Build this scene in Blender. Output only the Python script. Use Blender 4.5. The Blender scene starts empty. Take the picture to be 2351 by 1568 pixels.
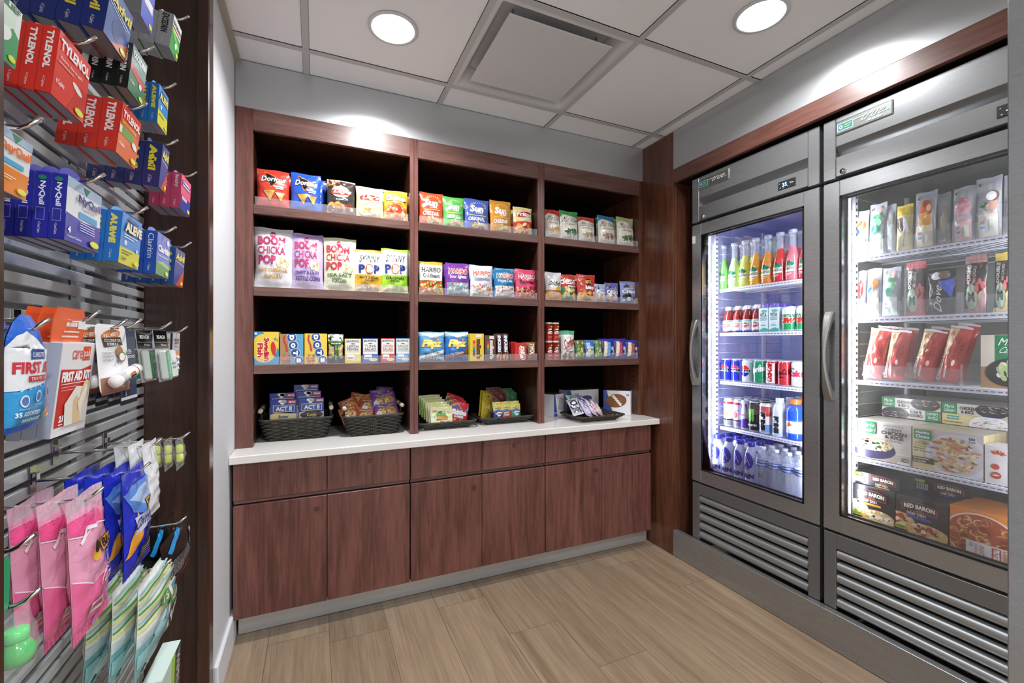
import bpy, math, random
import numpy as np
from mathutils import Vector, Matrix
scene = bpy.context.scene
col = scene.collection
# ---------------------------------------------------------------- measured camera (photo 2351x1568)
FPX, TH, V0, CAMH = 1014.4, math.radians(24.0), 787.2, 1.215
cd = bpy.data.cameras.new('camera'); cam = bpy.data.objects.new('camera', cd); col.objects.link(cam)
cd.sensor_width = 36; cd.lens = FPX*36/2351; cd.shift_y = 3.2/2351; cd.clip_start = .02
cam.location = (0, 0, CAMH); cam.rotation_euler = (math.pi/2, 0, -TH)
scene.camera = cam
scene.view_settings.view_transform = 'Standard'; scene.view_settings.look = 'None'
scene.view_settings.gamma = 1; scene.view_settings.exposure = 0.42
try: scene.view_settings.use_curve_mapping = False
except Exception: pass
# ---------------------------------------------------------------- world: soft light of the open lobby behind the camera
w = bpy.data.worlds.new('lobby_light'); scene.world = w; w.use_nodes = True
w.node_tree.nodes['Background'].inputs[0].default_value = (.93, .97, 1.0, 1)
w.node_tree.nodes['Background'].inputs[1].default_value = 1.05
CEIL = 2.422
def area(name, loc, size, power, colr=(1, 1, 1), shape='DISK', rot=(0, 0, 0), spread=math.pi, sy=None):
    l = bpy.data.lights.new(name, 'AREA'); l.shape = shape; l.size = size
    if sy: l.size_y = sy
    l.energy = power; l.color = colr; l.spread = spread
    o = bpy.data.objects.new(name, l); o.location = loc; o.rotation_euler = rot; col.objects.link(o); return o
LAMPS = [(.274, 1.739), (1.504, 1.117), (1.5, -.9), (.274, -.6)]  # third follows a soffit streak; the last is added, unseen behind the camera
for i, (x, y) in enumerate(LAMPS):
    area('downlight_glow', (x, y, CEIL-.016), .14, (13, 8, 22, 22)[i], (.97, .985, 1), spread=math.radians(150))
FR = [(1.8235, 1.150), (1.134, .4605)]      # left and right edge (Y) of the two glass-door units
FX = 1.90                                   # their front plane
for i, (yl, yr) in enumerate(FR):
    cc = (.80, .84, 1) if i == 0 else (.9, .93, 1)
    p = 2.7 if i == 0 else 2.2
    area('case_light', (FX+.075, yl-.07, 1.16), .02, p, cc, 'RECTANGLE', (0, math.radians(-90), math.radians(-38)), sy=1.2).data.size = 1.2
    area('case_light', (FX+.075, yr+.07, 1.16), .02, p, cc, 'RECTANGLE', (0, math.radians(-90), math.radians(38)), sy=1.2).data.size = 1.2
for o in col.objects:
    if o.name.startswith('case_light'): o.data.size_y = .02

# ---------------------------------------------------------------- measuring: pixel of the photo -> point of the room
def XY(u): return math.tan(math.atan((u-1175.5)/FPX)+TH)
def atX(u, v, X):
    Y = X/XY(u); cz = X*math.sin(TH)+Y*math.cos(TH); return Y, CAMH+(V0-v)*cz/FPX
def atY(u, v, Y):
    X = Y*XY(u); cz = X*math.sin(TH)+Y*math.cos(TH); return X, CAMH+(V0-v)*cz/FPX
def atZ(u, v, z):
    cz = FPX*(z-CAMH)/(V0-v); cx = (u-1175.5)/FPX*cz
    return cx*math.cos(TH)+cz*math.sin(TH), -cx*math.sin(TH)+cz*math.cos(TH)

# ---------------------------------------------------------------- colours and materials
_cc = {}
def C(h, a=1.0):
    if isinstance(h, tuple): return h
    k = (h, a)
    if k not in _cc:
        s = h.lstrip('#')
        if len(s) == 3: s = ''.join(c*2 for c in s)
        r = []
        for i in (0, 2, 4):
            c = int(s[i:i+2], 16)/255
            r.append(c/12.92 if c <= .04045 else ((c+.055)/1.055)**2.4)
        _cc[k] = (r[0], r[1], r[2], a)
    return _cc[k]
def mat(name):
    m = bpy.data.materials.new(name); m.use_nodes = True
    nt = m.node_tree; b = nt.nodes['Principled BSDF']; return m, nt, b
def N(nt, t, **k):
    n = nt.nodes.new(t)
    for a, v in k.items():
        if hasattr(n, a): setattr(n, a, v)
        else: n.inputs[a].default_value = v
    return n
def printm(name, rough, coat=0, bump=0, bs=60, spec=.5, clear=False):
    m, nt, b = mat(name)
    a = N(nt, 'ShaderNodeAttribute', attribute_name='Col')
    nt.links.new(a.outputs['Color'], b.inputs['Base Color'])
    b.inputs['Roughness'].default_value = rough; b.inputs['Coat Weight'].default_value = coat
    b.inputs['Coat Roughness'].default_value = .12; b.inputs['Specular IOR Level'].default_value = spec
    if bump:
        g = N(nt, 'ShaderNodeNewGeometry'); n = N(nt, 'ShaderNodeTexNoise', Scale=bs, Detail=3.0, Distortion=1.2)
        bp = N(nt, 'ShaderNodeBump', Strength=bump, Distance=.004)
        nt.links.new(g.outputs['Position'], n.inputs['Vector']); nt.links.new(n.outputs[0], bp.inputs['Height'])
        nt.links.new(bp.outputs[0], b.inputs['Normal'])
    if clear:
        nt.links.new(a.outputs['Alpha'], b.inputs['Alpha'])
    return m
M = {}
M['paper'] = printm('printed_card', .38, .25)
M['foil'] = printm('printed_film', .3, .35, .45, 42)
M['matte'] = printm('matte_print', .6)
M['gloss'] = printm('glossy_print', .15, .4)
M['film'] = printm('clear_film', .12, .3, .5, 38, clear=True)
M['clearbottle'] = printm('clear_bottle', .06, .5, clear=True)
def plain(name, c, rough=.5, metal=0, **k):
    m, nt, b = mat(name); b.inputs['Base Color'].default_value = C(c); b.inputs['Roughness'].default_value = rough
    b.inputs['Metallic'].default_value = metal
    for a, v in k.items(): b.inputs[a.replace('_', ' ')].default_value = v
    M[name] = m; return m
def emit(name, c, s):
    m, nt, b = mat(name); b.inputs['Base Color'].default_value = (0, 0, 0, 1)
    b.inputs['Emission Color'].default_value = C(c); b.inputs['Emission Strength'].default_value = s; M[name] = m
def wood(name, c1, c2, axis, rough=.35, coat=.15, sc=1.0):
    m, nt, b = mat(name); g = N(nt, 'ShaderNodeNewGeometry')
    def st(across, along):
        mp = N(nt, 'ShaderNodeMapping'); v = [across*sc]*3; v[axis] = along*sc
        mp.inputs['Scale'].default_value = v; nt.links.new(g.outputs['Position'], mp.inputs[0]); return mp
    n1 = N(nt, 'ShaderNodeTexNoise', Scale=1.0, Detail=6.0, Roughness=.62, Distortion=.9); nt.links.new(st(46, 3.2).outputs[0], n1.inputs['Vector'])
    n2 = N(nt, 'ShaderNodeTexNoise', Scale=1.0, Detail=2.0, Distortion=1.6); nt.links.new(st(7, 1.1).outputs[0], n2.inputs['Vector'])
    n3 = N(nt, 'ShaderNodeTexNoise', Scale=1.0, Detail=3.0, Roughness=.7); nt.links.new(st(240, 9).outputs[0], n3.inputs['Vector'])
    a = N(nt, 'ShaderNodeMath', operation='MULTIPLY_ADD'); a.inputs[1].default_value = .5
    nt.links.new(n1.outputs[0], a.inputs[0]); 
    a2 = N(nt, 'ShaderNodeMath', operation='MULTIPLY'); a2.inputs[1].default_value = .32; nt.links.new(n2.outputs[0], a2.inputs[0]); nt.links.new(a2.outputs[0], a.inputs[2])
    a3 = N(nt, 'ShaderNodeMath', operation='MULTIPLY_ADD'); a3.inputs[1].default_value = .24; nt.links.new(n3.outputs[0], a3.inputs[0]); nt.links.new(a.outputs[0], a3.inputs[2])
    r = N(nt, 'ShaderNodeValToRGB'); r.color_ramp.elements[0].position = .42; r.color_ramp.elements[1].position = .62
    r.color_ramp.elements[0].color = C(c1); r.color_ramp.elements[1].color = C(c2)
    nt.links.new(a3.outputs[0], r.inputs[0]); nt.links.new(r.outputs[0], b.inputs['Base Color'])
    b.inputs['Roughness'].default_value = rough; b.inputs['Coat Weight'].default_value = coat; b.inputs['Coat Roughness'].default_value = .25
    M[name] = m
wood('laminate_vertical', '#55302a', '#7e5047', 2)
wood('laminate_horizontal', '#5c3f38', '#805d54', 0)
wood('laminate_header', '#5a3930', '#774e44', 1)
wood('panel_wood', '#4c2a1d', '#6e4431', 2, .25, .4)
wood('dark_and_shaded_wood', '#2a1710', '#4a2d20', 2, .3, .3)  # true dark wood in the display recess; inside the shelving it paints shade
plain('recess_shade_black', '#030303', .9, Specular_IOR_Level=.1)  # near-black colour that holds the shade deep in the recesses
plain('edge_dark', '#1a100c', .5)
def steel(name, base, rough, axis, aniso=.4, contrast=.02, metal=.85):
    m, nt, b = mat(name); g = N(nt, 'ShaderNodeNewGeometry'); mp = N(nt, 'ShaderNodeMapping'); v = [700]*3; v[axis] = 5
    mp.inputs['Scale'].default_value = v; nt.links.new(g.outputs['Position'], mp.inputs[0])
    n = N(nt, 'ShaderNodeTexNoise', Scale=1.0, Detail=3.0); nt.links.new(mp.outputs[0], n.inputs['Vector'])
    r = N(nt, 'ShaderNodeMapRange'); r.inputs[3].default_value = rough-.008; r.inputs[4].default_value = rough+.012
    nt.links.new(n.outputs[0], r.inputs[0]); nt.links.new(r.outputs[0], b.inputs['Roughness'])
    cr = N(nt, 'ShaderNodeValToRGB'); s = base
    cr.color_ramp.elements[0].color = (s*(1-contrast)*.97, s*(1-contrast)*.995, s*(1-contrast)*1.02, 1); cr.color_ramp.elements[1].color = (s*(1+contrast)*.97, s*(1+contrast)*.995, s*(1+contrast)*1.02, 1)
    cr.color_ramp.elements[0].position = .3; cr.color_ramp.elements[1].position = .7
    nt.links.new(n.outputs[0], cr.inputs[0]); nt.links.new(cr.outputs[0], b.inputs['Base Color'])
    b.inputs['Metallic'].default_value = metal; b.inputs['Anisotropic'].default_value = aniso
    M[name] = m
steel('soffit_steel_x', .58, .34, 0, metal=.6)
steel('steel_y', .38, .27, 1, metal=.74)
steel('soffit_steel_y', .54, .32, 1, metal=.6)
steel('kick_steel', .66, .4, 0, metal=.7)
steel('slat_steel', .78, .26, 1, metal=.6)
plain('chrome', '#d8d6d2', .12, 1)
plain('louvre_steel', '#a3a6a8', .38, .65)
plain('cast_steel', '#b9b8b4', .38, 1)
plain('liner', '#c2c6ea', .35, .2)
plain('freezer_liner', '#8d9088', .4, .3)
plain('wire_white', '#e6e8f4', .35)
plain('rubber', '#0a0a0b', .5)
plain('tile_white', '#f7f9fb', .85)
plain('grid_white', '#c2c4c4', .5)
plain('angle_tan', '#a8a497', .5)
plain('paint_white', '#dfe1e4', .5)
plain('diffuser_white', '#d6d8da', .6)
plain('bronze', '#7d5044', .3, .45)
plain('dowel', '#d9c7a6', .55)
plain('rope_black', '#3c3b35', .7)
plain('rope_brown', '#3f352d', .7)
emit('lens', '#ffffff', 14)
emit('led', '#dfe4ff', 4)
emit('digit', '#7fb6ff', 5)
def stucco():
    m, nt, b = mat('stucco'); b.inputs['Base Color'].default_value = C('#d6d8db'); b.inputs['Roughness'].default_value = .8
    g = N(nt, 'ShaderNodeNewGeometry'); n = N(nt, 'ShaderNodeTexNoise', Scale=260.0, Detail=4.0); bp = N(nt, 'ShaderNodeBump', Strength=.35, Distance=.003)
    nt.links.new(g.outputs['Position'], n.inputs['Vector']); nt.links.new(n.outputs[0], bp.inputs['Height']); nt.links.new(bp.outputs[0], b.inputs['Normal']); M['stucco'] = m
    m, nt, b = mat('quartz'); b.inputs['Roughness'].default_value = .16
    g = N(nt, 'ShaderNodeNewGeometry'); n = N(nt, 'ShaderNodeTexNoise', Scale=420.0, Detail=2.0)
    r = N(nt, 'ShaderNodeValToRGB'); r.color_ramp.elements[0].position = .30; r.color_ramp.elements[1].position = .44
    r.color_ramp.elements[0].color = C('#c9c2b9'); r.color_ramp.elements[1].color = C('#ece8e4')
    nt.links.new(g.outputs['Position'], n.inputs['Vector']); nt.links.new(n.outputs[0], r.inputs[0]); nt.links.new(r.outputs[0], b.inputs['Base Color']); M['quartz'] = m
    m, nt, b = mat('floor_planks'); b.inputs['Roughness'].default_value = .42
    a = N(nt, 'ShaderNodeAttribute', attribute_name='Col')
    g = N(nt, 'ShaderNodeNewGeometry'); ad = N(nt, 'ShaderNodeVectorMath', operation='MULTIPLY_ADD'); ad.inputs[1].default_value = (3, 9, 7)
    nt.links.new(a.outputs['Color'], ad.inputs[0]); nt.links.new(g.outputs['Position'], ad.inputs[2])
    outs = []
    for sc in ((34, 1.6, 1), (170, 5, 1), (9, .8, 1)):
        mp = N(nt, 'ShaderNodeMapping'); mp.inputs['Scale'].default_value = sc; nt.links.new(ad.outputs[0], mp.inputs[0])
        n = N(nt, 'ShaderNodeTexNoise', Scale=1.0, Detail=5.0, Roughness=.6, Distortion=.6); nt.links.new(mp.outputs[0], n.inputs['Vector']); outs.append(n)
    m1 = N(nt, 'ShaderNodeMath', operation='ADD'); nt.links.new(outs[0].outputs[0], m1.inputs[0]); nt.links.new(outs[1].outputs[0], m1.inputs[1])
    m2 = N(nt, 'ShaderNodeMath', operation='ADD'); nt.links.new(m1.outputs[0], m2.inputs[0]); nt.links.new(outs[2].outputs[0], m2.inputs[1])
    m3 = N(nt, 'ShaderNodeMath', operation='MULTIPLY'); m3.inputs[1].default_value = 1/3; nt.links.new(m2.outputs[0], m3.inputs[0])
    r = N(nt, 'ShaderNodeValToRGB'); r.color_ramp.elements[0].position = .38; r.color_ramp.elements[1].position = .62
    r.color_ramp.elements[0].color = C('#78644f'); r.color_ramp.elements[1].color = C('#a28c74')
    nt.links.new(m3.outputs[0], r.inputs[0])
    sp = N(nt, 'ShaderNodeSeparateColor'); nt.links.new(a.outputs['Color'], sp.inputs[0])
    mr = N(nt, 'ShaderNodeMapRange'); mr.inputs[3].default_value = .88; mr.inputs[4].default_value = 1.1; nt.links.new(sp.outputs[0], mr.inputs[0])
    mm = N(nt, 'ShaderNodeVectorMath', operation='SCALE'); nt.links.new(r.outputs[0], mm.inputs[0]); nt.links.new(mr.outputs[0], mm.inputs['Scale'])
    nt.links.new(mm.outputs[0], b.inputs['Base Color']); M['floor_planks'] = m
    m, nt, b = mat('glass'); nt.nodes.remove(b); out = nt.nodes['Material Output']
    t = N(nt, 'ShaderNodeBsdfTransparent'); gl = N(nt, 'ShaderNodeBsdfGlossy', Roughness=.02); f = N(nt, 'ShaderNodeFresnel', IOR=1.45); mx = N(nt, 'ShaderNodeMixShader')
    t.inputs[0].default_value = (.96, .965, .97, 1)
    nt.links.new(f.outputs[0], mx.inputs[0]); nt.links.new(t.outputs[0], mx.inputs[1]); nt.links.new(gl.outputs[0], mx.inputs[2]); nt.links.new(mx.outputs[0], out.inputs[0]); M['glass'] = m
    m, nt, b = mat('frosted_glass'); nt.nodes.remove(b); out = nt.nodes['Material Output']      # freezer door: a light film of condensation
    t = N(nt, 'ShaderNodeBsdfTransparent'); gl = N(nt, 'ShaderNodeBsdfGlossy', Roughness=.03); f = N(nt, 'ShaderNodeFresnel', IOR=1.45); mx = N(nt, 'ShaderNodeMixShader'); df = N(nt, 'ShaderNodeBsdfTranslucent'); d2 = N(nt, 'ShaderNodeBsdfDiffuse')
    g = N(nt, 'ShaderNodeNewGeometry'); n = N(nt, 'ShaderNodeTexNoise', Scale=3.0, Detail=2.0); mr = N(nt, 'ShaderNodeMapRange'); mr.inputs[1].default_value = .3; mr.inputs[2].default_value = .7; mr.inputs[3].default_value = .015; mr.inputs[4].default_value = .09
    m2 = N(nt, 'ShaderNodeMixShader'); m3 = N(nt, 'ShaderNodeMixShader'); m3.inputs[0].default_value = .6
    nt.links.new(g.outputs['Position'], n.inputs['Vector']); nt.links.new(n.outputs[0], mr.inputs[0]); nt.links.new(mr.outputs[0], m2.inputs[0])
    nt.links.new(df.outputs[0], m3.inputs[1]); nt.links.new(d2.outputs[0], m3.inputs[2]); nt.links.new(t.outputs[0], m2.inputs[1]); nt.links.new(m3.outputs[0], m2.inputs[2])
    nt.links.new(f.outputs[0], mx.inputs[0]); nt.links.new(m2.outputs[0], mx.inputs[1]); nt.links.new(gl.outputs[0], mx.inputs[2]); nt.links.new(mx.outputs[0], out.inputs[0]); M['frosted_glass'] = m
    m, nt, b = mat('acrylic'); nt.nodes.remove(b); out = nt.nodes['Material Output']
    t = N(nt, 'ShaderNodeBsdfTransparent'); gl = N(nt, 'ShaderNodeBsdfPrincipled'); gl.inputs['Base Color'].default_value = (.86, .86, .9, 1); gl.inputs['Roughness'].default_value = .1
    mx = N(nt, 'ShaderNodeMixShader'); mx.inputs[0].default_value = .10
    nt.links.new(t.outputs[0], mx.inputs[1]); nt.links.new(gl.outputs[0], mx.inputs[2]); nt.links.new(mx.outputs[0], out.inputs[0]); M['acrylic'] = m
stucco()

# ---------------------------------------------------------------- mesh building
class MB:
    """collects faces with a colour each and links them as ONE mesh"""
    def __init__(s): s.V = []; s.F = []; s.K = []; s.mi = []; s.sm = []
    def add(s, V, F, c='#fff', m=0, smooth=False):
        o = len(s.V); s.V.extend([tuple(v) for v in V]); k = C(c) if not isinstance(c, list) else None
        for i, f in enumerate(F):
            s.F.append([o+j for j in f]); s.K.append(k if k else C(c[i])); s.mi.append(m); s.sm.append(smooth)
        return s
    def box(s, x0, y0, z0, x1, y1, z1, c='#fff', m=0):
        V = [(x, y, z) for x in (x0, x1) for y in (y0, y1) for z in (z0, z1)]
        return s.add(V, [(0, 1, 3, 2), (4, 6, 7, 5), (0, 4, 5, 1), (2, 3, 7, 6), (0, 2, 6, 4), (1, 5, 7, 3)], c, m)
    def bbox(s, x0, y0, z0, x1, y1, z1, b=.002, c='#fff', m=0):
        """box with chamfered edges"""
        x0, x1 = sorted((x0, x1)); y0, y1 = sorted((y0, y1)); z0, z1 = sorted((z0, z1))
        V = []; ids = {}
        for i, x in ((0, x0), (1, x1)):
            for j, y in ((0, y0), (1, y1)):
                for k, z in ((0, z0), (1, z1)):
                    sx, sy, sz = (1-2*i)*b, (1-2*j)*b, (1-2*k)*b
                    ids[i, j, k] = len(V); V += [(x, y+sy, z+sz), (x+sx, y, z+sz), (x+sx, y+sy, z)]
        g = lambda i, j, k, a: ids[i, j, k]+a
        F = []
        for i in (0, 1):
            F.append([g(i, 0, 0, 0), g(i, 0, 1, 0), g(i, 1, 1, 0), g(i, 1, 0, 0)])
            F.append([g(0, i, 0, 1), g(0, i, 1, 1), g(1, i, 1, 1), g(1, i, 0, 1)])
            F.append([g(0, 0, i, 2), g(0, 1, i, 2), g(1, 1, i, 2), g(1, 0, i, 2)])
        for i in (0, 1):
            for j in (0, 1):
                F.append([g(i, j, 0, 0), g(i, j, 1, 0), g(i, j, 1, 1), g(i, j, 0, 1)])
                F.append([g(i, 0, j, 0), g(i, 1, j, 0), g(i, 1, j, 2), g(i, 0, j, 2)])
                F.append([g(0, i, j, 1), g(1, i, j, 1), g(1, i, j, 2), g(0, i, j, 2)])
                for k in (0, 1): F.append([g(i, j, k, 0), g(i, j, k, 1), g(i, j, k, 2)])
        return s.add(V, F, c, m)
    def tube(s, P, r, n=8, c='#fff', m=0, closed=False, cap=True):
        P = [Vector(p) for p in P]; L = len(P); V = []; up = Vector((0, 0, 1)); pn = None
        for i, p in enumerate(P):
            a = P[(i-1) % L] if (closed or i) else P[0]; b = P[(i+1) % L] if (closed or i < L-1) else P[-1]
            t = (b-a).normalized()
            if pn is None:
                q = t.cross(up); pn = q.normalized() if q.length > .05 else t.cross(Vector((1, 0, 0))).normalized()
            nn = (pn - t*pn.dot(t)); pn = nn.normalized() if nn.length > 1e-6 else pn; bb = t.cross(pn)
            rr = r[i] if isinstance(r, (list, tuple)) else r
            V += [p+(pn*math.cos(2*math.pi*k/n)+bb*math.sin(2*math.pi*k/n))*rr for k in range(n)]
        F = []
        for i in range(L if closed else L-1):
            a, b = i*n, ((i+1) % L)*n
            F += [(a+k, a+(k+1) % n, b+(k+1) % n, b+k) for k in range(n)]
        if cap and not closed: F += [tuple(range(n))[::-1], tuple(range((L-1)*n, L*n))]
        return s.add(V, F, c, m, True)
    def lathe(s, prof, n=24, c='#fff', m=0, cx=0, cy=0):
        """prof: (r, z) or (r, z, colour of the band above it)"""
        V = []; F = []; K = []
        for p in prof: V += [(cx+p[0]*math.cos(2*math.pi*k/n), cy+p[0]*math.sin(2*math.pi*k/n), p[1]) for k in range(n)]
        cur = c
        for i in range(len(prof)-1):
            if len(prof[i]) > 2: cur = prof[i][2]
            for k in range(n): F.append((i*n+k, i*n+(k+1) % n, (i+1)*n+(k+1) % n, (i+1)*n+k)); K.append(cur)
        F.append(tuple(range(n))[::-1]); K.append(prof[0][2] if len(prof[0]) > 2 else c)
        F.append(tuple(range((len(prof)-1)*n, len(prof)*n))); K.append(cur)
        return s.add(V, F, K, m, True)
    def art(s, A, fn, m=0, maxe=.012):
        """lay a flat design (0..1 x 0..1) on a surface: fn(u, v, lift) -> point"""
        for L, (V, F, c) in enumerate(A.L):
            V = list(map(tuple, V)); T = []; K = []; st = []
            for j, f in enumerate(F):
                cj = c[j] if isinstance(c, list) else c
                for i in range(1, len(f)-1): st.append((f[0], f[i], f[i+1], cj))
            su, sv = A.size; mid = {}
            while st:
                a, b, d, cj = st.pop()
                if maxe and len(V) < 9000:
                    pa, pb, pd = V[a], V[b], V[d]
                    e = [((pa[0]-pb[0])*su)**2+((pa[1]-pb[1])*sv)**2, ((pb[0]-pd[0])*su)**2+((pb[1]-pd[1])*sv)**2, ((pd[0]-pa[0])*su)**2+((pd[1]-pa[1])*sv)**2]
                    q = max(e)
                    if q > maxe*maxe:
                        i = e.index(q); x, y, z = [(a, b, d), (b, d, a), (d, a, b)][i]; kk = (min(x, y), max(x, y))
                        if kk not in mid: mid[kk] = len(V); V.append(((V[x][0]+V[y][0])/2, (V[x][1]+V[y][1])/2))
                        n_ = mid[kk]; st += [(x, n_, z, cj), (n_, y, z, cj)]; continue
                T.append((a, b, d)); K.append(cj)
            if T: s.add([fn(u, v, .0004+.00022*L) for u, v in V], T, K, m, True)
        return s
    def build(s, name, mats, parent=None, loc=None):
        me = bpy.data.meshes.new(name); me.from_pydata(s.V, [], s.F)
        if not isinstance(mats, (list, tuple)): mats = [mats]
        for x in mats: me.materials.append(M[x] if isinstance(x, str) else x)
        me.polygons.foreach_set('material_index', s.mi); me.polygons.foreach_set('use_smooth', s.sm)
        at = me.color_attributes.new('Col', 'FLOAT_COLOR', 'CORNER')
        ct = [len(f) for f in s.F]; arr = np.repeat(np.array(s.K, dtype=np.float32).reshape(-1, 4), ct, axis=0)
        at.data.foreach_set('color', arr.ravel()); me.update()
        o = bpy.data.objects.new(name, me); col.objects.link(o)
        if parent: o.parent = parent
        if loc: o.location = loc
        return o
def tag(o, label=None, cat=None, group=None, kind=None):
    if label: o['label'] = label
    if cat: o['category'] = cat
    if group: o['group'] = group
    if kind: o['kind'] = kind
    return o
def empty(name, loc=(0, 0, 0), rz=0, label=None, cat=None, group=None):
    o = bpy.data.objects.new(name, None); o.empty_display_size = .05; col.objects.link(o); o.location = loc; o.rotation_euler = (0, 0, rz)
    return tag(o, label, cat, group)
def dup(o, parent=None):
    c = o.copy(); col.objects.link(c)
    if parent: c.parent = parent
    for ch in [x for x in KIDS.get(o.name, [])]: 
        k = dup(ch, c); KIDS.setdefault(c.name, []).append(k)
    return c
KIDS = {}
def kid(p, o): KIDS.setdefault(p.name, []).append(o); return o

# ---------------------------------------------------------------- flat designs
_tx = {}
def glyph(s, b=0.0):
    k = (s, b)
    if k in _tx: return _tx[k]
    cu = bpy.data.curves.new('t', 'FONT'); cu.body = s; cu.resolution_u = 2; cu.offset = b; cu.fill_mode = 'FRONT'; cu.space_line = .82; cu.align_x = 'CENTER'
    ob = bpy.data.objects.new('t', cu); me = ob.to_mesh()
    V = np.array([v.co[:2] for v in me.vertices]) if len(me.vertices) else np.zeros((1, 2)); F = [tuple(p.vertices) for p in me.polygons]
    ob.to_mesh_clear(); bpy.data.objects.remove(ob); bpy.data.curves.remove(cu)
    _tx[k] = (V, F); return _tx[k]
class Art:
    def __init__(s, size=(.75, 1)): s.L = []; s.size = size
    def poly(s, P, c): s.L.append(([tuple(p) for p in P], [tuple(range(len(P)))], c)); return s
    def rect(s, x0, y0, x1, y1, c): return s.poly([(x0, y0), (x1, y0), (x1, y1), (x0, y1)], c)
    def ell(s, x, y, rx, ry, c, n=18, rot=0):
        a = s.size[0]/s.size[1]; P = []
        for i in range(n):
            p, q = rx*math.cos(6.2832*i/n), ry*math.sin(6.2832*i/n)
            P.append((x+p*math.cos(rot)-q*math.sin(rot)/a, y+q*math.cos(rot)+p*math.sin(rot)*a))
        return s.poly(P, c)
    def circ(s, x, y, r, c, n=18): return s.ell(x, y, r, r*s.size[0]/s.size[1], c, n)
    def line(s, P, w, c):
        w = w*9
        su, sv = s.size
        for a, b in zip(P[:-1], P[1:]):
            dx, dy = (b[0]-a[0])*su, (b[1]-a[1])*sv; l = math.hypot(dx, dy) or 1; nx, ny = -dy/l*w/2, dx/l*w/2
            s.poly([(a[0]+nx, a[1]+ny*su/sv), (b[0]+nx, b[1]+ny*su/sv), (b[0]-nx, b[1]-ny*su/sv), (a[0]-nx, a[1]-ny*su/sv)], c)
        return s
    def t(s, txt, x0, y0, x1, y1, c, b=.02, r=0, sh=0, o=None, ow=.035, arc=0):
        """text fitted into a box; r = 90 reads upward, -90 downward"""
        for cc, bb in (((o, b+ow), (c, b)) if o else ((c, b),)):
            V, F = glyph(txt, bb); V0_, _ = glyph(txt, b)
            mn, mx = V0_.min(0), V0_.max(0); q = (V-mn)/np.maximum(mx-mn, 1e-6)
            if sh: q = q+np.stack([q[:, 1]*sh, q[:, 1]*0], 1)
            if arc: q = q+np.stack([q[:, 0]*0, arc*(1-4*(q[:, 0]-.5)**2)], 1)
            if r == 90: q = np.stack([1-q[:, 1], q[:, 0]], 1)
            elif r == -90: q = np.stack([q[:, 1], 1-q[:, 0]], 1)
            elif r == 180: q = 1-q
            s.L.append(([(x0+p[0]*(x1-x0), y0+p[1]*(y1-y0)) for p in q], F, cc))
        return s
    def tilt(s, n, deg, x=.5, y=.5):
        """turn the last n layers about a point"""
        a = s.size[0]/s.size[1]; ca, sa = math.cos(math.radians(deg)), math.sin(math.radians(deg))
        for i in range(len(s.L)-n, len(s.L)):
            V, F, c = s.L[i]; s.L[i] = ([(x+(p[0]-x)*ca-(p[1]-y)*sa/a, y+(p[1]-y)*ca+(p[0]-x)*sa*a) for p in V], F, c)
        return s
    def blobs(s, x0, y0, x1, y1, n, cols, r, seed=1, el=1.0, nn=7, inside=None):
        R = random.Random(seed); by = {}; a = s.size[0]/s.size[1]
        for i in range(n):
            x, y = R.uniform(x0, x1), R.uniform(y0, y1)
            if inside and ((x-inside[0])/inside[2])**2+((y-inside[1])/inside[3])**2 > 1: continue
            rr = r*R.uniform(.6, 1.25); t = R.uniform(0, 3.14); P = []
            for k in range(nn):
                p, q = rr*el*math.cos(6.283*k/nn), rr*math.sin(6.283*k/nn)
                P.append((x+p*math.cos(t)-q*math.sin(t), y+(q*math.cos(t)+p*math.sin(t))*a))
            s.poly(P, R.choice(cols))
        return s
    def flat(s, start, groups=4):
        """merge layers from start into few lifts (many small shapes)"""
        L = s.L[start:]; s.L = s.L[:start]; s.multi = True
        for g in range(groups):
            V = []; F = []; K = []
            for (v, f, c) in L[g::groups]:
                o = len(V); V += v; F += [tuple(o+j for j in q) for q in f]; K += [c]*len(f)
            if F: s.L.append((V, F, K))
        return s
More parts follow.
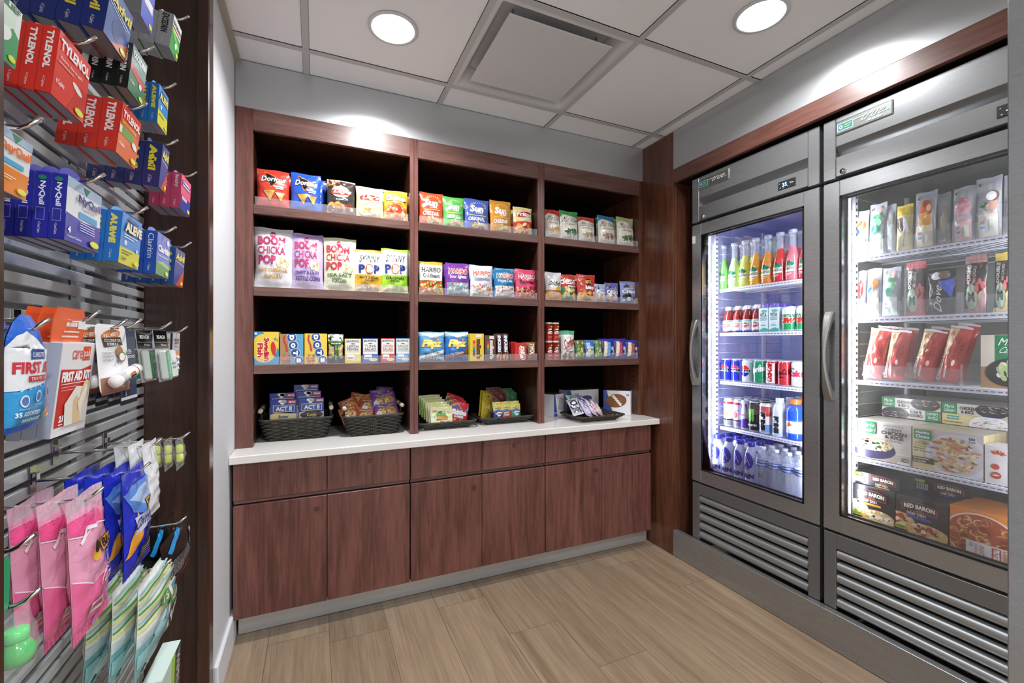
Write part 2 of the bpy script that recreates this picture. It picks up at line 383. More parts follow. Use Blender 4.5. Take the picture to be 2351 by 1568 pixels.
# ================================================================= PACKAGES (front faces -Y, base at z = 0, origin at base centre)
WR = 1.35
def bag(name, w, h, d, base, A, seed=1, mt='foil', seal=.055, pinch=.05, bands=None, back=None, top=True, clear=None):
    """pillow bag: crimped seals, bulging front, small creases near the seals"""
    R = random.Random(seed); ph = [R.uniform(0, 6) for _ in range(8)]; skew = R.uniform(-.02, .02)
    def sv(v):
        if v <= seal or v >= 1-seal: return 0.0
        q = (v-seal)/(1-2*seal); return math.sin(math.pi*q)**.55*(1.12-.28*q)
    def pt(u, v, lift, side=-1):
        u = min(max(u, 0), 1); v = min(max(v, 0), 1)
        s_ = sv(v); x = (u-.5)*w*(1-pinch*s_+.012*math.sin(v*9+ph[0])) + skew*h*v*.4
        t = d/2*s_*max(0, math.sin(math.pi*u))**.62
        e = min(abs(v-seal), abs(1-seal-v))
        t += WR*min(1, h/.19, w/.09)*(.0022*math.sin(u*23+ph[1])*math.exp(-e*14) + .0012*math.sin(u*11+v*19+ph[2])+.0009*math.sin(v*31-u*7+ph[3]))*min(1, s_*1.6)*(math.sin(math.pi*u))**.5
        if v > 1-seal or v < seal: t += .0006*math.sin(u*70)
        z = h*v + (.008*h*math.sin(u*7+ph[4]) if v > .97 else 0)
        return (x, side*(t+.0004)+(-lift if side < 0 else lift), z)
    nu, nv = 20, 30; mb = MB()
    for side in (-1, 1):
        V = []; K = []; F = []
        for j in range(nv+1):
            for i in range(nu+1): V.append(pt(i/nu, j/nv, 0, side))
        for j in range(nv):
            cc = base
            if bands and side < 0:
                for (lo, hi, c_) in bands:
                    if lo <= (j+.5)/nv < hi: cc = c_
            if side > 0 and back: cc = back
            for i in range(nu):
                a = j*(nu+1)+i; q = (a, a+1, a+nu+2, a+nu+1); F.append(q if side < 0 else q[::-1]); K.append(cc)
        mb.add(V, F, K, 0, True)
    if A: A.size = (w, h); mb.art(A, lambda u, v, l: pt(u, v, l+.0007, -1), 0, .0065)
    return mb.build(name, mt)
def cl(x): return min(max(x, .004), .996)
def carton(name, w, h, d, base, A=None, left=None, right=None, topc=None, mt='paper', sidec=None, tab=None, tabc=None, topart=None, slant=0):
    """folded card box; optional hang tab standing up from its back edge (a part of its own)"""
    mb = MB(); s = sidec or base; hx = w/2
    V = [(x, y, z) for x in (-hx, hx) for y in (-d/2, d/2) for z in (0, h)]
    F = [(0, 1, 3, 2), (4, 6, 7, 5), (0, 4, 5, 1), (2, 3, 7, 6), (0, 2, 6, 4), (1, 5, 7, 3)]
    b = min(.0012, d*.1)
    mb.bbox(-hx, -d/2, 0, hx, d/2, h, b, base)
    e = .0002
    mb.add([(-hx-e, d/2, 0.0005), (-hx-e, -d/2, .0005), (-hx-e, -d/2, h-.0005), (-hx-e, d/2, h-.0005)], [(0, 1, 2, 3)], s)
    mb.add([(hx+e, -d/2, 0.0005), (hx+e, d/2, .0005), (hx+e, d/2, h-.0005), (hx+e, -d/2, h-.0005)], [(0, 1, 2, 3)], s)
    mb.add([(-hx+b, -d/2+b, h+e), (hx-b, -d/2+b, h+e), (hx-b, d/2-b, h+e), (-hx+b, d/2-b, h+e)], [(0, 1, 2, 3)], topc or s)
    mb.add([(-hx+b, d/2-b, -e), (hx-b, d/2-b, -e), (hx-b, -d/2+b, -e), (-hx+b, -d/2+b, -e)], [(0, 1, 2, 3)], '#8e8e92')
    if A: A.size = (w, h); mb.art(A, lambda u, v, l: ((cl(u)-.5)*w, -d/2-l, cl(v)*h), 0, 0)
    if left: left.size = (d, h); mb.art(left, lambda u, v, l: (-hx-e-l, d/2-cl(u)*d, cl(v)*h), 0, 0)
    if right: right.size = (d, h); mb.art(right, lambda u, v, l: (hx+e+l, -d/2+cl(u)*d, cl(v)*h), 0, 0)
    if topart: topart.size = (w, d); mb.art(topart, lambda u, v, l: ((u-.5)*w, (v-.5)*d, h+e+l), 0, 0)
    o = mb.build(name, mt)
    if tab:
        t = MB(); n = 10; P = [(-w*.46, h-.002)]+[(-w*.40+w*.80*i/n, h+tab*math.sin(math.pi*i/n)**.45) for i in range(n+1)]+[(w*.46, h-.002)]
        L = len(P); y0, y1 = d/2-.0008, d/2
        t.add([(p[0], y0, p[1]) for p in P]+[(p[0], y1, p[1]) for p in P], [tuple(range(L))[::-1], tuple(range(L, 2*L))]+[(i, i+1, L+i+1, L+i) for i in range(L-1)], tabc or s)
        kid(o, t.build('hang_tab', mt, o))
    return o
def card(name, w, h, base, A=None, r=.006, th=.0012, mt='paper', pts=None):
    """flat hanging card with rounded corners, or any outline pts (fractions)"""
    mb = MB()
    if pts: P = [((x-.5)*w, z*h) for x, z in pts]
    else:
        P = []
        for cx, cz, a0 in ((w/2-r, r, -90), (w/2-r, h-r, 0), (-w/2+r, h-r, 90), (-w/2+r, r, 180)):
            P += [(cx+r*math.cos(math.radians(a0+a)), cz+r*math.sin(math.radians(a0+a))) for a in (0, 30, 60, 90)]
    L = len(P)
    mb.add([(x, -th/2, z) for x, z in P]+[(x, th/2, z) for x, z in P], [tuple(range(L)), tuple(range(L, 2*L))[::-1]]+[(i, L+i, L+(i+1) % L, (i+1) % L) for i in range(L)], base)
    if A: A.size = (w, h); mb.art(A, lambda u, v, l: ((u-.5)*w, -th/2-l, v*h), 0, 0)
    return mb.build(name, mt), mb
def cyl_art(mb, A, r, z0, z1, arc=2.4, m=0):
    A.size = (r*arc, z1-z0)
    rr = r if callable(r) else (lambda z: r)
    mb.art(A, lambda u, v, l: ((rr(z0+v*(z1-z0))+l)*math.sin((u-.5)*arc), -(rr(z0+v*(z1-z0))+l)*math.cos((u-.5)*arc), z0+v*(z1-z0)), m, .006)
def can(name, r, h, base, A=None, arc=2.6, top='#c9ccd4', slim=False):
    mb = MB(); n = .9 if not slim else .86
    mb.lathe([(r*.72, 0, '#bfc2ca'), (r*.86, h*.012), (r*.98, h*.05, base), (r, h*.08), (r, h*.88), (r*.97, h*.91), (r*.86, h*.955, '#c4c7d0'), (r*.85, h*.985), (r*.88, h), (r*.8, h*.995, top), (r*.78, h*.97), (r*.05, h*.968)], 24, base)
    mb.add([(-.006, -.004, h*.975), (.006, -.004, h*.975), (.006, .01, h*.975), (-.006, .01, h*.975)], [(0, 1, 2, 3)], '#9a9da6')
    if A: cyl_art(mb, A, r, h*.07, h*.89, arc)
    return mb.build(name, 'gloss')
def lerp_prof(P, z):
    for a, b in zip(P[:-1], P[1:]):
        if a[1] <= z <= b[1] and b[1] > a[1]: return a[0]+(b[0]-a[0])*(z-a[1])/(b[1]-a[1])
    return P[-1][0]
def bottle(name, r, h, prof, A=None, az=(.2, .5), arc=2.2, cap=None, capc='#fff', mt='clearbottle', n=22, lab=None, labt='gloss'):
    """prof: (radius fraction, height fraction, colour); cap and label are parts"""
    P = [(p[0]*r, p[1]*h)+tuple(p[2:]) for p in prof]
    mb = MB(); mb.lathe(P, n); o = mb.build(name, mt)
    if cap:
        c0, c1, cr = cap; m2 = MB(); m2.lathe([(cr*r*.96, c0*h, capc), (cr*r, c0*h+.001), (cr*r, c1*h-.0015), (cr*r*.92, c1*h)], 18, capc)
        for k in range(18):
            a = k*6.2832/18; m2.add([((cr*r+.0004)*math.cos(a+d_), (cr*r+.0004)*math.sin(a+d_), z) for z in (c0*h+.001, c1*h-.002) for d_ in (0, .12)], [(0, 1, 3, 2)], capc)
        kid(o, m2.build('cap', 'gloss', o))
    if A:
        m3 = MB(); z0, z1 = az[0]*h, az[1]*h
        if lab:
            k = 8; m3.lathe([(lerp_prof(P, z0+(z1-z0)*i/k)+.0006, z0+(z1-z0)*i/k) for i in range(k+1)], n, lab); m3.F = m3.F[:-2]; m3.K = m3.K[:-2]; m3.mi = m3.mi[:-2]; m3.sm = m3.sm[:-2]
        A.size = (r*arc, z1-z0)
        m3.art(A, lambda u, v, l: ((lerp_prof(P, z0+v*(z1-z0))+.0006+l)*math.sin((u-.5)*arc), -(lerp_prof(P, z0+v*(z1-z0))+.0006+l)*math.cos((u-.5)*arc), z0+v*(z1-z0)), 0, .006)
        kid(o, m3.build('label', labt, o))
    return o
def weave_loop(hx, hy, z, amp, nw, ph, n=132, rc=.03):
    """one wavy strand round a rounded rectangle"""
    P = []; per = 4*(hx+hy)
    for i in range(n):
        s_ = i/n*per; 
        if s_ < 2*hx: x, y, nx, ny = -hx+s_, -hy, 0, -1
        elif s_ < 2*hx+2*hy: x, y, nx, ny = hx, -hy+(s_-2*hx), 1, 0
        elif s_ < 4*hx+2*hy: x, y, nx, ny = hx-(s_-2*hx-2*hy), hy, 0, 1
        else: x, y, nx, ny = -hx, hy-(s_-4*hx-2*hy), -1, 0
        # round the corners
        dx, dy = max(0, abs(x)-(hx-rc)), max(0, abs(y)-(hy-rc))
        if dx > 0 and dy > 0:
            l = math.hypot(dx, dy); k = rc/max(l, 1e-6) if l > rc else 1
            x = math.copysign(hx-rc+dx*k, x); y = math.copysign(hy-rc+dy*k, y); nx, ny = math.copysign(dx/l, x), math.copysign(dy/l, y)
        a = amp*math.sin(i/n*6.2832*nw+ph)
        P.append((x+nx*a, y+ny*a, z))
    return P
def basket(loc, rz, tw, td, bw, bd, h, rows, label, group, rope='rope_black', handles=True, rim=.0):
    root = empty('wicker_basket', (loc[0], loc[1], loc[2]), rz, label, 'basket', group)
    b = MB(); rr = h/rows*.56
    for k in range(rows):
        f = (k+.5)/rows; hx = (bw+(tw-bw)*f)/2; hy = (bd+(td-bd)*f)/2
        b.tube(weave_loop(hx, hy, rr+f*(h-2*rr), rr*.95, 14, k % 2*math.pi, 168), rr*.82, 6, closed=True)
    b.box(-bw/2+.006, -bd/2+.006, 0, bw/2-.006, bd/2-.006, .004)
    for sx in (-1, 1):      # upright bundles in the middle of each side
        for q in (-.012, -.004, .004, .012):
            b.tube([(q, sx*(bd/2+.001), .004), (q, sx*(td/2+.001), h-.002)], .0035, 6)
    kid(root, b.build('woven_body', rope, root))
    r_ = MB()
    for q in (0, math.pi): r_.tube(weave_loop(tw/2+.002, td/2+.002, h-rr+.002, .0025, 30, q, 200), .0045, 6, closed=True)
    kid(root, r_.build('rim', rope, root))
    if handles:
        for sx in (-1, 1):
            hm = MB(); x = sx*(tw/2-.002); hm.tube([(x, -td/2+.012, h+.038), (x, td/2-.02, h+.042)], .0095, 12, m=0)
            for y in (-td/2+.055, td/2-.065):
                hm.tube([(x, y-.011, h+.0385), (x, y+.011, h+.0385)], .0115, 10, m=1)
                hm.tube([(x*.985, y, h-.006), (x, y, h+.034)], .005, 6, m=1)
            kid(root, hm.build('handle', ['dowel', rope], root))
    return root
# ================================================================= THE SETTING
XL, XR, YB, YS = -.3125, 1.869, 2.60, 2.188      # left wall, right end panel, wall behind the shelves, face of the shelves
def S(name, mb, m, **k):
    o = mb.build(name, m); o['kind'] = 'structure'; return o
def make_floor():
    f = MB(); R = random.Random(5); f.box(-3.2, -3.2, -.05, 4.2, 2.62, -.0012, '#3a2d22', 1)
    known = {2: 1.985, 3: 1.686, 4: 1.381, 6: 1.975, 7: 1.67, -1: 2.02}
    for k in range(-14, 18):
        x0 = .054+.2286*k; j = known.get(k, R.uniform(0, 1.2)); y = j-1.22*5
        while y < 2.6:
            a, b = max(y, -3.2), min(y+1.22, 2.6)
            if b > a: f.add([(x0+.0006, a+.0006, 0), (x0+.228, a+.0006, 0), (x0+.228, b-.0006, 0), (x0+.0006, b-.0006, 0)], [(0, 1, 2, 3)], (R.random(), R.random(), R.random(), 1), 0)
            y += 1.22
    S('floor', f, ['floor_planks', 'edge_dark'])
make_floor()
GX, GY, T = -.0361, 2.0148, .6096
def make_ceiling():
    c = MB(); z = CEIL+.004
    for i in range(-6, 8):
        for j in range(-9, 2):
            x0, x1 = GX+i*T, GX+(i+1)*T; y0, y1 = GY+(j-1)*T, GY+j*T
            if i == 1 and j == 0: continue
            x0, x1, y1 = max(x0, -3.2), min(x1, 4.2), min(y1, 2.21)
            if x1 <= x0 or y1 <= y0: continue
            c.bbox(x0+.0105, y0+.0105, z, x1-.0105, y1-.0105, z+.016, .004, m=0)
    for i in range(-6, 8): c.box(GX+i*T-.012, -3.2, z-.004, GX+i*T+.012, 2.2, z-.002, m=1)
    for j in range(-8, 2): c.box(-3.2, GY+j*T-.012, z-.0045, 4.2, GY+j*T+.012, z-.0022, m=1)
    c.box(-3.2, -3.2, z+.16, 4.2, 2.7, z+.2, m=0)
    S('ceiling', c, ['tile_white', 'grid_white'])
    a = MB(); a.box(XL, .6, CEIL-.014, XL+.022, 2.19, CEIL+.004); S('trim_1', a, 'angle_tan')
make_ceiling()
S('wall_back', MB().box(-.5, YB, 0, 2.9, YB+.1, 2.6), 'stucco')
S('wall_left', MB().box(XL-.12, 1.7428+.02, 0, XL, YB, 2.6), 'stucco')
S('wall_right', MB().box(2.75, -.3, 0, 2.85, YB, 2.6), 'stucco')
S('baseboard_left', MB().bbox(XL, 1.763, 0, XL+.014, 2.14, .125, .004), 'paint_white')
S('trim_2', MB().bbox(XL+.002, YS+.001, 2.222, XR, YS+.022, CEIL, .001), 'soffit_steel_x')       # brushed steel soffit over the shelves
S('trim_3', MB().bbox(XR, .2, 2.206, XR+.02, 1.932, CEIL, .001), 'soffit_steel_y')               # and over the glass-door units
# tall wood panel between the shelves and the cold cases
S('trim_4', MB().bbox(XR, 1.933, 0, XR+.02, 2.2, CEIL, .0015).bbox(XR+.02, 1.933, 0, 2.72, 1.953, CEIL, .0015), 'panel_wood')
S('trim_5', MB().bbox(XR, .2, 2.128, XR+.022, 1.932, 2.206, .0015), 'laminate_header')
S('trim_6', MB().bbox(XR, .2, .002, 1.901, 1.932, .1475, .001), 'steel_y')
S('trim_7', MB().bbox(XL+.02, 2.14, .002, 1.855, 2.148, .107, .0008), 'kick_steel')
S('trim_11', MB().box(XR+.001, .18, 0, 2.75, .199, CEIL), 'panel_wood')
S('trim_8', MB().box(XR+.03, .2, 2.13, 2.7, 1.93, 2.14), 'edge_dark')
# steel-clad corner of the wall at the right, beside the camera
S('wall_front', MB().bbox(.985, .05, 0, 1.35, .3153, CEIL, .002), 'steel_y')
# display recess in the left wall
SX = -.492
S('wall_side', MB().box(XL-.32, .62, 0, SX-.03, 1.80, 2.6), 'recess_shade_black')
S('trim_9', MB().bbox(SX-.03, 1.744, 0, XL-.028, 1.762, 2.42, .001).bbox(XL-.034, 1.70, 0, XL, 1.7625, 2.42, .003), 'dark_and_shaded_wood')
S('trim_10', MB().bbox(SX-.03, .630, 0, XL, .6735, 2.42, .003), 'dark_and_shaded_wood')
S('wall_entry', MB().box(XL-.12, -1.5, 0, XL, .629, 2.6), 'stucco')
def slatwall():
    r = empty('slat_panel', (SX, 1.21, 0), 0, 'tall brushed metal slat wall lining the recess at the left', 'slat wall'); b = MB()
    z = .03
    while z < 2.40:
        b.bbox(-.010, -.535, z, 0, .531, z+.0215, .0015); z += .0331
    kid(r, b.build('slats', 'slat_steel', r))
    u = MB()
    for y in (-.5, -.18, .15, .485): u.box(-.022, y-.02, .01, -.011, y+.02, 2.41)
    kid(r, u.build('upright', 'slat_steel', r))
    kid(r, MB().box(-.029, -.535, .005, -.024, .531, 2.415).build('backing', 'louvre_steel', r))
slatwall()
# ---------------------------------------------------------------- ceiling fittings
for i, (x, y) in enumerate(LAMPS):
    r = empty('downlight', (x, y, CEIL), 0, ['round recessed downlight in the ceiling, left of the square air vent', 'round recessed downlight in the ceiling above the glass-door units', 'round recessed downlight in the ceiling beside the camera, right', 'round downlight added in the unseen ceiling behind the camera, left'][i], 'ceiling light', 'ceiling downlights')
    kid(r, MB().lathe([(.078, 0), (.082, -.0035), (.094, -.001), (.094, .0005)], 40).build('trim_ring', 'diffuser_white', r))
    kid(r, MB().lathe([(.079, -.0022), (.079, -.001)], 40).build('lens', 'lens', r))
def diffuser():
    x0, x1, y0, y1 = GX+T+.012, GX+2*T-.012, GY-T+.012, GY-.012; cx, cy = (x0+x1)/2, (y0+y1)/2
    r = empty('air_diffuser', (cx, cy, CEIL), 0, 'square white air vent with a drop plate set in the ceiling grid', 'air vent')
    b = MB(); V = []; F = []; hw = (x1-x0)/2
    for (q, z) in ((hw, .001), (hw-.018, .0003), (hw-.032, .022), (hw-.058, .060), (hw-.058, .066)):
        rc = max(.004, .03*(hw-q)/.05) if q < hw else .002
        for cx_, cy_, a0 in ((1, -1, -90), (1, 1, 0), (-1, 1, 90), (-1, -1, 180)):
            for a in (0, 30, 60, 90): V.append((cx_*(q-rc)+rc*math.cos(math.radians(a0+a)), cy_*(q-rc)+rc*math.sin(math.radians(a0+a)), z))
    for k in range(4): F += [(k*16+i, k*16+(i+1) % 16, (k+1)*16+(i+1) % 16, (k+1)*16+i) for i in range(16)]
    F.append(tuple(range(64, 80)))
    b.add(V, F, smooth=False); kid(r, b.build('frame', 'diffuser_white', r))
    p = kid(r, MB().bbox(-.229, -.231, -.004, .229, .221, .002, .002).build('face_plate', 'diffuser_white', r))
    for sx in (-1, 1):
        for sy in (-1, 1): kid(r, MB().tube([(sx*.19, sy*.17+.02*(sy>0), 0), (sx*.19, sy*.17+.02*(sy>0), .064)], .005, 8).build('hanger_post', 'chrome', r))
diffuser()
# ---------------------------------------------------------------- shelving
CT = .765
def shelving():
    r = empty('shelving_unit', ((XL+XR)/2, YS, CT), 0, 'built-in brown wood shelving in three bays with backs darkened for shade above the white counter', 'shelving'); ox = (XL+XR)/2
    def PD(x0, x1): return kid(r, MB().bbox(x0-ox, 0, .001, x1-ox, .018, 2.222-CT, .001).bbox(x0-ox+.0002, .018, .001, x1-ox-.0002, YB-.03-YS, 2.2-CT, .0005, m=1).build('divider', ['laminate_vertical', 'dark_and_shaded_wood'], r))  # laminate front edge; inner faces darkened to paint the shade of the bays
    def P(name, x0, y0, z0, x1, y1, z1, m, b=.001): return kid(r, MB().bbox(x0-ox, y0-YS, z0-CT, x1-ox, y1-YS, z1-CT, b).build(name, m, r))
    P('side_stile', XL+.002, YS, CT+.001, -.2443, YS+.02, 2.222, 'laminate_vertical')
    P('side_panel', -.262, YS+.02, CT+.001, -.2443, YB-.03, 2.19, 'dark_and_shaded_wood')
    for xa, xb in ((.4257, .4655), (1.1363, 1.1732)):
        xm = (xa+xb)/2
        PD(xa, xm-.0006); PD(xm+.0006, xb)
    P('side_panel', 1.8413, YS, CT+.001, 1.8675, YB-.03, 2.222, 'panel_wood')
    P('back_panel', XL+.01, YB-.029, CT+.001, 1.868, YB-.012, 2.222, 'recess_shade_black')  # black stands in for the shade at the back of the bays
    for xa, xb in ((-.2443, .4257), (.4655, 1.1363), (1.1732, 1.8413)):
        P('top_rail', xa+.0005, YS, 2.131, xb-.0005, YS+.02, 2.222, 'laminate_horizontal')
        P('top_board', xa+.0005, YS+.02, 2.14, xb-.0005, YB-.03, 2.16, 'dark_and_shaded_wood')
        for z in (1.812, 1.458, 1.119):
            kid(r, MB().bbox(xa+.001-ox, 0, z-.039-CT, xb-.001-ox, .02, z-CT, .001).bbox(xa+.001-ox, .02, z-.03-CT, xb-.001-ox, YB-.03-YS, z-CT, .0005, m=1).build('shelf', ['laminate_horizontal', 'dark_and_shaded_wood'], r))  # behind the front edge the board is coloured darker for bay shade
    src = None
    for (x, y, ks) in ((1.8411, YS+.07, range(37)), (1.8411, YS+.32, range(37)), (.4255, YS+.07, range(4, 36, 3)), (1.1361, YS+.07, range(4, 36, 3))):
        for k in ks:
            if src is None: src = kid(r, MB().tube([(-.0006, 0, 0), (.0004, 0, 0)], .0028, 8).build('pin_hole', 'chrome', r)); o = src
            else: o = kid(r, dup(src, r))
            o.location = (x-ox, y-YS, .86+k*.032-CT)
shelving()
BAYS = [(-.2443, .4257), (.4655, 1.1363), (1.1732, 1.8413)]
for i, (xa, xb) in enumerate(BAYS):
    for j, z in enumerate((1.812, 1.458, 1.119)):
        b = MB(); b.box(xa+.006, YS+.003, z, xb-.008, YS+.005, z+.036)
        for q in (.27, .5, .76, 1.0): x = xa+.006+(xb-xa-.016)*q; b.box(x, YS+.0055, z, x+.0015, YS+.018, z+.036)
        b.box(xa+.006, YS+.0055, z, xb-.008, YS+.018, z+.001)
        tag(b.build('shelf_guard', 'acrylic'), 'clear acrylic lip along the %s shelf of the %s bay' % (('top', 'middle', 'lowest')[j], ('left', 'centre', 'right')[i]), 'shelf guard', 'clear acrylic shelf lips')
# countertop and cabinets
tag(MB().bbox(XL+.001, 2.038, CT-.032, XR-.001, YS+.3999, CT, .0025).build('countertop', 'quartz'), 'long white speckled stone countertop below the shelves', 'countertop')
def lock(parent, x, z):
    b = MB()
    def ring(r, y0, y1, m): 
        V = []; n = 24
        for y in (y0, y1): V += [(x+r*math.cos(6.2832*k/n), y, z+r*math.sin(6.2832*k/n)) for k in range(n)]
        b.add(V, [(k, (k+1) % n, n+(k+1) % n, n+k) for k in range(n)]+[tuple(range(n, 2*n))], m=m)
    ring(.0125, 0, -.002, 0); ring(.0095, -.002, -.0022, 1); ring(.007, -.0022, -.004, 0); b.box(x-.0012, -.0045, z-.004, x+.0012, -.004, z+.004, m=1)
    return kid(parent, b.build('lock', ['bronze', 'rubber'], parent))
YC = 2.060
def cabinets():
    edges = [XL+.012, atY(751, 0, YC)[0], atY(942, 0, YC)[0], atY(1107, 0, YC)[0], atY(1252, 0, YC)[0], atY(1381, 0, YC)[0], 1.8205]
    lk = [(645, 1079), (850, 1058), (1026, 1039), (1181, 1023), (1319, 1008), (1439, 996)]; dl = {0: (728, 1168), 2: (1089, 1119), 4: (1368, 1079)}
    nm = ['at the left end beside the white wall', 'in the middle of the row', 'at the right end beside the tall wood panel']
    for c in range(3):
        xa, xb = edges[2*c]+(.0015 if c else 0), edges[2*c+2]-(.0015 if c < 2 else 0)
        r = empty('base_cabinet', ((xa+xb)/2, YC, 0), 0, 'brown wood base cabinet %s' % nm[c], 'cabinet', 'base cabinets under the counter'); ox = (xa+xb)/2
        m = MB(); m.bbox(xa-ox, .0225, .107, xb-ox, .30, CT-.033, .001); kid(r, m.build('carcass', 'edge_dark', r))
        kid(r, MB().bbox(xa-ox+.001, .014, .565, xb-ox-.001, .0222, .575+.02, .001).build('finger_rail', 'laminate_horizontal', r))
        for k in (0, 1):
            x0, x1 = edges[2*c+k]-ox+.0012+(.0015 if c and not k else 0), edges[2*c+k+1]-ox-.0012-(.0015 if c < 2 and k else 0)
            d = kid(r, MB().bbox(x0, 0, .582, x1, .0135, CT-.036, .0012).build('drawer', 'laminate_vertical', r))
            X, Z = atY(*lk[2*c+k], YC); lock(d, X-ox, Z)
            d = kid(r, MB().bbox(x0, 0, .107, x1, .0135, .5615, .0012).build('door', 'laminate_vertical', r))
            if 2*c+k in dl: X, Z = atY(*dl[2*c+k], YC); lock(d, X-ox, Z)
cabinets()
# ================================================================= GLASS-DOOR UNITS
SHZ = [[1.509, 1.268, 1.004, .754], [1.5556, 1.311, 1.064, .754]]      # shelf heights
SHX = [2.05, 2.0]
def cold_case(i):
    yl, yr = FR[i]; W = yl-yr
    r = empty('glass_door_refrigerator' if i == 0 else 'glass_door_freezer', (FX, (yl+yr)/2, 0), -math.pi/2,
              ['tall stainless glass-door refrigerator of drinks, next to the wood panel', 'tall stainless glass-door freezer of frozen food, at the right'][i], ['refrigerator', 'freezer'][i])
    hw = W/2
    # local frame: x to the right as one faces it, y backwards, z up
    def P(name, boxes, m, parent=None):
        b = MB()
        for q in boxes: b.bbox(*q[:6], q[6] if len(q) > 6 else .001, m=q[7] if len(q) > 7 else 0)
        return kid(parent or r, b.build(name, m, parent or r))
    D = .72
    lm = 'liner' if i == 0 else 'freezer_liner'
    P('cabinet_shell', [(-hw+.001, .045, .1485, -hw+.02, D, 2.11), (hw-.02, .045, .1485, hw-.001, D, 2.11), (-hw+.02, .045, 2.05, hw-.02, D, 2.11), (-hw+.02, .045, .1485, hw-.02, D, .46), (-hw+.02, D-.02, .46, hw-.02, D, 2.05)], 'soffit_steel_x')
    L = MB(); L.box(-hw+.021, .05, .461, -hw+.045, D-.03, 1.92); L.box(hw-.045, .05, .461, hw-.021, D-.03, 1.92); L.box(-hw+.045, .05, .461, hw-.045, D-.03, .50); L.box(-hw+.045, .05, 1.88, hw-.045, D-.03, 1.92)
    L.box(-hw+.045, D-.045, .5, hw-.045, D-.03, 1.88)
    for k in range(26):     # pressed ribs of the side walls
        z = .56+k*.05
        for s_ in (-1, 1): L.tube([(s_*(hw-.045), .09, z), (s_*(hw-.0447), D-.06, z)], .0028, 6)
    kid(r, L.build('inner_lining', lm, r))
    pil = MB()
    for s_ in (-1, 1):
        for y in (.115, .5): pil.box(s_*(hw-.050)-.005, y, .51, s_*(hw-.050)+.005, y+.02, 1.86, m=0)
        for k in range(52):
            z = .53+k*.0255; pil.box(s_*(hw-.0555)-.0006, .121, z, s_*(hw-.0555)+.0006, .129, z+.010, m=1)
    kid(r, pil.build('shelf_standard', ['wire_white', 'rubber'], r))
    # head panel
    st = .046
    hp = P('head_panel', [(-hw, 0, 1.872, -hw+st, .044, 2.112, .002), (hw-st, 0, 1.872, hw, .044, 2.112, .002), (-hw+st+.0015, .0, 1.996, hw-st-.0015, .04, 2.112, .002), (-hw+st+.0015, .0, 1.877, hw-st-.0015, .04, 1.955, .002)], 'steel_y')
    b = MB(); b.add([(x, y, z) for x in (-hw+st+.001, hw-st-.001) for (y, z) in ((.001, 1.997), (.036, 1.954), (.040, 1.954), (.040, 1.997))], [(0, 1, 5, 4), (1, 2, 6, 5), (2, 3, 7, 6), (3, 0, 4, 7), (0, 3, 2, 1), (4, 5, 6, 7)]); kid(hp, b.build('finger_groove', 'louvre_face', hp))
    b = MB(); b.box(-hw-.004, .02, .15, -hw-.001, .5, 2.1) if i else None
    if i: kid(r, b.build('gap_shade', 'rubber', r))  # black strip painting the shade in the gap between the two units
    b = MB(); x0 = -hw+st+.004; b.bbox(x0, -.004, 2.040, x0+.190, 0, 2.092, .0008, m=0); b.bbox(x0+.003, -.0045, 2.043, x0+.187, -.0038, 2.089, .0004, m=1)
    A = Art((.184, .046)); A.rect(.03, .18, .33, .82, '#dff2ee'); A.rect(.04, .22, .32, .78, '#1d6a72'); A.circ(.10, .5, .035, '#eaf6ff'); A.circ(.10, .5, .02, '#1d6a72'); A.rect(.17, .55, .30, .63, '#7fd36a'); A.rect(.17, .36, .28, .44, '#7fd36a')
    A.t('true', .44, .36, .84, .84, '#f2f2ee', .0, sh=.25); A.line([(.36, .70), (.56, .70)], .0015, '#f2f2ee'); A.line([(.86, .40), (.96, .43)], .0010, '#f2f2ee')
    if i: A.t('FREEZER', .60, .10, .86, .26, '#e8e8e4')
    b.art(A, lambda u, v, l: (x0+u*.187, -.0045-l, 2.043+v*.046), 2, 0)
    kid(hp, b.build('badge', ['chrome', 'soffit_steel_x', 'matte'] if 0 else ['chrome', 'badge_grey', 'matte'], hp))
    if i == 0: dx0, dx1 = yl-1.3263, yl-1.2476
    else: dx0, dx1 = yl-.6296, yl-.551
    dx0 -= hw; dx1 -= hw; b = MB(); b.bbox(dx0, -.003, 1.898, dx1, 0, 1.934, .001, '#19191b', 0)
    A = Art((.078, .036)); A.t('35' if i == 0 else '-8', .26, .28, .52, .74, '#bfe0ff', .01); b.art(A, lambda u, v, l: (dx0+u*(dx1-dx0), -.003-l, 1.898+v*.036), 1, 0)
    A = Art((.078, .036)); A.t('True', .68, .44, .9, .62, '#e6e6e6'); A.rect(.12, .16, .17, .24, '#cfd6dc'); A.rect(.3, .1, .34, .16, '#cfd6dc'); A.rect(.56, .16, .6, .24, '#cfd6dc'); A.poly([(.08, .7), (.13, .7), (.105, .82)], '#d8d8d8')
    b.art(A, lambda u, v, l: (dx0+u*(dx1-dx0), -.0029-l, 1.898+v*.036), 0, 0)
    kid(hp, b.build('temperature_display', ['matte', 'digit'], hp))
    b = MB(); lx = -hw+st+.028; b.tube([(lx, -.004, 1.892), (lx, .001, 1.892)], .0105, 20); b.tube([(lx, -.006, 1.892), (lx, -.004, 1.892)], .0065, 16); b.box(lx-.001, -.0065, 1.888, lx+.001, -.0059, 1.896, m=1)
    kid(hp, b.build('lock', ['chrome', 'rubber'], hp))
    # door
    g0, g1, gz0, gz1 = -hw+.0615, hw-.0635, .530, 1.797
    d = P('door', [(-hw, 0, .461, g0, .042, 1.859, .002), (g1, 0, .461, hw, .042, 1.859, .002), (g0, 0, .461, g1, .042, gz0, .002), (g0, 0, gz1, g1, .042, 1.859, .002)], 'steel_y')
    gs = MB(); e = .006
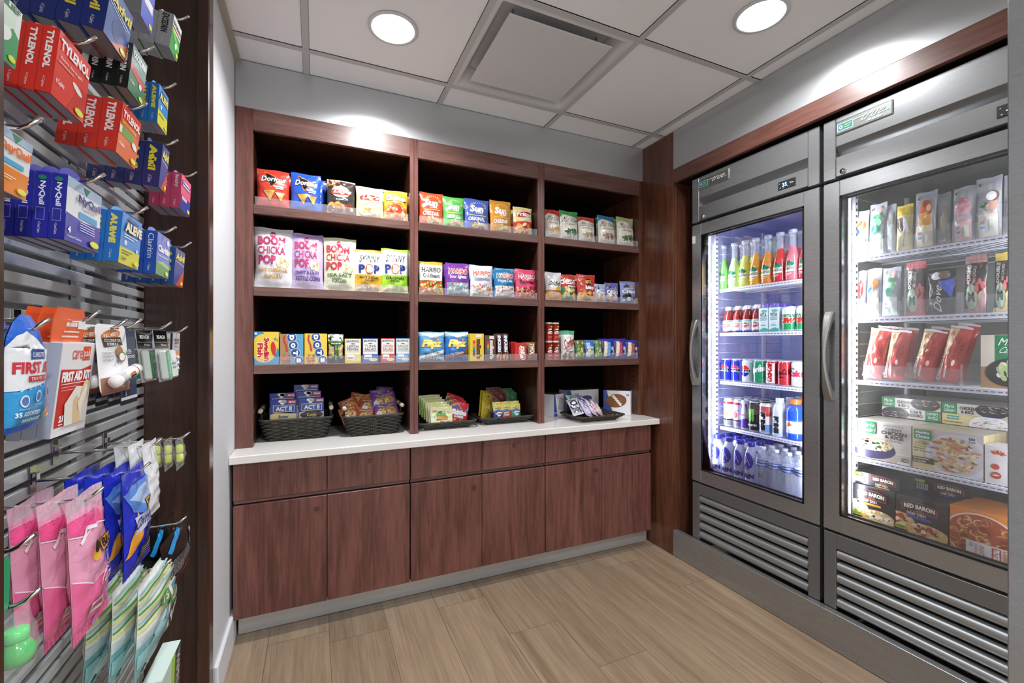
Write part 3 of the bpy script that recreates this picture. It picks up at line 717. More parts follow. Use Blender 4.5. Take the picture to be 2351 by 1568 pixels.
    for y0, y1 in ((-.0008, .003), (.0385, .046)):
        gs.box(g0, y0, gz0, g0+e, y1, gz1); gs.box(g1-e, y0, gz0, g1, y1, gz1); gs.box(g0, y0, gz0, g1, y1, gz0+e); gs.box(g0, y0, gz1-e, g1, y1, gz1)
    gs.box(-hw+.004, .030, 1.8595, hw-.004, .044, 1.8765)  # strip added above the door to stop case light leaking through the gap
    gs.box(-hw+.004, .0425, .47, -hw+.03, .049, 1.85); gs.box(hw-.03, .0425, .47, hw-.004, .049, 1.85)
    kid(d, gs.build('gasket_and_light_stop', 'rubber', d))
    kid(d, MB().box(g0+.002, .006, gz0+.002, g1-.002, .010, gz1-.002).build('glass_pane', 'glass' if i == 0 else 'frosted_glass', d))
    hb = MB(); V = []; F = []; n = 24          # cast bow handle: wide ends, arched grip
    for k in range(n+1):
        f = k/n; z = .985+f*.355; o_ = math.sin(math.pi*f); out = -.012-.026*o_**.7; tk = .010+.012*(1-o_)
        wd = .030+.006*math.cos(2*math.pi*f)-.009*o_; xc = -hw+.026-.006*o_
        inn = 0.0 if f < .1 or f > .9 else out+tk
        V += [(xc-wd/2, out+.004, z), (xc-wd/2+.006, out, z), (xc+wd/2-.006, out, z), (xc+wd/2, out+.004, z), (xc+wd/2, inn, z), (xc-wd/2, inn, z)]
    for k in range(n): F += [(k*6+j, k*6+(j+1) % 6, (k+1)*6+(j+1) % 6, (k+1)*6+j) for j in range(6)]
    F += [tuple(range(6))[::-1], tuple(range(n*6, n*6+6))]; hb.add(V, F, smooth=False); kid(d, hb.build('handle', 'cast_steel', d))
    if i == 0: kid(d, MB().bbox(-hw+.002, -.0008, 1.76, -hw+.024, 0, 1.80, .0002).build('sticker', 'paint_white', d))
    # louvred grille
    gr = P('grille', [(-hw+.001, .002, .1485, -hw+st+.001, .03, .4505, .0015), (hw-st-.001, .002, .1485, hw-.001, .03, .4505, .0015), (-hw+st+.001, .002, .3925, hw-st-.001, .03, .4505, .0015), (-hw+st, .032, .1485, hw-st, .036, .39, .0005, 1)], ['louvre_face', 'rubber'])
    lb = MB()
    for k in range(5):
        z = .1555+k*.0485; pr = []
        for a in range(0, 181, 18): pr.append((.024-.022*math.sin(math.radians(a))**.8, z+.0195-.0195*math.cos(math.radians(a))))
        V = [(x, p[0], p[1]) for x in (-hw+st+.003, hw-st-.003) for p in pr]; m_ = len(pr)
        lb.add(V, [(j, m_+j, m_+j+1, j+1) for j in range(m_-1)], smooth=True); lb.add(V, [tuple(range(m_)), tuple(range(m_, 2*m_))[::-1]])
    kid(gr, lb.build('louvres', 'louvre_steel', gr))
    # lamps: LED strips behind the door frame
    for s_ in (-1, 1):
        lb = MB(); lb.bbox(s_*(hw-.053)-.006, .052, .52, s_*(hw-.053)+.006, .066, 1.86, .001, m=0)
        for k in range(27): z = .545+k*.05; lb.bbox(s_*(hw-.060)-.002, .0505, z, s_*(hw-.060)+.004, .0525, z+.016, .0004, m=1)
        lb.box(s_*(hw-.0655)-.0012, .055, .53, s_*(hw-.0655)+.0012, .064, 1.85, m=1)
        kid(r, lb.build('light_strip', ['wire_white', 'led'], r))
    # wire shelves
    for z in SHZ[i]:
        b = MB(); y0 = SHX[i]-FX; x0, x1 = -hw+.057, hw-.057
        b.bbox(x0, y0-.004, z-.016, x1, y0+.002, z+.002, .001); b.tube([(x0, y0+.004, z-.004), (x1, y0+.004, z-.004)], .003, 6)
        k = 0
        while x0+.012+k*.0135 < x1-.008: x = x0+.012+k*.0135; b.tube([(x, y0, z-.0035), (x, D-.09, z-.0035)], .0018, 5); k += 1
        for y in (.2, .38, .55): b.tube([(x0, y0+y, z-.008), (x1, y0+y, z-.008)], .003, 6)
        k = 0
        while x0+.01+k*.017 < x1-.02: x = x0+.01+k*.017; b.box(x, y0-.0046, z-.009, x+.011, y0-.0041, z-.0055, m=1); k += 1
        kid(r, b.build('wire_shelf', ['wire_white', 'shelf_slot'], r))
    return r
plain('badge_grey', '#666d69', .4, .5); plain('shelf_slot', '#6a6f90', .6); plain('louvre_face', '#7d7f81', .36, .6)
CASE = [cold_case(0), cold_case(1)]
# ================================================================= SNACKS ON THE SHELVES
CHIP = ['#e0a64e', '#f0c677', '#d38f34', '#f6d890']
def A_tortilla(base):
    A = Art(); A.poly([(.22, .93), (.80, .74), (.42, .50)], '#f08a3c'); A.poly([(.25, .90), (.74, .74), (.43, .53)], '#1b1414')
    A.t('Doritos', .13, .66, .86, .80, '#fff', .03, o='#1b1414', ow=.05, sh=.05)
    A.rect(.52, .52, .84, .56, '#fff'); A.rect(.58, .475, .82, .505, '#f6e6d8')
    for (x, y, s) in ((.18, .36, 1), (.55, .34, .85)):
        A.poly([(x, y+.06*s), (x+.40*s, y+.08*s), (x+.24*s, y-.22*s)], '#8c4a18'); A.poly([(x+.02, y+.05*s), (x+.38*s, y+.07*s), (x+.235*s, y-.19*s)], '#e5b25e')
        n = len(A.L); A.blobs(x+.1*s, y-.05*s, x+.3*s, y+.05*s, 26, ['#f4d491', '#c98636', '#d99e4c'], .012, 3); A.flat(n, 2)
    return A
def A_oval(c0, txt='Lay\'s', sub=None, dark=False):
    A = Art(); 
    if dark:
        A.poly([(0, .99), (.5, .99), (.12, .80), (0, .86)], '#c9a068'); n = len(A.L); A.blobs(.02, .78, .98, .97, 26, ['#d9b985', '#5a2a22', '#8b4a3a', '#c9a068'], .05, 4); A.flat(n, 3)
    A.ell(.47, .64, .33, .17, '#f4efd9'); A.ell(.47, .64, .30, .15, '#f2dc8e' if not dark else '#e9e2c4'); A.poly([(.12, .66), (.3, .72), (.62, .73), (.88, .69), (.84, .58), (.5, .53), (.14, .56)], '#c5352a')
    A.t(txt, .18, .56, .80, .72, '#fff', .03, sh=.15)
    A.t(sub or 'CLASSIC', .3, .40, .72, .44, '#e8e2cf' if dark else '#9a8440')
    n = len(A.L); A.blobs(.05, .06, .95, .30, 24, ['#e9cf8a', '#f3e2ae', '#d6ad5a'] if not dark else ['#c8873e', '#7a3320', '#e2b26a', '#4a1f18'], .09, 6, 1.3, 9); A.flat(n, 4)
    return A
def A_cheese():
    A = Art(); A.t('Cheetos', .08, .62, .92, .80, '#fff', .06, o='#2a1a12', ow=.06, arc=.2); A.t('CRUNCHY', .3, .54, .74, .585, '#7a3b12')
    A.ell(.5, .30, .46, .22, '#c2361f'); n = len(A.L); A.blobs(.05, .04, .95, .48, 60, ['#e8632a', '#f08a35', '#d44a1e', '#f4a04c', '#f6e3d2'], .05, 8, 2.0); A.flat(n, 4); return A
def A_sun(c2, sub):
    A = Art(); 
    for k in range(14):
        a = math.pi*(k/13)*1.1-.15; A.line([(.55+.24*math.cos(a), .74+.12*math.sin(a)), (.55+.36*math.cos(a), .74+.18*math.sin(a))], .0022, '#f8e6a0')
    n = len(A.L)
    A.flat(0, 1); A.t('Sun', .17, .56, .72, .78, '#fff', .05, sh=.1); A.t('CHIPS', .4, .50, .72, .56, '#fff', .02); A.rect(.15, .44, .85, .465, '#f2d66a')
    A.t(sub, .12, .28, .80, .40, '#fff', .04); n = len(A.L); A.blobs(.3, .05, .95, .22, 14, ['#e8cf94', '#d9b468', '#f2e2b8', c2], .07, 5, 1.8); A.flat(n, 3); return A
def A_corn():
    A = Art(); A.rect(0, .0, 1, .5, '#d2402e'); A.poly([(0, .5), (1, .58), (1, .5), (0, .44)], '#f0d478'); A.ell(.52, .73, .42, .10, '#c8322a', rot=.2); A.t('Fritos', .12, .65, .92, .81, '#fff', .04, sh=.1, o='#7b1511')
    A.t('ORIGINAL', .3, .48, .84, .56, '#fff', .02); n = len(A.L); A.blobs(.1, .05, .9, .38, 26, ['#f1c27c', '#e8a05a', '#f6dca4', '#d9764a'], .08, 9, 1.5); A.flat(n, 4); return A
def A_boom(tc, flav, fc, band=None, hatch='#b9b9bd'):
    A = Art(); n = len(A.L)
    for k in range(26): A.line([(.02+k*.038, .945), (.05+k*.038, .995)], .0008, hatch)
    A.flat(n, 1); A.circ(.47, .885, .075, tc); A.t('ANGIES', .41, .873, .53, .897, '#fff')
    A.t('BOOM', .08, .70, .80, .85, tc, .05); A.t('CHICKA', .08, .545, .80, .68, tc, .02); A.t('POP', .08, .375, .56, .53, tc, .05)
    n = len(A.L); A.blobs(.58, .36, .86, .46, 22, ['#f5edd6', '#e6c98a', '#fff8e6', '#d9b36a'], .05, 3); A.flat(n, 3)
    if band: A.rect(0, .03, 1, .22, band)
    f = flav.split('|'); A.t(f[0], .1, .255, .88, .315, fc, .03); A.t(f[1], .12 if len(f[1]) > 8 else .26, .145, .9 if len(f[1]) > 8 else .7, .225, fc, .02); return A
def A_skinny(bc, fl):
    A = Art(); A.rect(0, 0, 1, .40, bc); A.t('SKiNNY', .14, .69, .86, .86, '#23222a', .0, sh=.08); A.t('P', .12, .43, .34, .63, '#2f3e8c', .05); A.circ(.5, .53, .155, '#c65a3a'); n = len(A.L); A.blobs(.42, .47, .58, .59, 12, ['#fdf8e8', '#e8d8a8'], .06, 3, inside=(.5, .53, .11, .075)); A.flat(n, 2)
    A.t('P', .67, .43, .89, .63, '#2f3e8c', .05); A.t(fl, .14, .30, .86, .36, '#2a2622', .02); A.t('POPCORN', .33, .245, .66, .285, '#2a2622'); n = len(A.L); A.blobs(.05, .03, .95, .15, 20, ['#fdf4d8', '#e9d39a', '#fff'], .06, 5); A.flat(n, 3); return A
def A_gummy(tc, oc, sub, sc, win, band=None, seed=2):
    A = Art()
    if band: A.rect(0, .42, 1, .90, band)
    A.t('HARIBO', .10, .66, .90, .82, tc, .03, o=oc, ow=.05, sh=.03); A.t(sub, .15, .50, .86, .63, sc, .02)
    A.rect(.04, .06, .96, .40, win[0]); n = len(A.L); A.blobs(.06, .08, .94, .38, 70, win, .05, seed); A.flat(n, 4); return A
def A_kettle(top, sub, deco):
    A = Art(); A.rect(0, .87, 1, 1, top); A.poly([(.0, .9), (0, .78), (.2, .86), (.5, .88), (.8, .86), (1, .78), (1, .9)], top); A.ell(.5, .42, .44, .42, '#f1ece0')
    A.t('Miss Vickie\'s', .06, .60, .97, .80, '#2a2620', .0, sh=.2); A.t(sub, .2, .50, .82, .555, '#8c7a5c'); n = len(A.L); A.blobs(.25, .20, .8, .36, 16, deco, .07, 4, 1.6); A.flat(n, 3); A.rect(.2, .12, .8, .13, '#cfc6b2'); return A
def A_cracker(kind):
    A = Art()
    if kind == 'fish':
        A.rect(0, .0, 1, .34, '#e8a44c'); A.rect(0, .30, 1, .36, '#b9712c'); A.ell(.42, .58, .36, .17, '#fdfdfb'); A.t('Goldfish', .08, .51, .80, .68, '#1f1b1a', .03, sh=.15); A.ell(.7, .42, .16, .07, '#f0ad3c', rot=.4); A.t('CHEDDAR', .16, .20, .8, .29, '#fff', .02)
    elif kind == 'square':
        A.rect(0, .0, 1, .52, '#3e7a56'); A.rect(0, .56, .32, 1, '#c23a2a'); A.t('CHEEZ-IT', -.04, .62, .96, .80, '#fff', .06, o='#8e1c14'); n = len(A.L); A.blobs(.15, .08, .9, .5, 18, ['#f3e2b4', '#f0c878', '#fdf4dc', '#e9a850'], .12, 5, 1.2, 4); A.flat(n, 3); A.rect(.4, .52, .95, .56, '#f4efe0')
    else:
        A.rect(0, 0, 1, .22, '#e2b983'); A.circ(.55, .72, .17, '#2a2540'); A.t('RITZ', .40, .66, .72, .78, '#f3c84a', .05); A.t('bits', .36, .44, .84, .58, '#fff', .07); A.t('TO-GO', .08, .90, .4, .95, '#fff'); n = len(A.L); A.blobs(.1, .2, .9, .36, 18, ['#e5a552', '#f1cf8c', '#b85a2a'], .08, 5); A.flat(n, 3); A.t('CHEESE', .3, .08, .7, .13, '#7a4a22')
    return A
def A_cookie(nm, c1, seed=3):
    A = Art(); A.t(nm, .08, .42, .92, .62, '#fff', .04, o=c1); n = len(A.L); A.blobs(.1, .08, .9, .36, 8, ['#1f1a22', '#f2f0f4', '#c8a878'], .13, seed, 1, 10); A.blobs(.1, .7, .9, .9, 5, ['#2a2540', '#c8a878'], .09, seed+1, 1, 10); A.flat(n, 3); A.rect(.2, .66, .8, .68, '#fff'); return A
def A_fish_candy():
    A = Art(); A.rect(0, 0, 1, 1, '#2a93cf'); A.ell(.40, .50, .52, .44, '#f2d24a', 28); A.poly([(.35, 1), (1, 1), (1, .45), (.8, .62)], '#f2d24a'); A.ell(.40, .50, .44, .36, '#f2d24a')
    A.t('Swedish', .40, .10, .62, .82, '#c8261e', .05, r=-90, o='#fff', ow=.05); A.t('Fish', .14, .22, .36, .66, '#c8261e', .05, r=-90, o='#fff', ow=.05)
    A.ell(.78, .50, .10, .20, '#d5261f', rot=.1); A.poly([(.76, .30), (.90, .27), (.86, .38)], '#d5261f'); A.poly([(.9, .78), (.94, .70), (.97, .76)], '#2a93cf'); A.poly([(.8, .80), (.86, .74), (.92, .83)], '#2a93cf'); A.circ(.08, .94, .05, '#e8f4fa'); return A
def A_dots(bg, side):
    A = Art(); A.rect(0, 0, .38, 1, side); A.poly([(.38, 1), (1, 1), (1, 0), (.38, 0)], bg)
    A.line([(.20, .95), (.16, .80), (.26, .62), (.30, .42)], .009, '#c8302a'); 
    for k, (l, x, y) in enumerate((('D', .50, .88), ('O', .56, .62), ('T', .66, .37), ('S', .80, .12))):
        A.circ(x, y, .215, '#f4f6f8'); A.circ(x, y, .195, '#1d4b94'); A.t(l, x-.1, y-.085, x+.1, y+.085, '#fff', .08, r=-90)
    n = len(A.L); A.blobs(.1, .05, .42, .32, 16, ['#d8503c', '#e88a6a', '#3f9a5c', '#e6c04a', '#5aa8b8', '#c4423a'], .055, 4); A.flat(n, 3); return A
def A_pist():
    A = Art(); A.rect(0, .72, 1, 1, '#b8bcbe'); n = len(A.L); A.blobs(.05, .74, .95, .98, 26, ['#e9ecee', '#2a2a2c', '#8a8e90', '#fff'], .07, 5, 2); A.flat(n, 3); A.rect(0, .70, 1, .76, '#3d8a2c'); A.poly([(.05, .68), (.38, .5), (.38, .3), (.2, .15), (.02, .2)], '#cbb78c'); A.poly([(.95, .68), (.64, .5), (.64, .3), (.8, .15), (.98, .2)], '#cbb78c')
    n = len(A.L); A.blobs(.04, .2, .34, .62, 14, ['#e5d3a4', '#a08a5a'], .07, 5, 1.6); A.blobs(.68, .2, .96, .62, 14, ['#e5d3a4', '#a08a5a'], .07, 6, 1.6); A.flat(n, 3); A.t('Wonderful', .16, .64, .84, .695, '#fff', .02); A.t('PISTACHIOS', .42, .12, .58, .60, '#7ed957', .02, r=90); return A
def A_salad(c, l1, l2, tc):
    A = Art(); A.rect(.04, .36, .96, .97, '#f0ede6'); A.t('BRUNSWICK', .10, .84, .90, .93, '#1f2f52', .03, arc=.15); A.ell(.5, .79, .14, .022, '#3a6aa8'); A.t(l1, .14, .63, .86, .74, tc, .0); A.t(l2, .14, .51, .86, .61, tc, .0); A.rect(.10, .475, .90, .488, c); A.rect(0, 0, 1, .36, c)
    A.rect(.12, .15, .58, .34, '#f4f2ec'); A.rect(.16, .19, .52, .24, '#6a88b8'); A.ell(.68, .13, .26, .065, '#f6efdc'); A.ell(.68, .135, .2, .045, '#e8d6a8'); return A
def A_pretz(w):
    A = Art(); A.rect(0, .84, 1, 1, '#8fc3e6'); A.poly([(0, .95), (.5, .80), (1, .92), (1, .98), (.4, .9), (0, 1)], '#d8ecf8'); 
    n = len(A.L)
    for x, y in ((.62, .78), (.74, .74), (.52, .74)): A.circ(x, y, .075, '#b06a2a'); A.circ(x, y, .05, '#4a8ac8')
    A.flat(n, 2); A.t('Flipz', .08, .42, .84, .74, '#f4e27a', .06, sh=.12, o='#a8742a'); A.poly([(.0, .18), (1, .40), (1, .28), (.0, .06)], '#f0eee9' if w else '#8a4a26'); A.t('White Fudge' if w else 'Milk Chocolate', .2, .23, .78, .32, '#222' if w else '#fff', .0).tilt(1, 9, .5, .27)
    n = len(A.L)
    for k in range(7): x = .12+.13*k; y = .09+.05*(k % 2); A.circ(x, y, .075, '#f4f1ea' if w else '#6a3a24'); A.circ(x, y, .035, '#3a7ac8')
    A.flat(n, 2); return A
def A_mm(bg, peanut):
    A = Art(); A.t('m&m\'s', .46, .06, .84, .80, '#5a2b1c' if peanut else '#e9dccb', .08, r=-90); n = len(A.L)
    for k, c_ in enumerate(('#d2322a', '#e8862e', '#3aa04a', '#2a6ac0', '#6a3a22')): A.circ(.30, .68-.11*k, .10, c_)
    A.flat(n, 2); A.rect(.42, .86, .84, .97, '#e8e4dc'); return A
def A_bar(txt, tc, oc, extra=None):
    A = Art(); 
    if extra: A.poly([(0, 0), (1, 0), (1, .28), (0, .22)], extra); n = len(A.L); A.blobs(.1, .02, .9, .26, 12, ['#d9b06a', '#7a4420', '#f0d8a0'], .12, 4); A.flat(n, 2)
    A.t(txt, .22, .30, .78, .93, tc, .05, r=-90, o=oc); return A
def A_kit():
    A = Art(); A.ell(.62, .42, .25, .42, '#fff', rot=.25); A.ell(.62, .42, .22, .38, '#c8221c', rot=.25); A.t('KitKat', .44, .10, .84, .78, '#fff', .05, r=-90); return A
def A_crisp():
    A = Art(); A.ell(.52, .62, .33, .105, '#fbf8f2'); A.ell(.36, .615, .18, .045, '#1e1a1c'); A.ell(.68, .615, .18, .045, '#1e1a1c'); A.t('PRINGLES', .12, .40, .92, .50, '#fff', .03); A.ell(.7, .85, .2, .05, '#e8c83c'); A.rect(.2, .20, .8, .215, '#fbe8e0'); return A
def A_combo():
    A = Art(); A.rect(0, .86, 1, 1, '#4fa886'); A.t('Combos', .10, .42, .92, .74, '#b0302c', .03, sh=.1).tilt(1, 18, .5, .58); A.line([(.1, .36), (.5, .34), (.95, .58)], .003, '#b0302c'); A.t('Pretzel', .3, .24, .8, .30, '#555'); n = len(A.L); A.blobs(.05, .03, .9, .18, 16, ['#b06a4a', '#e0b890', '#8a4a34', '#d8d0c8'], .1, 3); A.flat(n, 3); return A
def A_granola(c2):
    A = Art(); A.rect(.18, .05, .82, .72, c2); n = len(A.L); A.blobs(.1, .1, .9, .55, 18, ['#d8bc7a', '#8aa84a', '#7a5230', '#e9dcae'], .14, 5); A.blobs(.1, .78, .9, .95, 8, ['#a8603a', '#d8a87a'], .1, 6); A.flat(n, 3); return A
def A_rice(c_):
    A = Art(); A.rect(.0, .0, 1, 1, c_); A.t('RICE', .12, .68, .46, .86, '#fff', .04); A.t('KRISPIES', .12, .54, .9, .66, '#fff', .04); n = len(A.L); A.blobs(.15, .12, .85, .46, 12, ['#f0d8a0', '#c8e0f8', '#e8c070'], .14, 5); A.flat(n, 2); return A
def A_tart(fill):
    A = Art(); A.poly([(.06, .10), (.30, .14), (.38, .86), (.12, .88)], '#f1e6cc'); A.poly([(.32, .12), (.56, .16), (.62, .80), (.40, .84)], fill); A.t('POP', .66, .44, .9, .60, '#fff', .06, r=90); A.t('TARTS', .78, .2, .95, .6, '#fff', .04, r=90); return A

SHZ_ = (1.812, 1.458, 1.119)
def put(o, u0, u1, z, Y, lean, rz, label, cat, group):
    x = (atY(u0, 0, Y)[0]+atY(u1, 0, Y)[0])/2
    o.location = (x, Y, z); o.rotation_euler = (math.radians(-lean), 0, rz); return tag(o, label, cat, group)
def dims(u0, u1, vt, z, Y):
    x0, x1 = atY(u0, 0, Y)[0], atY(u1, 0, Y)[0]; zt = atY((u0+u1)/2, vt, Y)[1]; return x1-x0, zt-z
SN = [  # shelf, u0, u1, v of the top, colour, design, thickness, seal colour, label, copies behind
 (0, 589, 665, 389, '#d8402f', A_tortilla('r'), .05, None, 'red bag of tortilla chips, first on the top shelf at the left'),
 (0, 667, 737, 399, '#2458c8', A_tortilla('b'), .05, None, 'bright blue bag of tortilla chips, right of the red tortilla chip bag'),
 (0, 750, 816, 413, '#3a3633', A_oval('', "Lay's", 'BARBECUE', True), .05, None, 'charcoal barbecue potato chip bag with a yellow and red oval'),
 (0, 817, 880, 430, '#ece2b0', A_oval('', "Lay's"), .05, None, 'pale yellow potato chip bag with a red ribbon, right of the charcoal bag'),
 (0, 881, 936, 438, '#e8ac3a', A_cheese(), .05, None, 'orange bag of cheese puffs, last in the left bay on the top shelf'),
 (1, 584, 673, 523, '#ecebee', A_boom('#c43a72', 'HITE CHEDDAR|POPCORN', '#d29a2c', None), .06, '#d6d6d8', 'tall white popcorn bag with pink capitals, first on the middle shelf at the left'),
 (1, 669, 743, 536, '#cdb6e4', A_boom('#c8446e', 'SWEET & SALTY|KETTLE CORN', '#5a4488', None, '#a48ac4'), .06, '#b49ad4', 'lilac bag of kettle corn with pink capitals'),
 (1, 742, 818, 546, '#ebecc8', A_boom('#c8384e', 'SEA SALT|POPCORN', '#4a7a58', None, '#d8dcb0'), .06, None, 'pale green popcorn bag with red capitals'),
 (1, 814, 878, 573, '#f1f0ee', A_skinny('#e8b434', 'WHITE CHEDDAR'), .055, '#d8a23a', 'small popcorn bag with a mustard yellow lower half'),
 (1, 875, 937, 571, '#f1f3ee', A_skinny('#a6dc3c', 'ORIGINAL'), .055, '#a6dc3c', 'small popcorn bag with a lime green lower half'),
 (0, 962, 1018, 442, '#d2532f', A_sun('#c84a30', 'CHEDDAR'), .045, None, 'burnt orange multigrain chip bag, first in the centre bay on the top shelf'),
 (0, 1017, 1066, 452, '#5cba5a', A_sun('#3a9a4a', 'GARDEN SALSA'), .045, None, 'green multigrain chip bag in the centre bay'),
 (0, 1066, 1123, 457, '#4a63b8', A_sun('#5a78c8', 'ORIGINAL'), .045, None, 'blue multigrain chip bag in the centre bay'),
 (0, 1125, 1174, 461, '#dc952c', A_sun('#f0c060', 'CHEDDAR'), .045, None, 'golden orange multigrain chip bag, beside the corn chips'),
 (0, 1178, 1222, 476, '#f3e3a2', A_corn(), .05, None, 'cream and red bag of corn chips, last in the centre bay on the top shelf'),
 (1, 962, 1017, 600, '#c9a838', A_gummy('#2a2622', '#f4f1ea', 'Goldbears', '#2a2622', ['#c8421f', '#e8b434', '#d86a2a', '#6aa84a', '#f0dc8a'], '#f4f2ec'), .04, None, 'gold foil bag of gummy bears with a white panel'),
 (1, 1023, 1078, 604, '#7a3aa0', A_gummy('#e2492c', '#fff', 'Sour Sghetti', '#fff', ['#8ab8a0', '#c8dcd4', '#d86a8a', '#e8e8e8', '#5a9ac0']), .04, None, 'purple bag of sour gummy candy with lime rays'),
 (1, 1079, 1132, 609, '#dfe1ea', A_gummy('#e2582c', '#fff', 'Unicorn-i-licious', '#8a8aa8', ['#f0d8e0', '#c8e0d8', '#e8c848', '#d87a8a', '#7a9a6a', '#fff']), .04, None, 'silvery white bag of gummy candy, middle of the five gummy bags'),
 (1, 1134, 1182, 616, '#1e78ac', A_gummy('#e8582c', '#fff', 'Happy Cola', '#fff', ['#e8e4e0', '#c86a5a', '#fff', '#b8987a', '#d8d0d0']), .04, None, 'teal blue bag of gummy candy'),
 (1, 1183, 1233, 618, '#dc4a72', A_gummy('#f4dce0', '#c8304a', 'Berries', '#2a1c20', ['#c8384e', '#5a1c28', '#e8b0a8', '#a82a3a', '#d8a83a']), .04, None, 'raspberry pink bag of gummy berries at the divider'),
 (0, 1252, 1287, 481, '#e9e2d2', A_kettle('#c83a2e', 'SEA SALT', ['#d8b070', '#b8854a', '#e9d7a8']), .045, None, 'cream kettle chip bag with a red top, first in the right bay'),
 (0, 1285, 1327, 485, '#e9e4d6', A_kettle('#3f9c4e', 'JALAPENO', ['#4a7a52', '#2f5a3c', '#6a9a6a']), .045, None, 'cream kettle chip bag with a bright green top'),
 (0, 1328, 1366, 498, '#e9e2d6', A_kettle('#c84a2e', 'SMOKEHOUSE', ['#c8a88a', '#e2c8a8', '#b08a6a']), .045, None, 'cream kettle chip bag with an orange-red top, in the middle of the five'),
 (0, 1373, 1413, 495, '#e6e2d4', A_kettle('#2f7fa6', 'SALT & VINEGAR', ['#b89878', '#d8c0a0', '#8a6a52']), .045, None, 'cream kettle chip bag with a deep blue top'),
 (0, 1416, 1456, 499, '#e6e0c4', A_kettle('#b8c48a', 'LIME & PEPPER', ['#5a7a4a', '#8aa86a', '#4a6a3c']), .045, None, 'cream kettle chip bag with a pale sage top, last in the right bay'),
 (1, 1252, 1290, 625, '#f0ecec', A_cracker('fish'), .045, None, 'white and orange bag of cheese crackers with a yellow fish'),
 (1, 1288, 1322, 630, '#c8402e', A_cracker('square'), .045, None, 'red and green bag of square cheese crackers'),
 (1, 1324, 1368, 630, '#c84038', A_cracker('ritz'), .045, None, 'bright red bag of cracker bites with a dark round emblem'),
 (1, 1365, 1391, 652, '#a9b6d6', A_cookie('Chips', '#7a88b0'), .035, None, 'small pale blue bag of cookies beside the red cracker bites'),
 (1, 1389, 1420, 649, '#6a6ab8', A_cookie('OREO', '#2a2a78'), .035, None, 'small violet bag of sandwich cookies'),
 (1, 1424, 1460, 646, '#8796cc', A_cookie('Chips', '#5a6ab0', 8), .035, None, 'small periwinkle bag of chocolate chip cookies at the right end'),
 (2, 961, 1020, 762, '#5aa2dc', A_pretz(True), .045, None, 'blue bag of white fudge pretzels, first on the lowest shelf of the centre bay'),
 (2, 1022, 1075, 762, '#2f74c4', A_pretz(False), .045, None, 'blue bag of milk chocolate pretzels, right of the white fudge pretzels'),
 (2, 753, 789, 767, '#161716', A_pist(), .04, None, 'black pouch of pistachios with green lettering'),
 (2, 1288, 1320, 759, '#eceae6', A_combo(), .045, None, 'white bag of stuffed pretzels with a green top'),
]
def snacks():
    for k, (sh, u0, u1, vt, c_, A, d, sealc, lab) in enumerate(SN):
        z = SHZ_[sh]+.0006; Y = YS+.020+d/2; w_, h_ = dims(u0, u1, vt, z, Y)
        R = random.Random(k); lean = R.uniform(2, 5)
        fine = sh == 1 and u0 < 950
        o = bag('snack_bag', w_, h_/math.cos(math.radians(lean)), d, c_, A, k+3, 'foil', .05, .045, bands=[(.945, 1, sealc)] if sealc else None)
        put(o, u0, u1, z, Y, lean, R.uniform(-.05, .05), lab, 'snack bag', 'bags of snacks on the shelves')
        if d >= .04 and not (sh == 2 and u0 < 800):      # the same bag again behind the front one
            b = dup(o); R2 = R.uniform(-.008, .008); b.location = (o.location.x+(.018 if k in (1, 3, 14, 13, 23) else .004)+R2, Y+d+.012, z); b.rotation_euler = (math.radians(-1.5), 0, -.02)
            if k in (4, 14, 20, 24, 19): b.location.x = o.location.x+.002
            b['label'] = 'bag standing just behind the '+lab.split(',')[0]
            b['group'] = 'bags standing behind the front row'
snacks()
def crate(u0, u1, vt, z, d, c_, A, lab, cat='box', name='candy_box', sidec=None, back=0, rz=0, Y=None, group='boxed and wrapped sweets on the lowest shelf', topc=None):
    Yf = Y or YS+.016; w_, h_ = dims(u0, u1, vt, z, Yf); o = carton(name, w_, h_, d, c_, A, sidec=sidec, topc=topc)
    put(o, u0, u1, z+.0005, Yf+d/2, 0, rz, lab, cat, group)
    for k in range(back):
        b = dup(o); b.location = (o.location.x+.001*k, Yf+d/2+(d+.001)*(k+1), z+.0005); b['label'] = lab.split(',')[0]+', %s' % ('right behind the front one', 'third one back', 'fourth one back', 'deepest one')[k]
    return o
Z3 = SHZ_[2]
crate(584, 641, 762, Z3, .035, '#f2d24a', A_fish_candy(), 'yellow and blue box of red fish gummy candy', back=2)
crate(643, 697, 767, Z3, .03, '#8fc4de', A_dots('#5aa8d0', '#b08a5a'), 'blue and tan box of gumdrop candy with big round letters', back=2)
crate(699, 751, 766, Z3, .03, '#f0cf3c', A_dots('#f2d444', '#eec93c'), 'bright yellow box of gumdrop candy with big round letters', back=2)
crate(791, 828, 778, Z3, .045, '#e6cf4a', A_salad('#e6d054', 'LEMON', 'PEPPER', '#3a3a2a'), 'yellow lemon pepper tuna snack box', sidec='#d8c040')
crate(831, 867, 777, Z3, .045, '#3a4f9e', A_salad('#3f62b4', 'TUNA', 'SALAD', '#1f1f2a'), 'navy blue tuna salad snack box', sidec='#2a3a7a')
crate(873, 905, 777, Z3, .045, '#c83a2c', A_salad('#c83c2e', 'CHICKEN', 'SALAD', '#a82a20'), 'red chicken salad snack box', sidec='#a82c22')
crate(907, 939, 777, Z3, .045, '#5a9cd0', A_salad('#6aaadc', 'RANCH', 'CHICKEN', '#4a7a4a'), 'sky blue ranch chicken snack box', sidec='#3a7ab8')
crate(1077, 1109, 766, Z3, .025, '#e8c52c', A_mm('#e8c52c', True), 'yellow box of peanut chocolate candies', back=2)
crate(1111, 1136, 770, Z3, .025, '#5e4034', A_mm('#5e4034', False), 'brown box of milk chocolate candies', back=2)
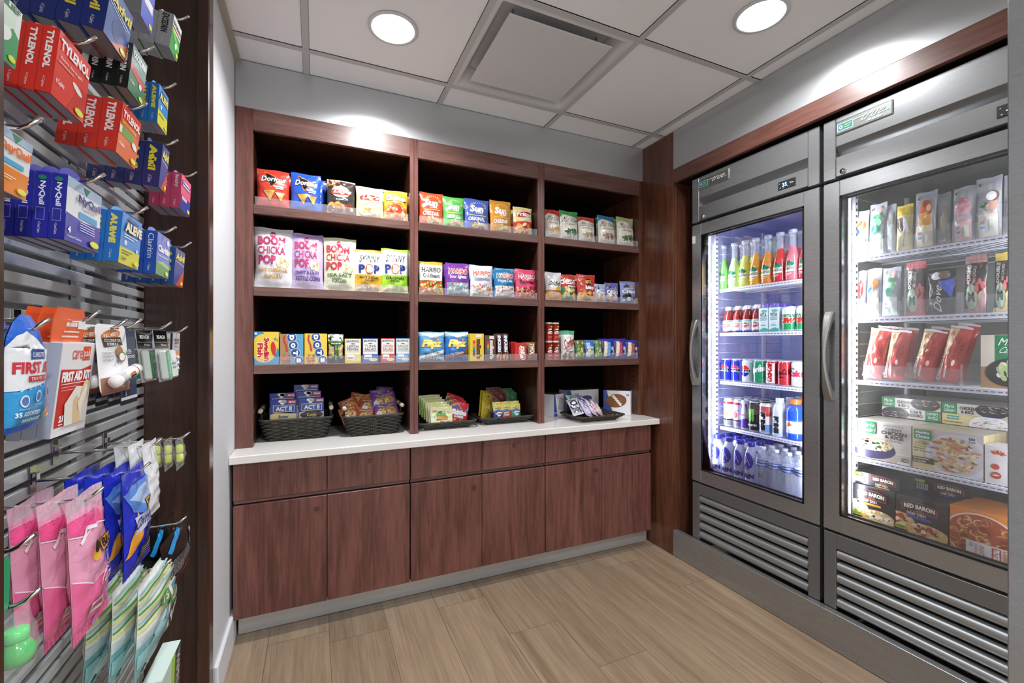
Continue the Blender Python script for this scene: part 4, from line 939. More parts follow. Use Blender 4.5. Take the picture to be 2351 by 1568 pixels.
for u0, u1, l in ((1139, 1152, 'left of a pair'), (1153.5, 1167, 'right of a pair')):
    A = A_bar('SNICKERS', '#f4f4f8', '#1d3f9a', '#b8402c'); w_, h_ = dims(u0, u1, 766, Z3, YS+.03)
    o = bag('chocolate_bar', w_, h_, .022, '#4a1f18', A, 5, 'foil', .04, .01); put(o, u0, u1, Z3+.001, YS+.03, 2, 0, 'upright dark brown chocolate bar with white lettering, '+l, 'chocolate bar', 'chocolate bars on the lowest shelf of the centre bay')
    for j in (1, 2): b = dup(o); b.location.y += .026*j; b.location.x += .002*j; b['label'] = 'dark brown chocolate bar tucked behind the bar %s, %s' % (l, ('next back', 'deepest')[j-1])
crate(1181, 1207, 787, Z3, .016, '#cf2f26', A_kit(), 'bright red chocolate wafer packet facing front', 'chocolate bar', 'chocolate_bar', back=3)
o = crate(1171, 1183, 785, Z3, .03, '#b82a24', None, 'red chocolate wafer packet turned edge-on, left of the one facing front', 'chocolate bar', 'chocolate_bar', Y=YS+.05)
A = A_bar('TWIX', '#f0ead8', '#8a2a1c', None); w_, h_ = dims(1211, 1230, 786, Z3, YS+.03); o = bag('chocolate_bar', w_, h_, .02, '#8a5a30', A, 7, 'foil', .04, .02); put(o, 1211, 1230, Z3+.001, YS+.03, 2, 0, 'gold-brown cookie bar with white lettering beside the divider', 'chocolate bar', 'chocolate bars on the lowest shelf of the centre bay')
for j in (1, 2): b = dup(o); b.location.y += .024*j; b.location.x -= .004*j; b['label'] = 'gold-brown cookie bar, %s behind the front one' % ('next', 'deepest')[j-1]
def crisps():
    for k, (u0, u1) in enumerate(((1251, 1266), (1266.5, 1281))):
        x0, x1 = atY(u0, 0, YS+.04)[0], atY(u1, 0, YS+.04)[0]; r = (x1-x0)/2-.0005; hh = .1055
        for j in range(2):
            mb = MB(); mb.lathe([(r*.96, 0, '#c9c9cf'), (r, .002, '#c63a2c'), (r, hh-.008, '#b82f24'), (r*1.02, hh-.008, '#e9e2e0'), (r*1.02, hh-.001), (r*.9, hh)], 22)
            A = A_crisp(); cyl_art(mb, A, r, .004, hh-.010, 2.0); o = mb.build('crisp_can', 'gloss'); o.location = ((x0+x1)/2, YS+.012+r, Z3+.0005+j*(hh+.0006))
            tag(o, '%s small red can of stacked potato crisps in the %s stack at the divider' % (('lower', 'upper')[j], ('left', 'right')[k]), 'crisp can', 'small red crisp cans')
crisps()
for (u0, u1, vt, c_, A, lab) in ((1321, 1342, 781, '#3c6a3a', A_granola('#5a8a3c'), 'green granola bar standing beside the stuffed pretzels'), (1344, 1364, 781, '#4a7ac8', A_rice('#4a78c4'), 'sky blue rice treat bar'), (1366, 1382, 781, '#3a8a5c', A_granola('#3a9a6a'), 'teal green snack bar between the blue bars and the toaster pastries'),
                                (1384, 1410, 778, '#3436a8', A_tart('#7ab0e0'), 'indigo toaster pastry packet with a pale blue filling stripe'), (1411.5, 1437, 778, '#3436a8', A_tart('#d8504a'), 'indigo toaster pastry packet with a red filling stripe'), (1438.5, 1465, 781, '#3436a8', A_tart('#b06a3a'), 'indigo toaster pastry packet with a brown filling stripe')):
    w_, h_ = dims(u0, u1, vt, Z3, YS+.03); o = bag('snack_packet', w_, h_, .024, c_, A, int(u0), 'foil', .04, .015); put(o, u0, u1, Z3+.001, YS+.03, 2, 0, lab, 'snack packet', 'snack packets at the right end of the lowest shelf')
    for j in (1, 2): b = dup(o); b.location.y += .028*j; b.location.x += .003*j; b['label'] = lab+(', the next one back', ', the deepest one back')[j-1]
# ---------------------------------------------------------------- counter: baskets and boxes
ZC = CT+.0005
def A_act(flav, fc, bc):
    A = Art(); A.rect(0, .55, 1, 1, '#2438a4'); A.rect(0, 0, 1, .42, bc); A.poly([(0, .42), (0, .36), (.5, .5), (1, .36), (1, .42)], '#2438a4'); A.rect(.66, .82, .98, .96, '#c22f3c'); A.t('3BAG', .70, .85, .95, .93, '#fff', .03); n = len(A.L); A.blobs(.38, .84, .58, .96, 8, ['#efe2b8', '#d8c48a', '#fff'], .08, 3); A.flat(n, 2)
    A.rect(.10, .44, .92, .76, '#f4f1e8'); A.rect(.12, .46, .90, .74, '#1d2350'); A.rect(.15, .48, .87, .72, '#3558b8'); A.t('ACT II', .20, .50, .82, .70, '#f8f6f0', .05, o='#1d2350'); n = len(A.L)
    for k in range(16):
        x = .13+.0495*k
        for y in (.47, .73): A.circ(x, y, .008, '#f4e8b0', 6)
    A.flat(n, 1)
    if flav == 'Kettle': A.ell(.5, .26, .46, .16, '#3a3442')
    A.t(flav, .32, .18, .70, .32, fc, .02); n = len(A.L); A.blobs(.1, .03, .9, .12, 12, ['#f6edc8', '#e8cf88'], .07, 3); A.flat(n, 2)
    A.L = [([(x, .40+.60*y) for x, y in V], F, c_) for V, F, c_ in A.L]; A.rect(0, 0, 1, .40, bc); return A
def A_cook(c2):
    A = Art(); A.t("GRANDMA'S", .14, .80, .86, .92, '#f4ece0', .02); A.ell(.5, .42, .40, .36, '#c88a4a'); A.ell(.46, .46, .34, .30, '#d9a868'); n = len(A.L); A.blobs(.25, .25, .75, .7, 16, ['#5a3420', '#8a5230', '#e8c898'], .06, 3); A.flat(n, 2); A.ell(.24, .35, .16, .18, '#f4f1ea'); A.t("Grandma's", .18, .06, .90, .26, '#3a2018', .0, sh=.3, o='#f2e9da', ow=.04); return A
def basket_goods():
    # basket 1
    x0, y0 = atZ(612.5, 1015.6, CT); x1, _ = atZ(747, 1003.8, CT)
    bx, by = (x0+x1)/2-.0, y0+.098; B1 = basket((bx, by, ZC), .0, .30, .235, .245, .185, .103, 11, 'deep black woven basket with wooden handles, holding microwave popcorn boxes', 'woven baskets on the counter')
    for k, (dx, n, fl, fc, bc, hh) in enumerate(((-.057, 2, 'Butter', '#3a56b0', '#efe0a0', .172), (.062, 3, 'Kettle', '#f0c83a', '#e9e6dc', .174))):
        src = None
        for j in range(n):
            A = A_act(fl, fc, bc) if src is None else None
            o = src and dup(src) or carton('popcorn_box', .108, hh, .028, '#2c3ea8', A, sidec='#6a78c8', topc='#3a4ab0'); src = src or o
            o.location = (bx+dx+(-.006*j if k == 0 else -.012*j), by-.055+.033*j, ZC+.010+(.030*j if k else .028*j)+.002); o.rotation_euler = (math.radians(-3), 0, 0)
            tag(o, '%s microwave popcorn box, %s' % (('butter', 'kettle corn')[k], ('at the front of the basket', 'one behind the front box', 'tallest at the back of the basket')[j if j < n-1 or n < 3 or j == 0 else 2]), 'popcorn box', 'microwave popcorn boxes in the basket')
    # basket 2
    x0, y0 = atZ(796, 1003.8, CT); x1, _ = atZ(917, 994, CT); bx, by = (x0+x1)/2, y0+.092
    basket((bx, by, ZC), .02, .275, .225, .225, .18, .10, 11, 'deep black woven basket with wooden handles, filled with wrapped cookies', 'woven baskets on the counter')
    brown = bag('wrapped_cookie', .088, .085, .026, '#b4552c', A_cook(''), 4, 'foil', .08, .0); purp = bag('wrapped_cookie', .088, .085, .026, '#7a50a8', A_cook(''), 5, 'foil', .08, .0)
    P = [(-.092, -.050, .072, -14, .5, 0), (-.035, -.062, .058, 6, .15, 0), (-.085, .00, .108, -22, .3, 0), (-.012, .0, .100, 4, .2, 0), (-.060, .045, .125, 12, .1, 0), (-.010, .05, .118, -10, .1, 0),
         (.050, -.058, .072, 9, .2, 1), (.098, -.05, .078, -18, .2, 1), (.042, .0, .118, 12, .2, 1), (.090, .012, .125, -8, .2, 1), (.05, .045, .140, -5, .1, 1), (.075, .075, .150, 6, .1, 1)]
    words = ['front left corner', 'front centre', 'left, on top', 'middle, leaning back', 'back left', 'back centre', 'front, right of centre', 'front right corner', 'middle row, left of its pair', 'middle row, at the right', 'back row', 'topmost at the very back']
    used = [0, 0]
    for j, (dx, dy, dz, roll, tw_, k) in enumerate(P):
        o = (brown, purp)[k] if not used[k] else dup((brown, purp)[k]); used[k] = 1
        o.rotation_euler = (math.radians(-28), math.radians(roll), tw_*.5); o.location = (bx+dx, by+dy, ZC+dz-.012)
        tag(o, '%s-wrapped cookie in the basket, %s' % (('brown', 'purple')[k], words[j]), 'wrapped cookie', 'wrapped cookies in the basket')
basket_goods()
def A_sour():
    A = Art(); A.rect(0, .86, 1, 1, '#eef0a8'); A.t('SOUR', .26, .52, .70, .70, '#6ab04a', .09, o='#2a6a2c', ow=.04); A.t('PATCH', .26, .34, .76, .51, '#f09a2c', .09, o='#7a4a1c', ow=.04); A.ell(.5, .73, .17, .06, '#2f6a34'); A.rect(.1, .76, .3, .82, '#d87a4a'); A.circ(.78, .2, .10, '#e8a090'); A.poly([(.12, .5), (.2, .62), (.22, .58), (.14, .46)], '#8ab0e0'); A.poly([(.74, .72), (.86, .64), (.86, .7), (.78, .78)], '#e8b070'); A.rect(.4, .12, .6, .3, '#fff'); A.t('KIDS', .41, .22, .59, .3, '#d8504a', .05); return A
def A_skit():
    A = Art(); n = 0
    for k, c_ in enumerate(('#e8c83c', '#5aa84a', '#4a7ac8', '#8a4aa0')): A.poly([(0, .8-.06*k), (.35, .95-.02*k), (.6, .72-.05*k), (.5, .66-.05*k), (.3, .84-.03*k), (0, .74-.06*k)], c_)
    A.poly([(.75, .62), (1, .84), (1, .74), (.8, .56)], '#5a9ad8'); A.t('Skittles', .06, .42, .90, .66, '#fff', .08, o='#a01c24', ow=.04); A.t('GUMMIES', .2, .30, .74, .41, '#fff', .05, o='#a01c24'); n = len(A.L); A.blobs(.1, .05, .9, .22, 12, ['#d83a4a', '#e86a7a', '#e8a03a', '#c8303a'], .09, 3); A.flat(n, 2); return A
def A_plain(txt=None, c_='#fff', deco=None):
    A = Art(); A.rect(.42, .86, .58, .885, '#2a2622'); A.circ(.5, .885, .025, '#2a2622')
    if deco:
        for k in range(10): a = 6.2832*k/10; A.line([(.5, .42), (.5+.22*math.cos(a), .42+.16*math.sin(a))], .004, deco)
    if txt: A.t(txt, .2, .3, .8, .5, c_, .03)
    return A
def A_gum(body, txt):
    A = Art(); A.rect(0, .0, 1, .62, body); A.rect(0, .62, 1, 1, '#e4d468'); A.poly([(0, .62), (.5, .74), (1, .60), (1, .54), (.5, .66), (0, .54)], '#6a8ac8'); A.circ(.5, .86, .035, '#6a5a2a'); A.rect(.2, .76, .8, .80, '#9a8a3a')
    if txt == 'Trident': A.poly([(.12, .50), (.5, .56), (.95, .52), (.72, .34), (.5, .26), (.36, .34)], '#fff'); A.t('Trident', .16, .38, .96, .52, '#20305a', .02)
    else: A.t('JUICY', .2, .42, .8, .52, '#fff', .05); A.t('FRUIT', .2, .3, .8, .4, '#fff', .05)
    n = len(A.L); A.blobs(.15, .06, .85, .2, 8, ['#fff', '#e8b04a', '#c8dcf0'], .09, 3); A.flat(n, 2); return A
def A_box(k):
    A = Art(); A.rect(0, 0, 1, 1, '#e9e7ec'); A.poly([(0, 1), (.12, 1), (.36, .0), (0, 0)], '#3b52a6'); A.poly([(.12, 1), (.15, 1), (.42, 0), (.36, 0)], '#eadfae')
    if k == 2:
        A.ell(.47, .58, .36, .30, '#7a4c2c', 24, rot=-.85); A.ell(.47, .58, .33, .27, '#86562f', 24, rot=-.85); A.poly([(.22, .90), (.34, .96), (.30, .78), (.22, .74)], '#efe6d8'); A.line([(.34, .80), (.66, .38)], .007, '#f6f2ea')
        for q in range(6): x = .37+.052*q; y = .77-.066*q; A.line([(x-.04, y-.045), (x+.04, y+.045)], .006, '#f6f2ea')
        A.circ(.90, .84, .05, '#3b62a6'); A.circ(.90, .84, .025, '#e9e7ec')
    elif k == 1:
        A.circ(.62, .62, .17, '#53507e'); A.circ(.58, .5, .15, '#6a6690'); A.ell(.33, .62, .06, .2, '#7a90a8'); A.circ(.29, .85, .02, '#7a90a8'); A.circ(.36, .85, .02, '#7a90a8')
    else: A.rect(.45, .3, .85, .86, '#b8b8c2').tilt(1, -12); A.t('ROAR|IT'.replace('|', ' '), .04, .12, .34, .2, '#e9e7ec')
    return A
def trays():
    def tray(pa, pb, dd, label, rope, h=.040, flare=.032):
        x0, y0 = atZ(*pa, CT); x1, y1 = atZ(*pb, CT); bw = x1-x0; bx = (x0+x1)/2; by = (y0+y1)/2+dd/2; 
        return bx, by, bw, basket((bx, by, ZC), 0, bw+2*flare, dd+2*flare*.8, bw, dd, h, 4, label, 'woven trays on the counter', rope, False)
    bx, by, bw, _ = tray((974, 988), (1079, 980), .15, 'low black woven tray of sour and fruit candy bags', 'rope_black')
    src = None
    for j in range(6):
        if j == 3: src = None
        o = dup(src) if src else bag('candy_bag', .118, .105, .014, '#eef0c0' if j < 3 else '#a8d23c', A_sour(), 3, 'foil', .03, .0, bands=[(.0, .05, '#c84a3a'), (.9, 1, '#e0e45a' if j < 3 else '#7ab83a')], back='#d8503c' if j < 3 else '#4a9a3a'); src = src or o
        o.location = (bx-.028-.007*j, by-.070+.024*j, ZC+.010+.010*j); o.rotation_euler = (math.radians(-10), 0, .03); tag(o, 'lime green sour candy bag, %s' % ('frontmost in its tray', 'directly behind the frontmost one', 'third from the front', 'fourth from the front', 'fifth from the front', 'rearmost of its row')[j], 'candy bag', 'sour candy bags in the tray')
    src = None
    for j in range(3):
        o = dup(src) if src else bag('candy_bag', .105, .125, .018, '#cf2230', A_skit(), 3, 'foil', .04, .0, back='#3a8a3a'); src = src or o
        o.location = (bx+.062-.012*j, by-.045+.030*j, ZC+.008+.018*j); o.rotation_euler = (math.radians(-12), math.radians(14+4*j), .1); tag(o, 'bright red fruit candy bag tilted to the right, %s' % ('in front', 'in the middle', 'at the back')[j], 'candy bag', 'red fruit candy bags in the tray')
    bx, by, bw, _ = tray((1116, 975.5), (1213, 967.5), .15, 'low black woven tray of gum and hard candy pouches', 'rope_black')
    spec = [('#c8b03a', A_plain('', '#fff', '#e8dc8a'), -.098, .015, .150, 2, 14, 'mustard yellow', .040), ('#6a2322', A_plain('Werther', '#d8a8a0', '#c88aa0'), -.012, .045, .150, 3, 2, 'maroon', .026), ('#2f6a3e', A_plain('H', '#e8e8d8', '#8ac06a'), .072, .05, .140, 3, -3, 'forest green', .024)]
    for c_, A, dx, dy, hh, n, roll, nm, st in spec:
        src = None
        for j in range(n):
            o = dup(src) if src else bag('candy_pouch', .098, hh, .018, c_, A, 3, 'foil', .04, .0); src = src or o
            o.location = (bx+dx-.006*j, by+dy+.020*j-.01, ZC+.014+.011*j); o.rotation_euler = (math.radians(-6), math.radians(roll), .5 if roll > 10 else 0); tag(o, '%s hard candy pouch, %s' % (nm, ('in front', 'behind the front one', 'furthest back')[j]), 'candy pouch', 'hard candy pouches in the tray')
    for c_, tx, dx, nm in (('#2a3f9a', 'Trident', -.050, 'dark blue'), ('#d2492e', 'Fruit', .0, 'orange-red'), ('#2f9a6e', 'Trident', .058, 'sea green')):
        src = None
        for j in range(2):
            o = dup(src) if src else bag('gum_pouch', .058, .092, .016, c_, A_gum(c_, tx), 3, 'foil', .03, .0); src = src or o
            o.location = (bx+dx+.003*j, by-.062+.022*j, ZC+.012+.012*j); o.rotation_euler = (math.radians(-8), 0, 0); tag(o, '%s pouch of chewing gum with a yellow top, %s' % (nm, ('in front', 'half hidden behind its twin')[j]), 'gum pouch', 'gum pouches in the tray')
    # boxes of the right bay
    def bx3(u0, u1, vt, Y, d, k, rz, lab, h):
        x0, x1 = atY(u0, 0, Y)[0], atY(u1, 0, Y)[0]; A = A_box(k); Rr = Art(); Rr.t('KEEP MOVING', .2, .1, .5, .9, '#3a3a3a', .0, r=90); Rr.t('AND PLAY', .6, .1, .8, .8, '#3a3a3a', .0, r=90)
        o = carton('toy_box', x1-x0, h, d, '#e9e7ec', A, right=Rr, sidec='#e6e2e6', topc='#5a4a46'); o.location = ((x0+x1)/2, Y+d/2, ZC); o.rotation_euler = (0, 0, rz); tag(o, lab, 'box', 'white printed boxes at the back of the counter'); return o
    bx3(1256, 1291, 0, 2.36, .15, 0, math.radians(26), 'white and blue printed box turned at an angle beside the divider', .135)
    bx3(1300, 1374, 0, 2.43, .09, 1, 0, 'white printed box with a purple ball picture, behind the brown tray', .145)
    o = bx3(1384, 1452, 0, 2.385, .075, 2, math.radians(-46), 'white printed box with a brown football picture', .150); o.scale = (.168/o.dimensions.x, 1, 1); o.location = (1.752, 2.286, ZC)
    bx, by, bw, _ = tray((1337, 970), (1418.4, 963.5), .17, 'low brown woven tray holding clear-wrapped toys', 'rope_brown', .034, .036)
    src = None
    def A_toy(c1, c2):
        A = Art(); A.ell(.5, .66, .34, .2, c1); A.ell(.5, .66, .2, .12, '#e8e4ee'); A.rect(.15, .12, .85, .4, c2); n = len(A.L); A.blobs(.1, .1, .9, .9, 30, ['#f4f2f8', c1, c2, '#8a88a0', '#fff'], .05, 5, 2); A.flat(n, 3); return A
    for j, (dx, dy, dz, c1, c2, rl, rz) in enumerate(((-.085, -.02, .050, '#2a2a30', '#5a5a66', -14, -.3), (-.028, -.05, .042, '#8a78b0', '#d8c8e0', 20, .25), (.020, -.04, .044, '#7a6a9a', '#e8b8c0', 24, .3), (.062, -.03, .040, '#c87a8a', '#e8d8e8', 28, .35), (-.045, .05, .062, '#3a8a5c', '#8a9ab8', 4, .1), (.02, .055, .06, '#4a4680', '#b0a8d0', 12, .2))):
        o = bag('wrapped_toy', .068, .125, .034, ('#cfcad8', '#c8c0dc', '#d8ccdc', '#e0c8d0', '#b8c8c0', '#8a86b0')[j], A_toy(c1, c2), j, 'foil', .06, .1)
        o.location = (bx+dx-.02, by+dy, ZC+dz-.018); o.rotation_euler = (math.radians(-48), math.radians(rl), rz); tag(o, 'clear-wrapped small toy in the brown tray, %s' % ('black and silver, at the left', 'violet, left of centre', 'mauve, in the centre', 'pink, at the right', 'green, standing at the back left', 'dark violet round one at the back')[j], 'wrapped toy', 'clear-wrapped toys in the brown tray')
trays()
# ================================================================= DRINKS AND FROZEN FOOD
RZ = -math.pi/2
def slot(u0, u1, X):
    y0, y1 = X/XY(u0), X/XY(u1); return (y0+y1)/2, y0-y1
def top_z(u, v, X): return atX(u, v, X)[1]
def setp(o, x, y, z, lab, cat, group, rz=RZ, lean=0):
    o.location = (x, y, z); o.rotation_euler = (math.radians(-lean), 0, rz); return tag(o, lab, cat, group)
SOda = [(.80, 0), (.96, .015), (1, .05), (.97, .30), (.88, .46), (.55, .60), (.42, .66)]
def soda(r, h, liq, label=True):
    k = 'BCC'; g = (.75, .8, .85, .30)
    prof = [(.86, 0, liq), (1, .02), (1, .05), (.99, .30), (.90, .43), (.60, .56), (.44, .66, g), (.42, .90), (.50, .915), (.50, .93), (.44, .94)]
    A = Art(); A.poly([(.04, .30), (.2, .62), (.55, .7), (.96, .58), (.94, .26), (.1, .2)], '#f4f1e6'); A.t('JARRITOS', .08, .30, .92, .50, '#2a6a4a', .04); A.ell(.45, .74, .22, .16, '#1f7a5a'); A.ell(.68, .68, .2, .12, '#2a8a62'); A.rect(.3, .54, .66, .62, '#e8a03a'); A.rect(.1, .10, .7, .14, '#f4f1e6'); A.rect(.1, .02, .55, .05, '#f4f1e6')
    o = bottle('soda_bottle', r, h, prof, A if label else None, (.10, .42), 1.9, (.925, .985, .58), '#c9d0d4')
    return o
def sodas():
    X = 2.09; z = 1.509+.0025
    R = [(1648, 1676, 564, '#86c468', 'green'), (1674.5, 1699.5, 558.6, '#bfe0a0', 'pale lime'), (1698.6, 1725, 551.5, '#dfe46a', 'lemon yellow'), (1723.7, 1750, 544.6, '#eeb040', 'golden yellow'), (1749, 1779, 538.7, '#ee9c40', 'orange'), (1777, 1807, 531, '#d8383a', 'deep red'), (1805, 1837, 524, '#ee8088', 'pink'), (1836, 1868, 519, '#cf3a40', 'red, at the right edge')]
    for k, (u0, u1, v, c_, nm) in enumerate(R):
        y, w_ = slot(u0, u1, X); h_ = top_z((u0+u1)/2, v, X)-z; r = min(w_/2, .0322)-.0004
        o = soda(r, .250, c_); setp(o, X, y, z, '%s soda in a tall glass bottle, %s' % (nm, 'front row on the top shelf') if k < 7 else 'red soda bottle at the right edge of the top shelf', 'soda bottle', 'fruit soda bottles, front row')
        for j in (1, 2):
            b = dup(o); b.location = (X+.068*j, y+.004*j, z); b['label'] = '%s soda bottle on the top shelf, %s' % (nm.split(',')[0]+(' far right' if k == 7 else ''), ('second one back', 'third one back')[j-1]); b['group'] = 'fruit soda bottles, rows behind'
sodas()
def A_juice(c_):
    A = Art(); A.rect(0, 0, 1, 1, '#f0eef2'); A.circ(.5, .55, .36, c_); A.circ(.5, .55, .30, '#f4e8e0'); A.circ(.5, .55, .26, c_); A.t('RUBY', .26, .5, .74, .64, '#fff', .03); A.rect(0, .0, 1, .10, '#8aa0d8'); A.rect(.0, .9, 1, 1, '#7ad0c8'); return A
def A_coco():
    A = Art(); A.rect(0, 0, 1, 1, '#e4f0f2'); A.poly([(0, 0), (1, 0), (1, .12), (.6, .18), (0, .08)], '#4fb89a'); A.t('VITA', .14, .62, .86, .78, '#2c3a4a', .02); A.t('COCO', .14, .47, .86, .60, '#3aa07a', .02); A.ell(.6, .86, .3, .06, '#5ac0a8'); A.rect(.25, .25, .75, .3, '#8ab0b8'); A.line([(.3, .38), (.7, .38)], .002, '#8ab0b8'); return A
def A_dew():
    A = Art(); A.rect(0, 0, 1, 1, '#dfeee4'); A.rect(0, 0, 1, .26, '#2a9a5c'); A.poly([(0, .26), (1, .38), (1, .2), (0, .2)], '#2a9a5c'); A.t('MOUNTAIN', .04, .58, .9, .76, '#2a7a4a', .05, sh=.1); A.t('DEW', .08, .30, .92, .58, '#c83a30', .1, sh=.1, o='#fff'); return A
def A_cola(k):
    A = Art()
    if k < 3:
        b, w_ = ('#2433a8', '#f2f2f6') if k < 2 else ('#e2e4ec', '#f6f6f8'); A.circ(.5, .55, .36, '#f6f6fa'); P = [(.5+.33*math.cos(a), .55+.33*A.size[0]*math.sin(a)) for a in ()]
        A.poly([(.19, .62), (.25, .74), (.38, .82), (.5, .84), (.64, .81), (.76, .72), (.81, .62)], '#c9383f'); A.poly([(.19, .46), (.25, .34), (.38, .26), (.5, .24), (.64, .27), (.76, .36), (.81, .46)], '#2433a8'); A.t('PEPSI', .14, .48, .86, .61, '#15161f', .05)
    elif k == 3: A.t('Sprite', .04, .42, .96, .80, '#f4f8f4', .06, sh=.15).tilt(1, 14, .5, .6); A.circ(.72, .86, .06, '#e8e83a')
    elif k == 4: A.rect(0, 0, 1, 1, '#f0e4e2'); A.t('Coca-Cola', .30, .04, .72, .96, '#c4262a', .06, r=90, sh=.1); A.rect(.86, 0, 1, 1, '#c4262a')
    elif k == 5: A.t('Coca-Cola', .02, .44, .98, .72, '#22191a', .03, sh=.1).tilt(1, 10); A.t('ZERO', .3, .3, .7, .38, '#22191a')
    else: A.t('Coke', .02, .40, .98, .72, '#c23a52', .08); A.t('diet', .1, .74, .5, .86, '#5a5a62')
    return A
def drinks():
    g = 'bottles and cartons on the second shelf'; X = 2.085; z = 1.268+.0025
    for k, (u0, u1, v, c_) in enumerate(((1663, 1685, 694, '#d0504a'), (1685, 1707, 692, '#d8604e'), (1706.5, 1729, 690.5, '#b8322c'), (1728.5, 1752, 688, '#a82c28'))):
        y, w_ = slot(u0, u1, X); h_ = top_z((u0+u1)/2, v, X)-z; r = w_/2-.0006
        o = bottle('juice_bottle', r, .142, [(.85, 0, '#8a2a24'), (.98, .02), (1, .06, '#e4dfe6'), (1, .44), (.93, .48, '#93302a'), (.97, .56), (.90, .66), (.66, .78), (.5, .86)], A_juice(c_), (.06, .45), 2.2, (.86, 1, .62), '#f2f4f8', 'gloss'); 
        setp(o, X, y, z, 'small red juice bottle with a white cap, %s' % ('farthest left', 'second from the left', 'third from the left', 'beside the coconut water cartons')[k], 'juice bottle', g)
        for j in (1, 2): b = dup(o); b.location.x += .06*j; b['label'] = 'small red juice bottle, %s behind the one %s' % (('next', 'deepest')[j-1], ('farthest left', 'second from the left', 'third from the left', 'beside the cartons')[k])
    for k, (u0, u1) in enumerate(((1749, 1771), (1772, 1796))):
        y, w_ = slot(u0, u1, X); A = A_coco(); o = carton('coconut_water_carton', w_-.002, .120, .048, '#e4f0f2', A, sidec='#cfe4ea'); 
        m = MB(); m.lathe([(.013, .120), (.015, .123), (.015, .139), (.012, .141)], 16, '#6a5ac8'); kid(o, m.build('cap', 'gloss', o)); setp(o, X, y, z, 'white and aqua coconut water carton with a purple cap, %s of the pair' % ('left', 'right')[k], 'drink carton', g)
        for j in (1, 2): b = dup(o); b.location.x += .055*j; b['label'] = 'coconut water carton, %s behind the %s one' % (('next', 'deepest')[j-1], ('left', 'right')[k])
    for k, (u0, u1) in enumerate(((1798, 1830), (1831, 1864))):
        y, w_ = slot(u0, u1, X); o = can('soda_can', w_/2-.0008, .118, '#dfeee4', A_dew()); setp(o, X, y, z, 'green and white citrus soda can with red letters, %s' % ('whole in view', 'cut by the door frame')[k], 'soda can', g)
        b = dup(o); b.location.x += .07; b['label'] = 'citrus soda can behind the %s one' % ('left', 'right')[k]
    z = 1.004+.0025; g = 'soda cans on the third shelf'
    names = ['royal blue cola can at the far left', 'royal blue cola can beside the silver cola can', 'silver cola can with a red and blue roundel', 'bright green lemon soda can', 'white and red can with the name running upward', 'solid red cola can with a black script name', 'silver diet cola can with red letters']
    cols = ['#2636b0', '#2636b0', '#dfe1ea', '#1f9a6c', '#c4262a', '#c6343a', '#dcdfe8']
    for k, (u0, u1) in enumerate(((1658.6, 1681), (1681.5, 1705.5), (1706, 1731), (1732, 1760), (1761, 1787), (1788, 1818), (1819, 1851))):
        y, w_ = slot(u0, u1, X); o = can('soda_can', w_/2-.0008, .121, cols[k], A_cola(k)); setp(o, X, y, z, names[k], 'soda can', g)
        for j in (1, 2): b = dup(o); b.location.x += .07*j; b['label'] = 'can %s behind the %s' % (('next', 'deepest')[j-1], names[k].split(' with')[0].split(' beside')[0].split(' at')[0]+(' at the far left' if k == 0 else ' beside the silver one' if k == 1 else ''))
    z = .754+.0025; g = 'tall cans and bottles on the fourth shelf'
    def A_prime(): A = Art(); A.rect(0, .6, 1, 1, '#c23a40'); A.rect(0, .0, 1, .62, '#ece6ea'); A.rect(0, 0, 1, .3, '#6aa0d8'); A.t('PRIME', .3, .06, .68, .78, '#1d1d22', .1, r=-90, o='#fff'); return A
    def A_pbot(): A = Art(); A.t('PRIME', .34, .10, .70, .88, '#22303a', .1, r=-90); A.rect(.0, 0, 1, .1, '#bcd4f0'); return A
    def A_gat(): A = Art(); A.rect(0, 0, 1, 1, '#dfe6f6'); A.poly([(.35, .40), (.5, .25), (.62, .5), (.55, .95), (.4, .9)], '#fff'); A.poly([(.28, .5), (.46, .9), (.52, .7), (.6, .68), (.5, .55)], '#e87a2a'); A.rect(0, .9, 1, 1, '#3a6ac8'); A.rect(0, 0, 1, .08, '#3a6ac8'); return A
    def A_mon():
        A = Art()
        for x in (.36, .5, .64): A.poly([(x-.05, .82), (x+.05, .84), (x+.03, .60), (x+.05, .42), (x-.02, .30), (x-.04, .56)], '#7ad84a')
        A.t('MONSTER', .1, .14, .9, .22, '#eef4ea', .04); return A
    def A_slim(k): 
        A = Art(); A.rect(0, .0, 1, .18, '#8a8a96'); A.rect(0, .2, 1, .26, '#1d1d24'); A.circ(.5, .48, .2, '#e8a04a' if k == 0 else '#d8585a'); A.t('DRNK' if 0 else 'CELSIUS', .2, .64, .8, .69, '#5a5a66'); A.rect(0, .9, 1, 1, '#c8484a'); return A
    def A_bull(): A = Art(); A.poly([(0, 0), (1, 0), (1, .4), (0, .3)], '#5a3ab0'); A.poly([(.1, .98), (.5, .98), (.2, .4), (0, .5)], '#5a3ab0'); A.poly([(.9, .98), (.7, .98), (.9, .5)], '#5a3ab0'); A.t('ENERGY', .1, .5, .9, .56, '#c83a4a', .03); return A
    T = [(1664, 1685, 914.6, 'slim silver can with an orange fruit, farthest left on the fourth shelf'), (1686, 1702, 914.6, 'slim silver can with a red fruit'), (1702.5, 1720, 914.6, 'slim silver can with purple flashes'), (1721, 1745, 917, 'black energy drink can with a green claw mark'), (1746, 1775, 925, 'red, white and blue can with a name running down'), (1776, 1806, 914.6, 'white sports drink bottle with black letters running down'), (1807, 1846, 913.5, 'bright blue sports drink bottle with an orange cap')]
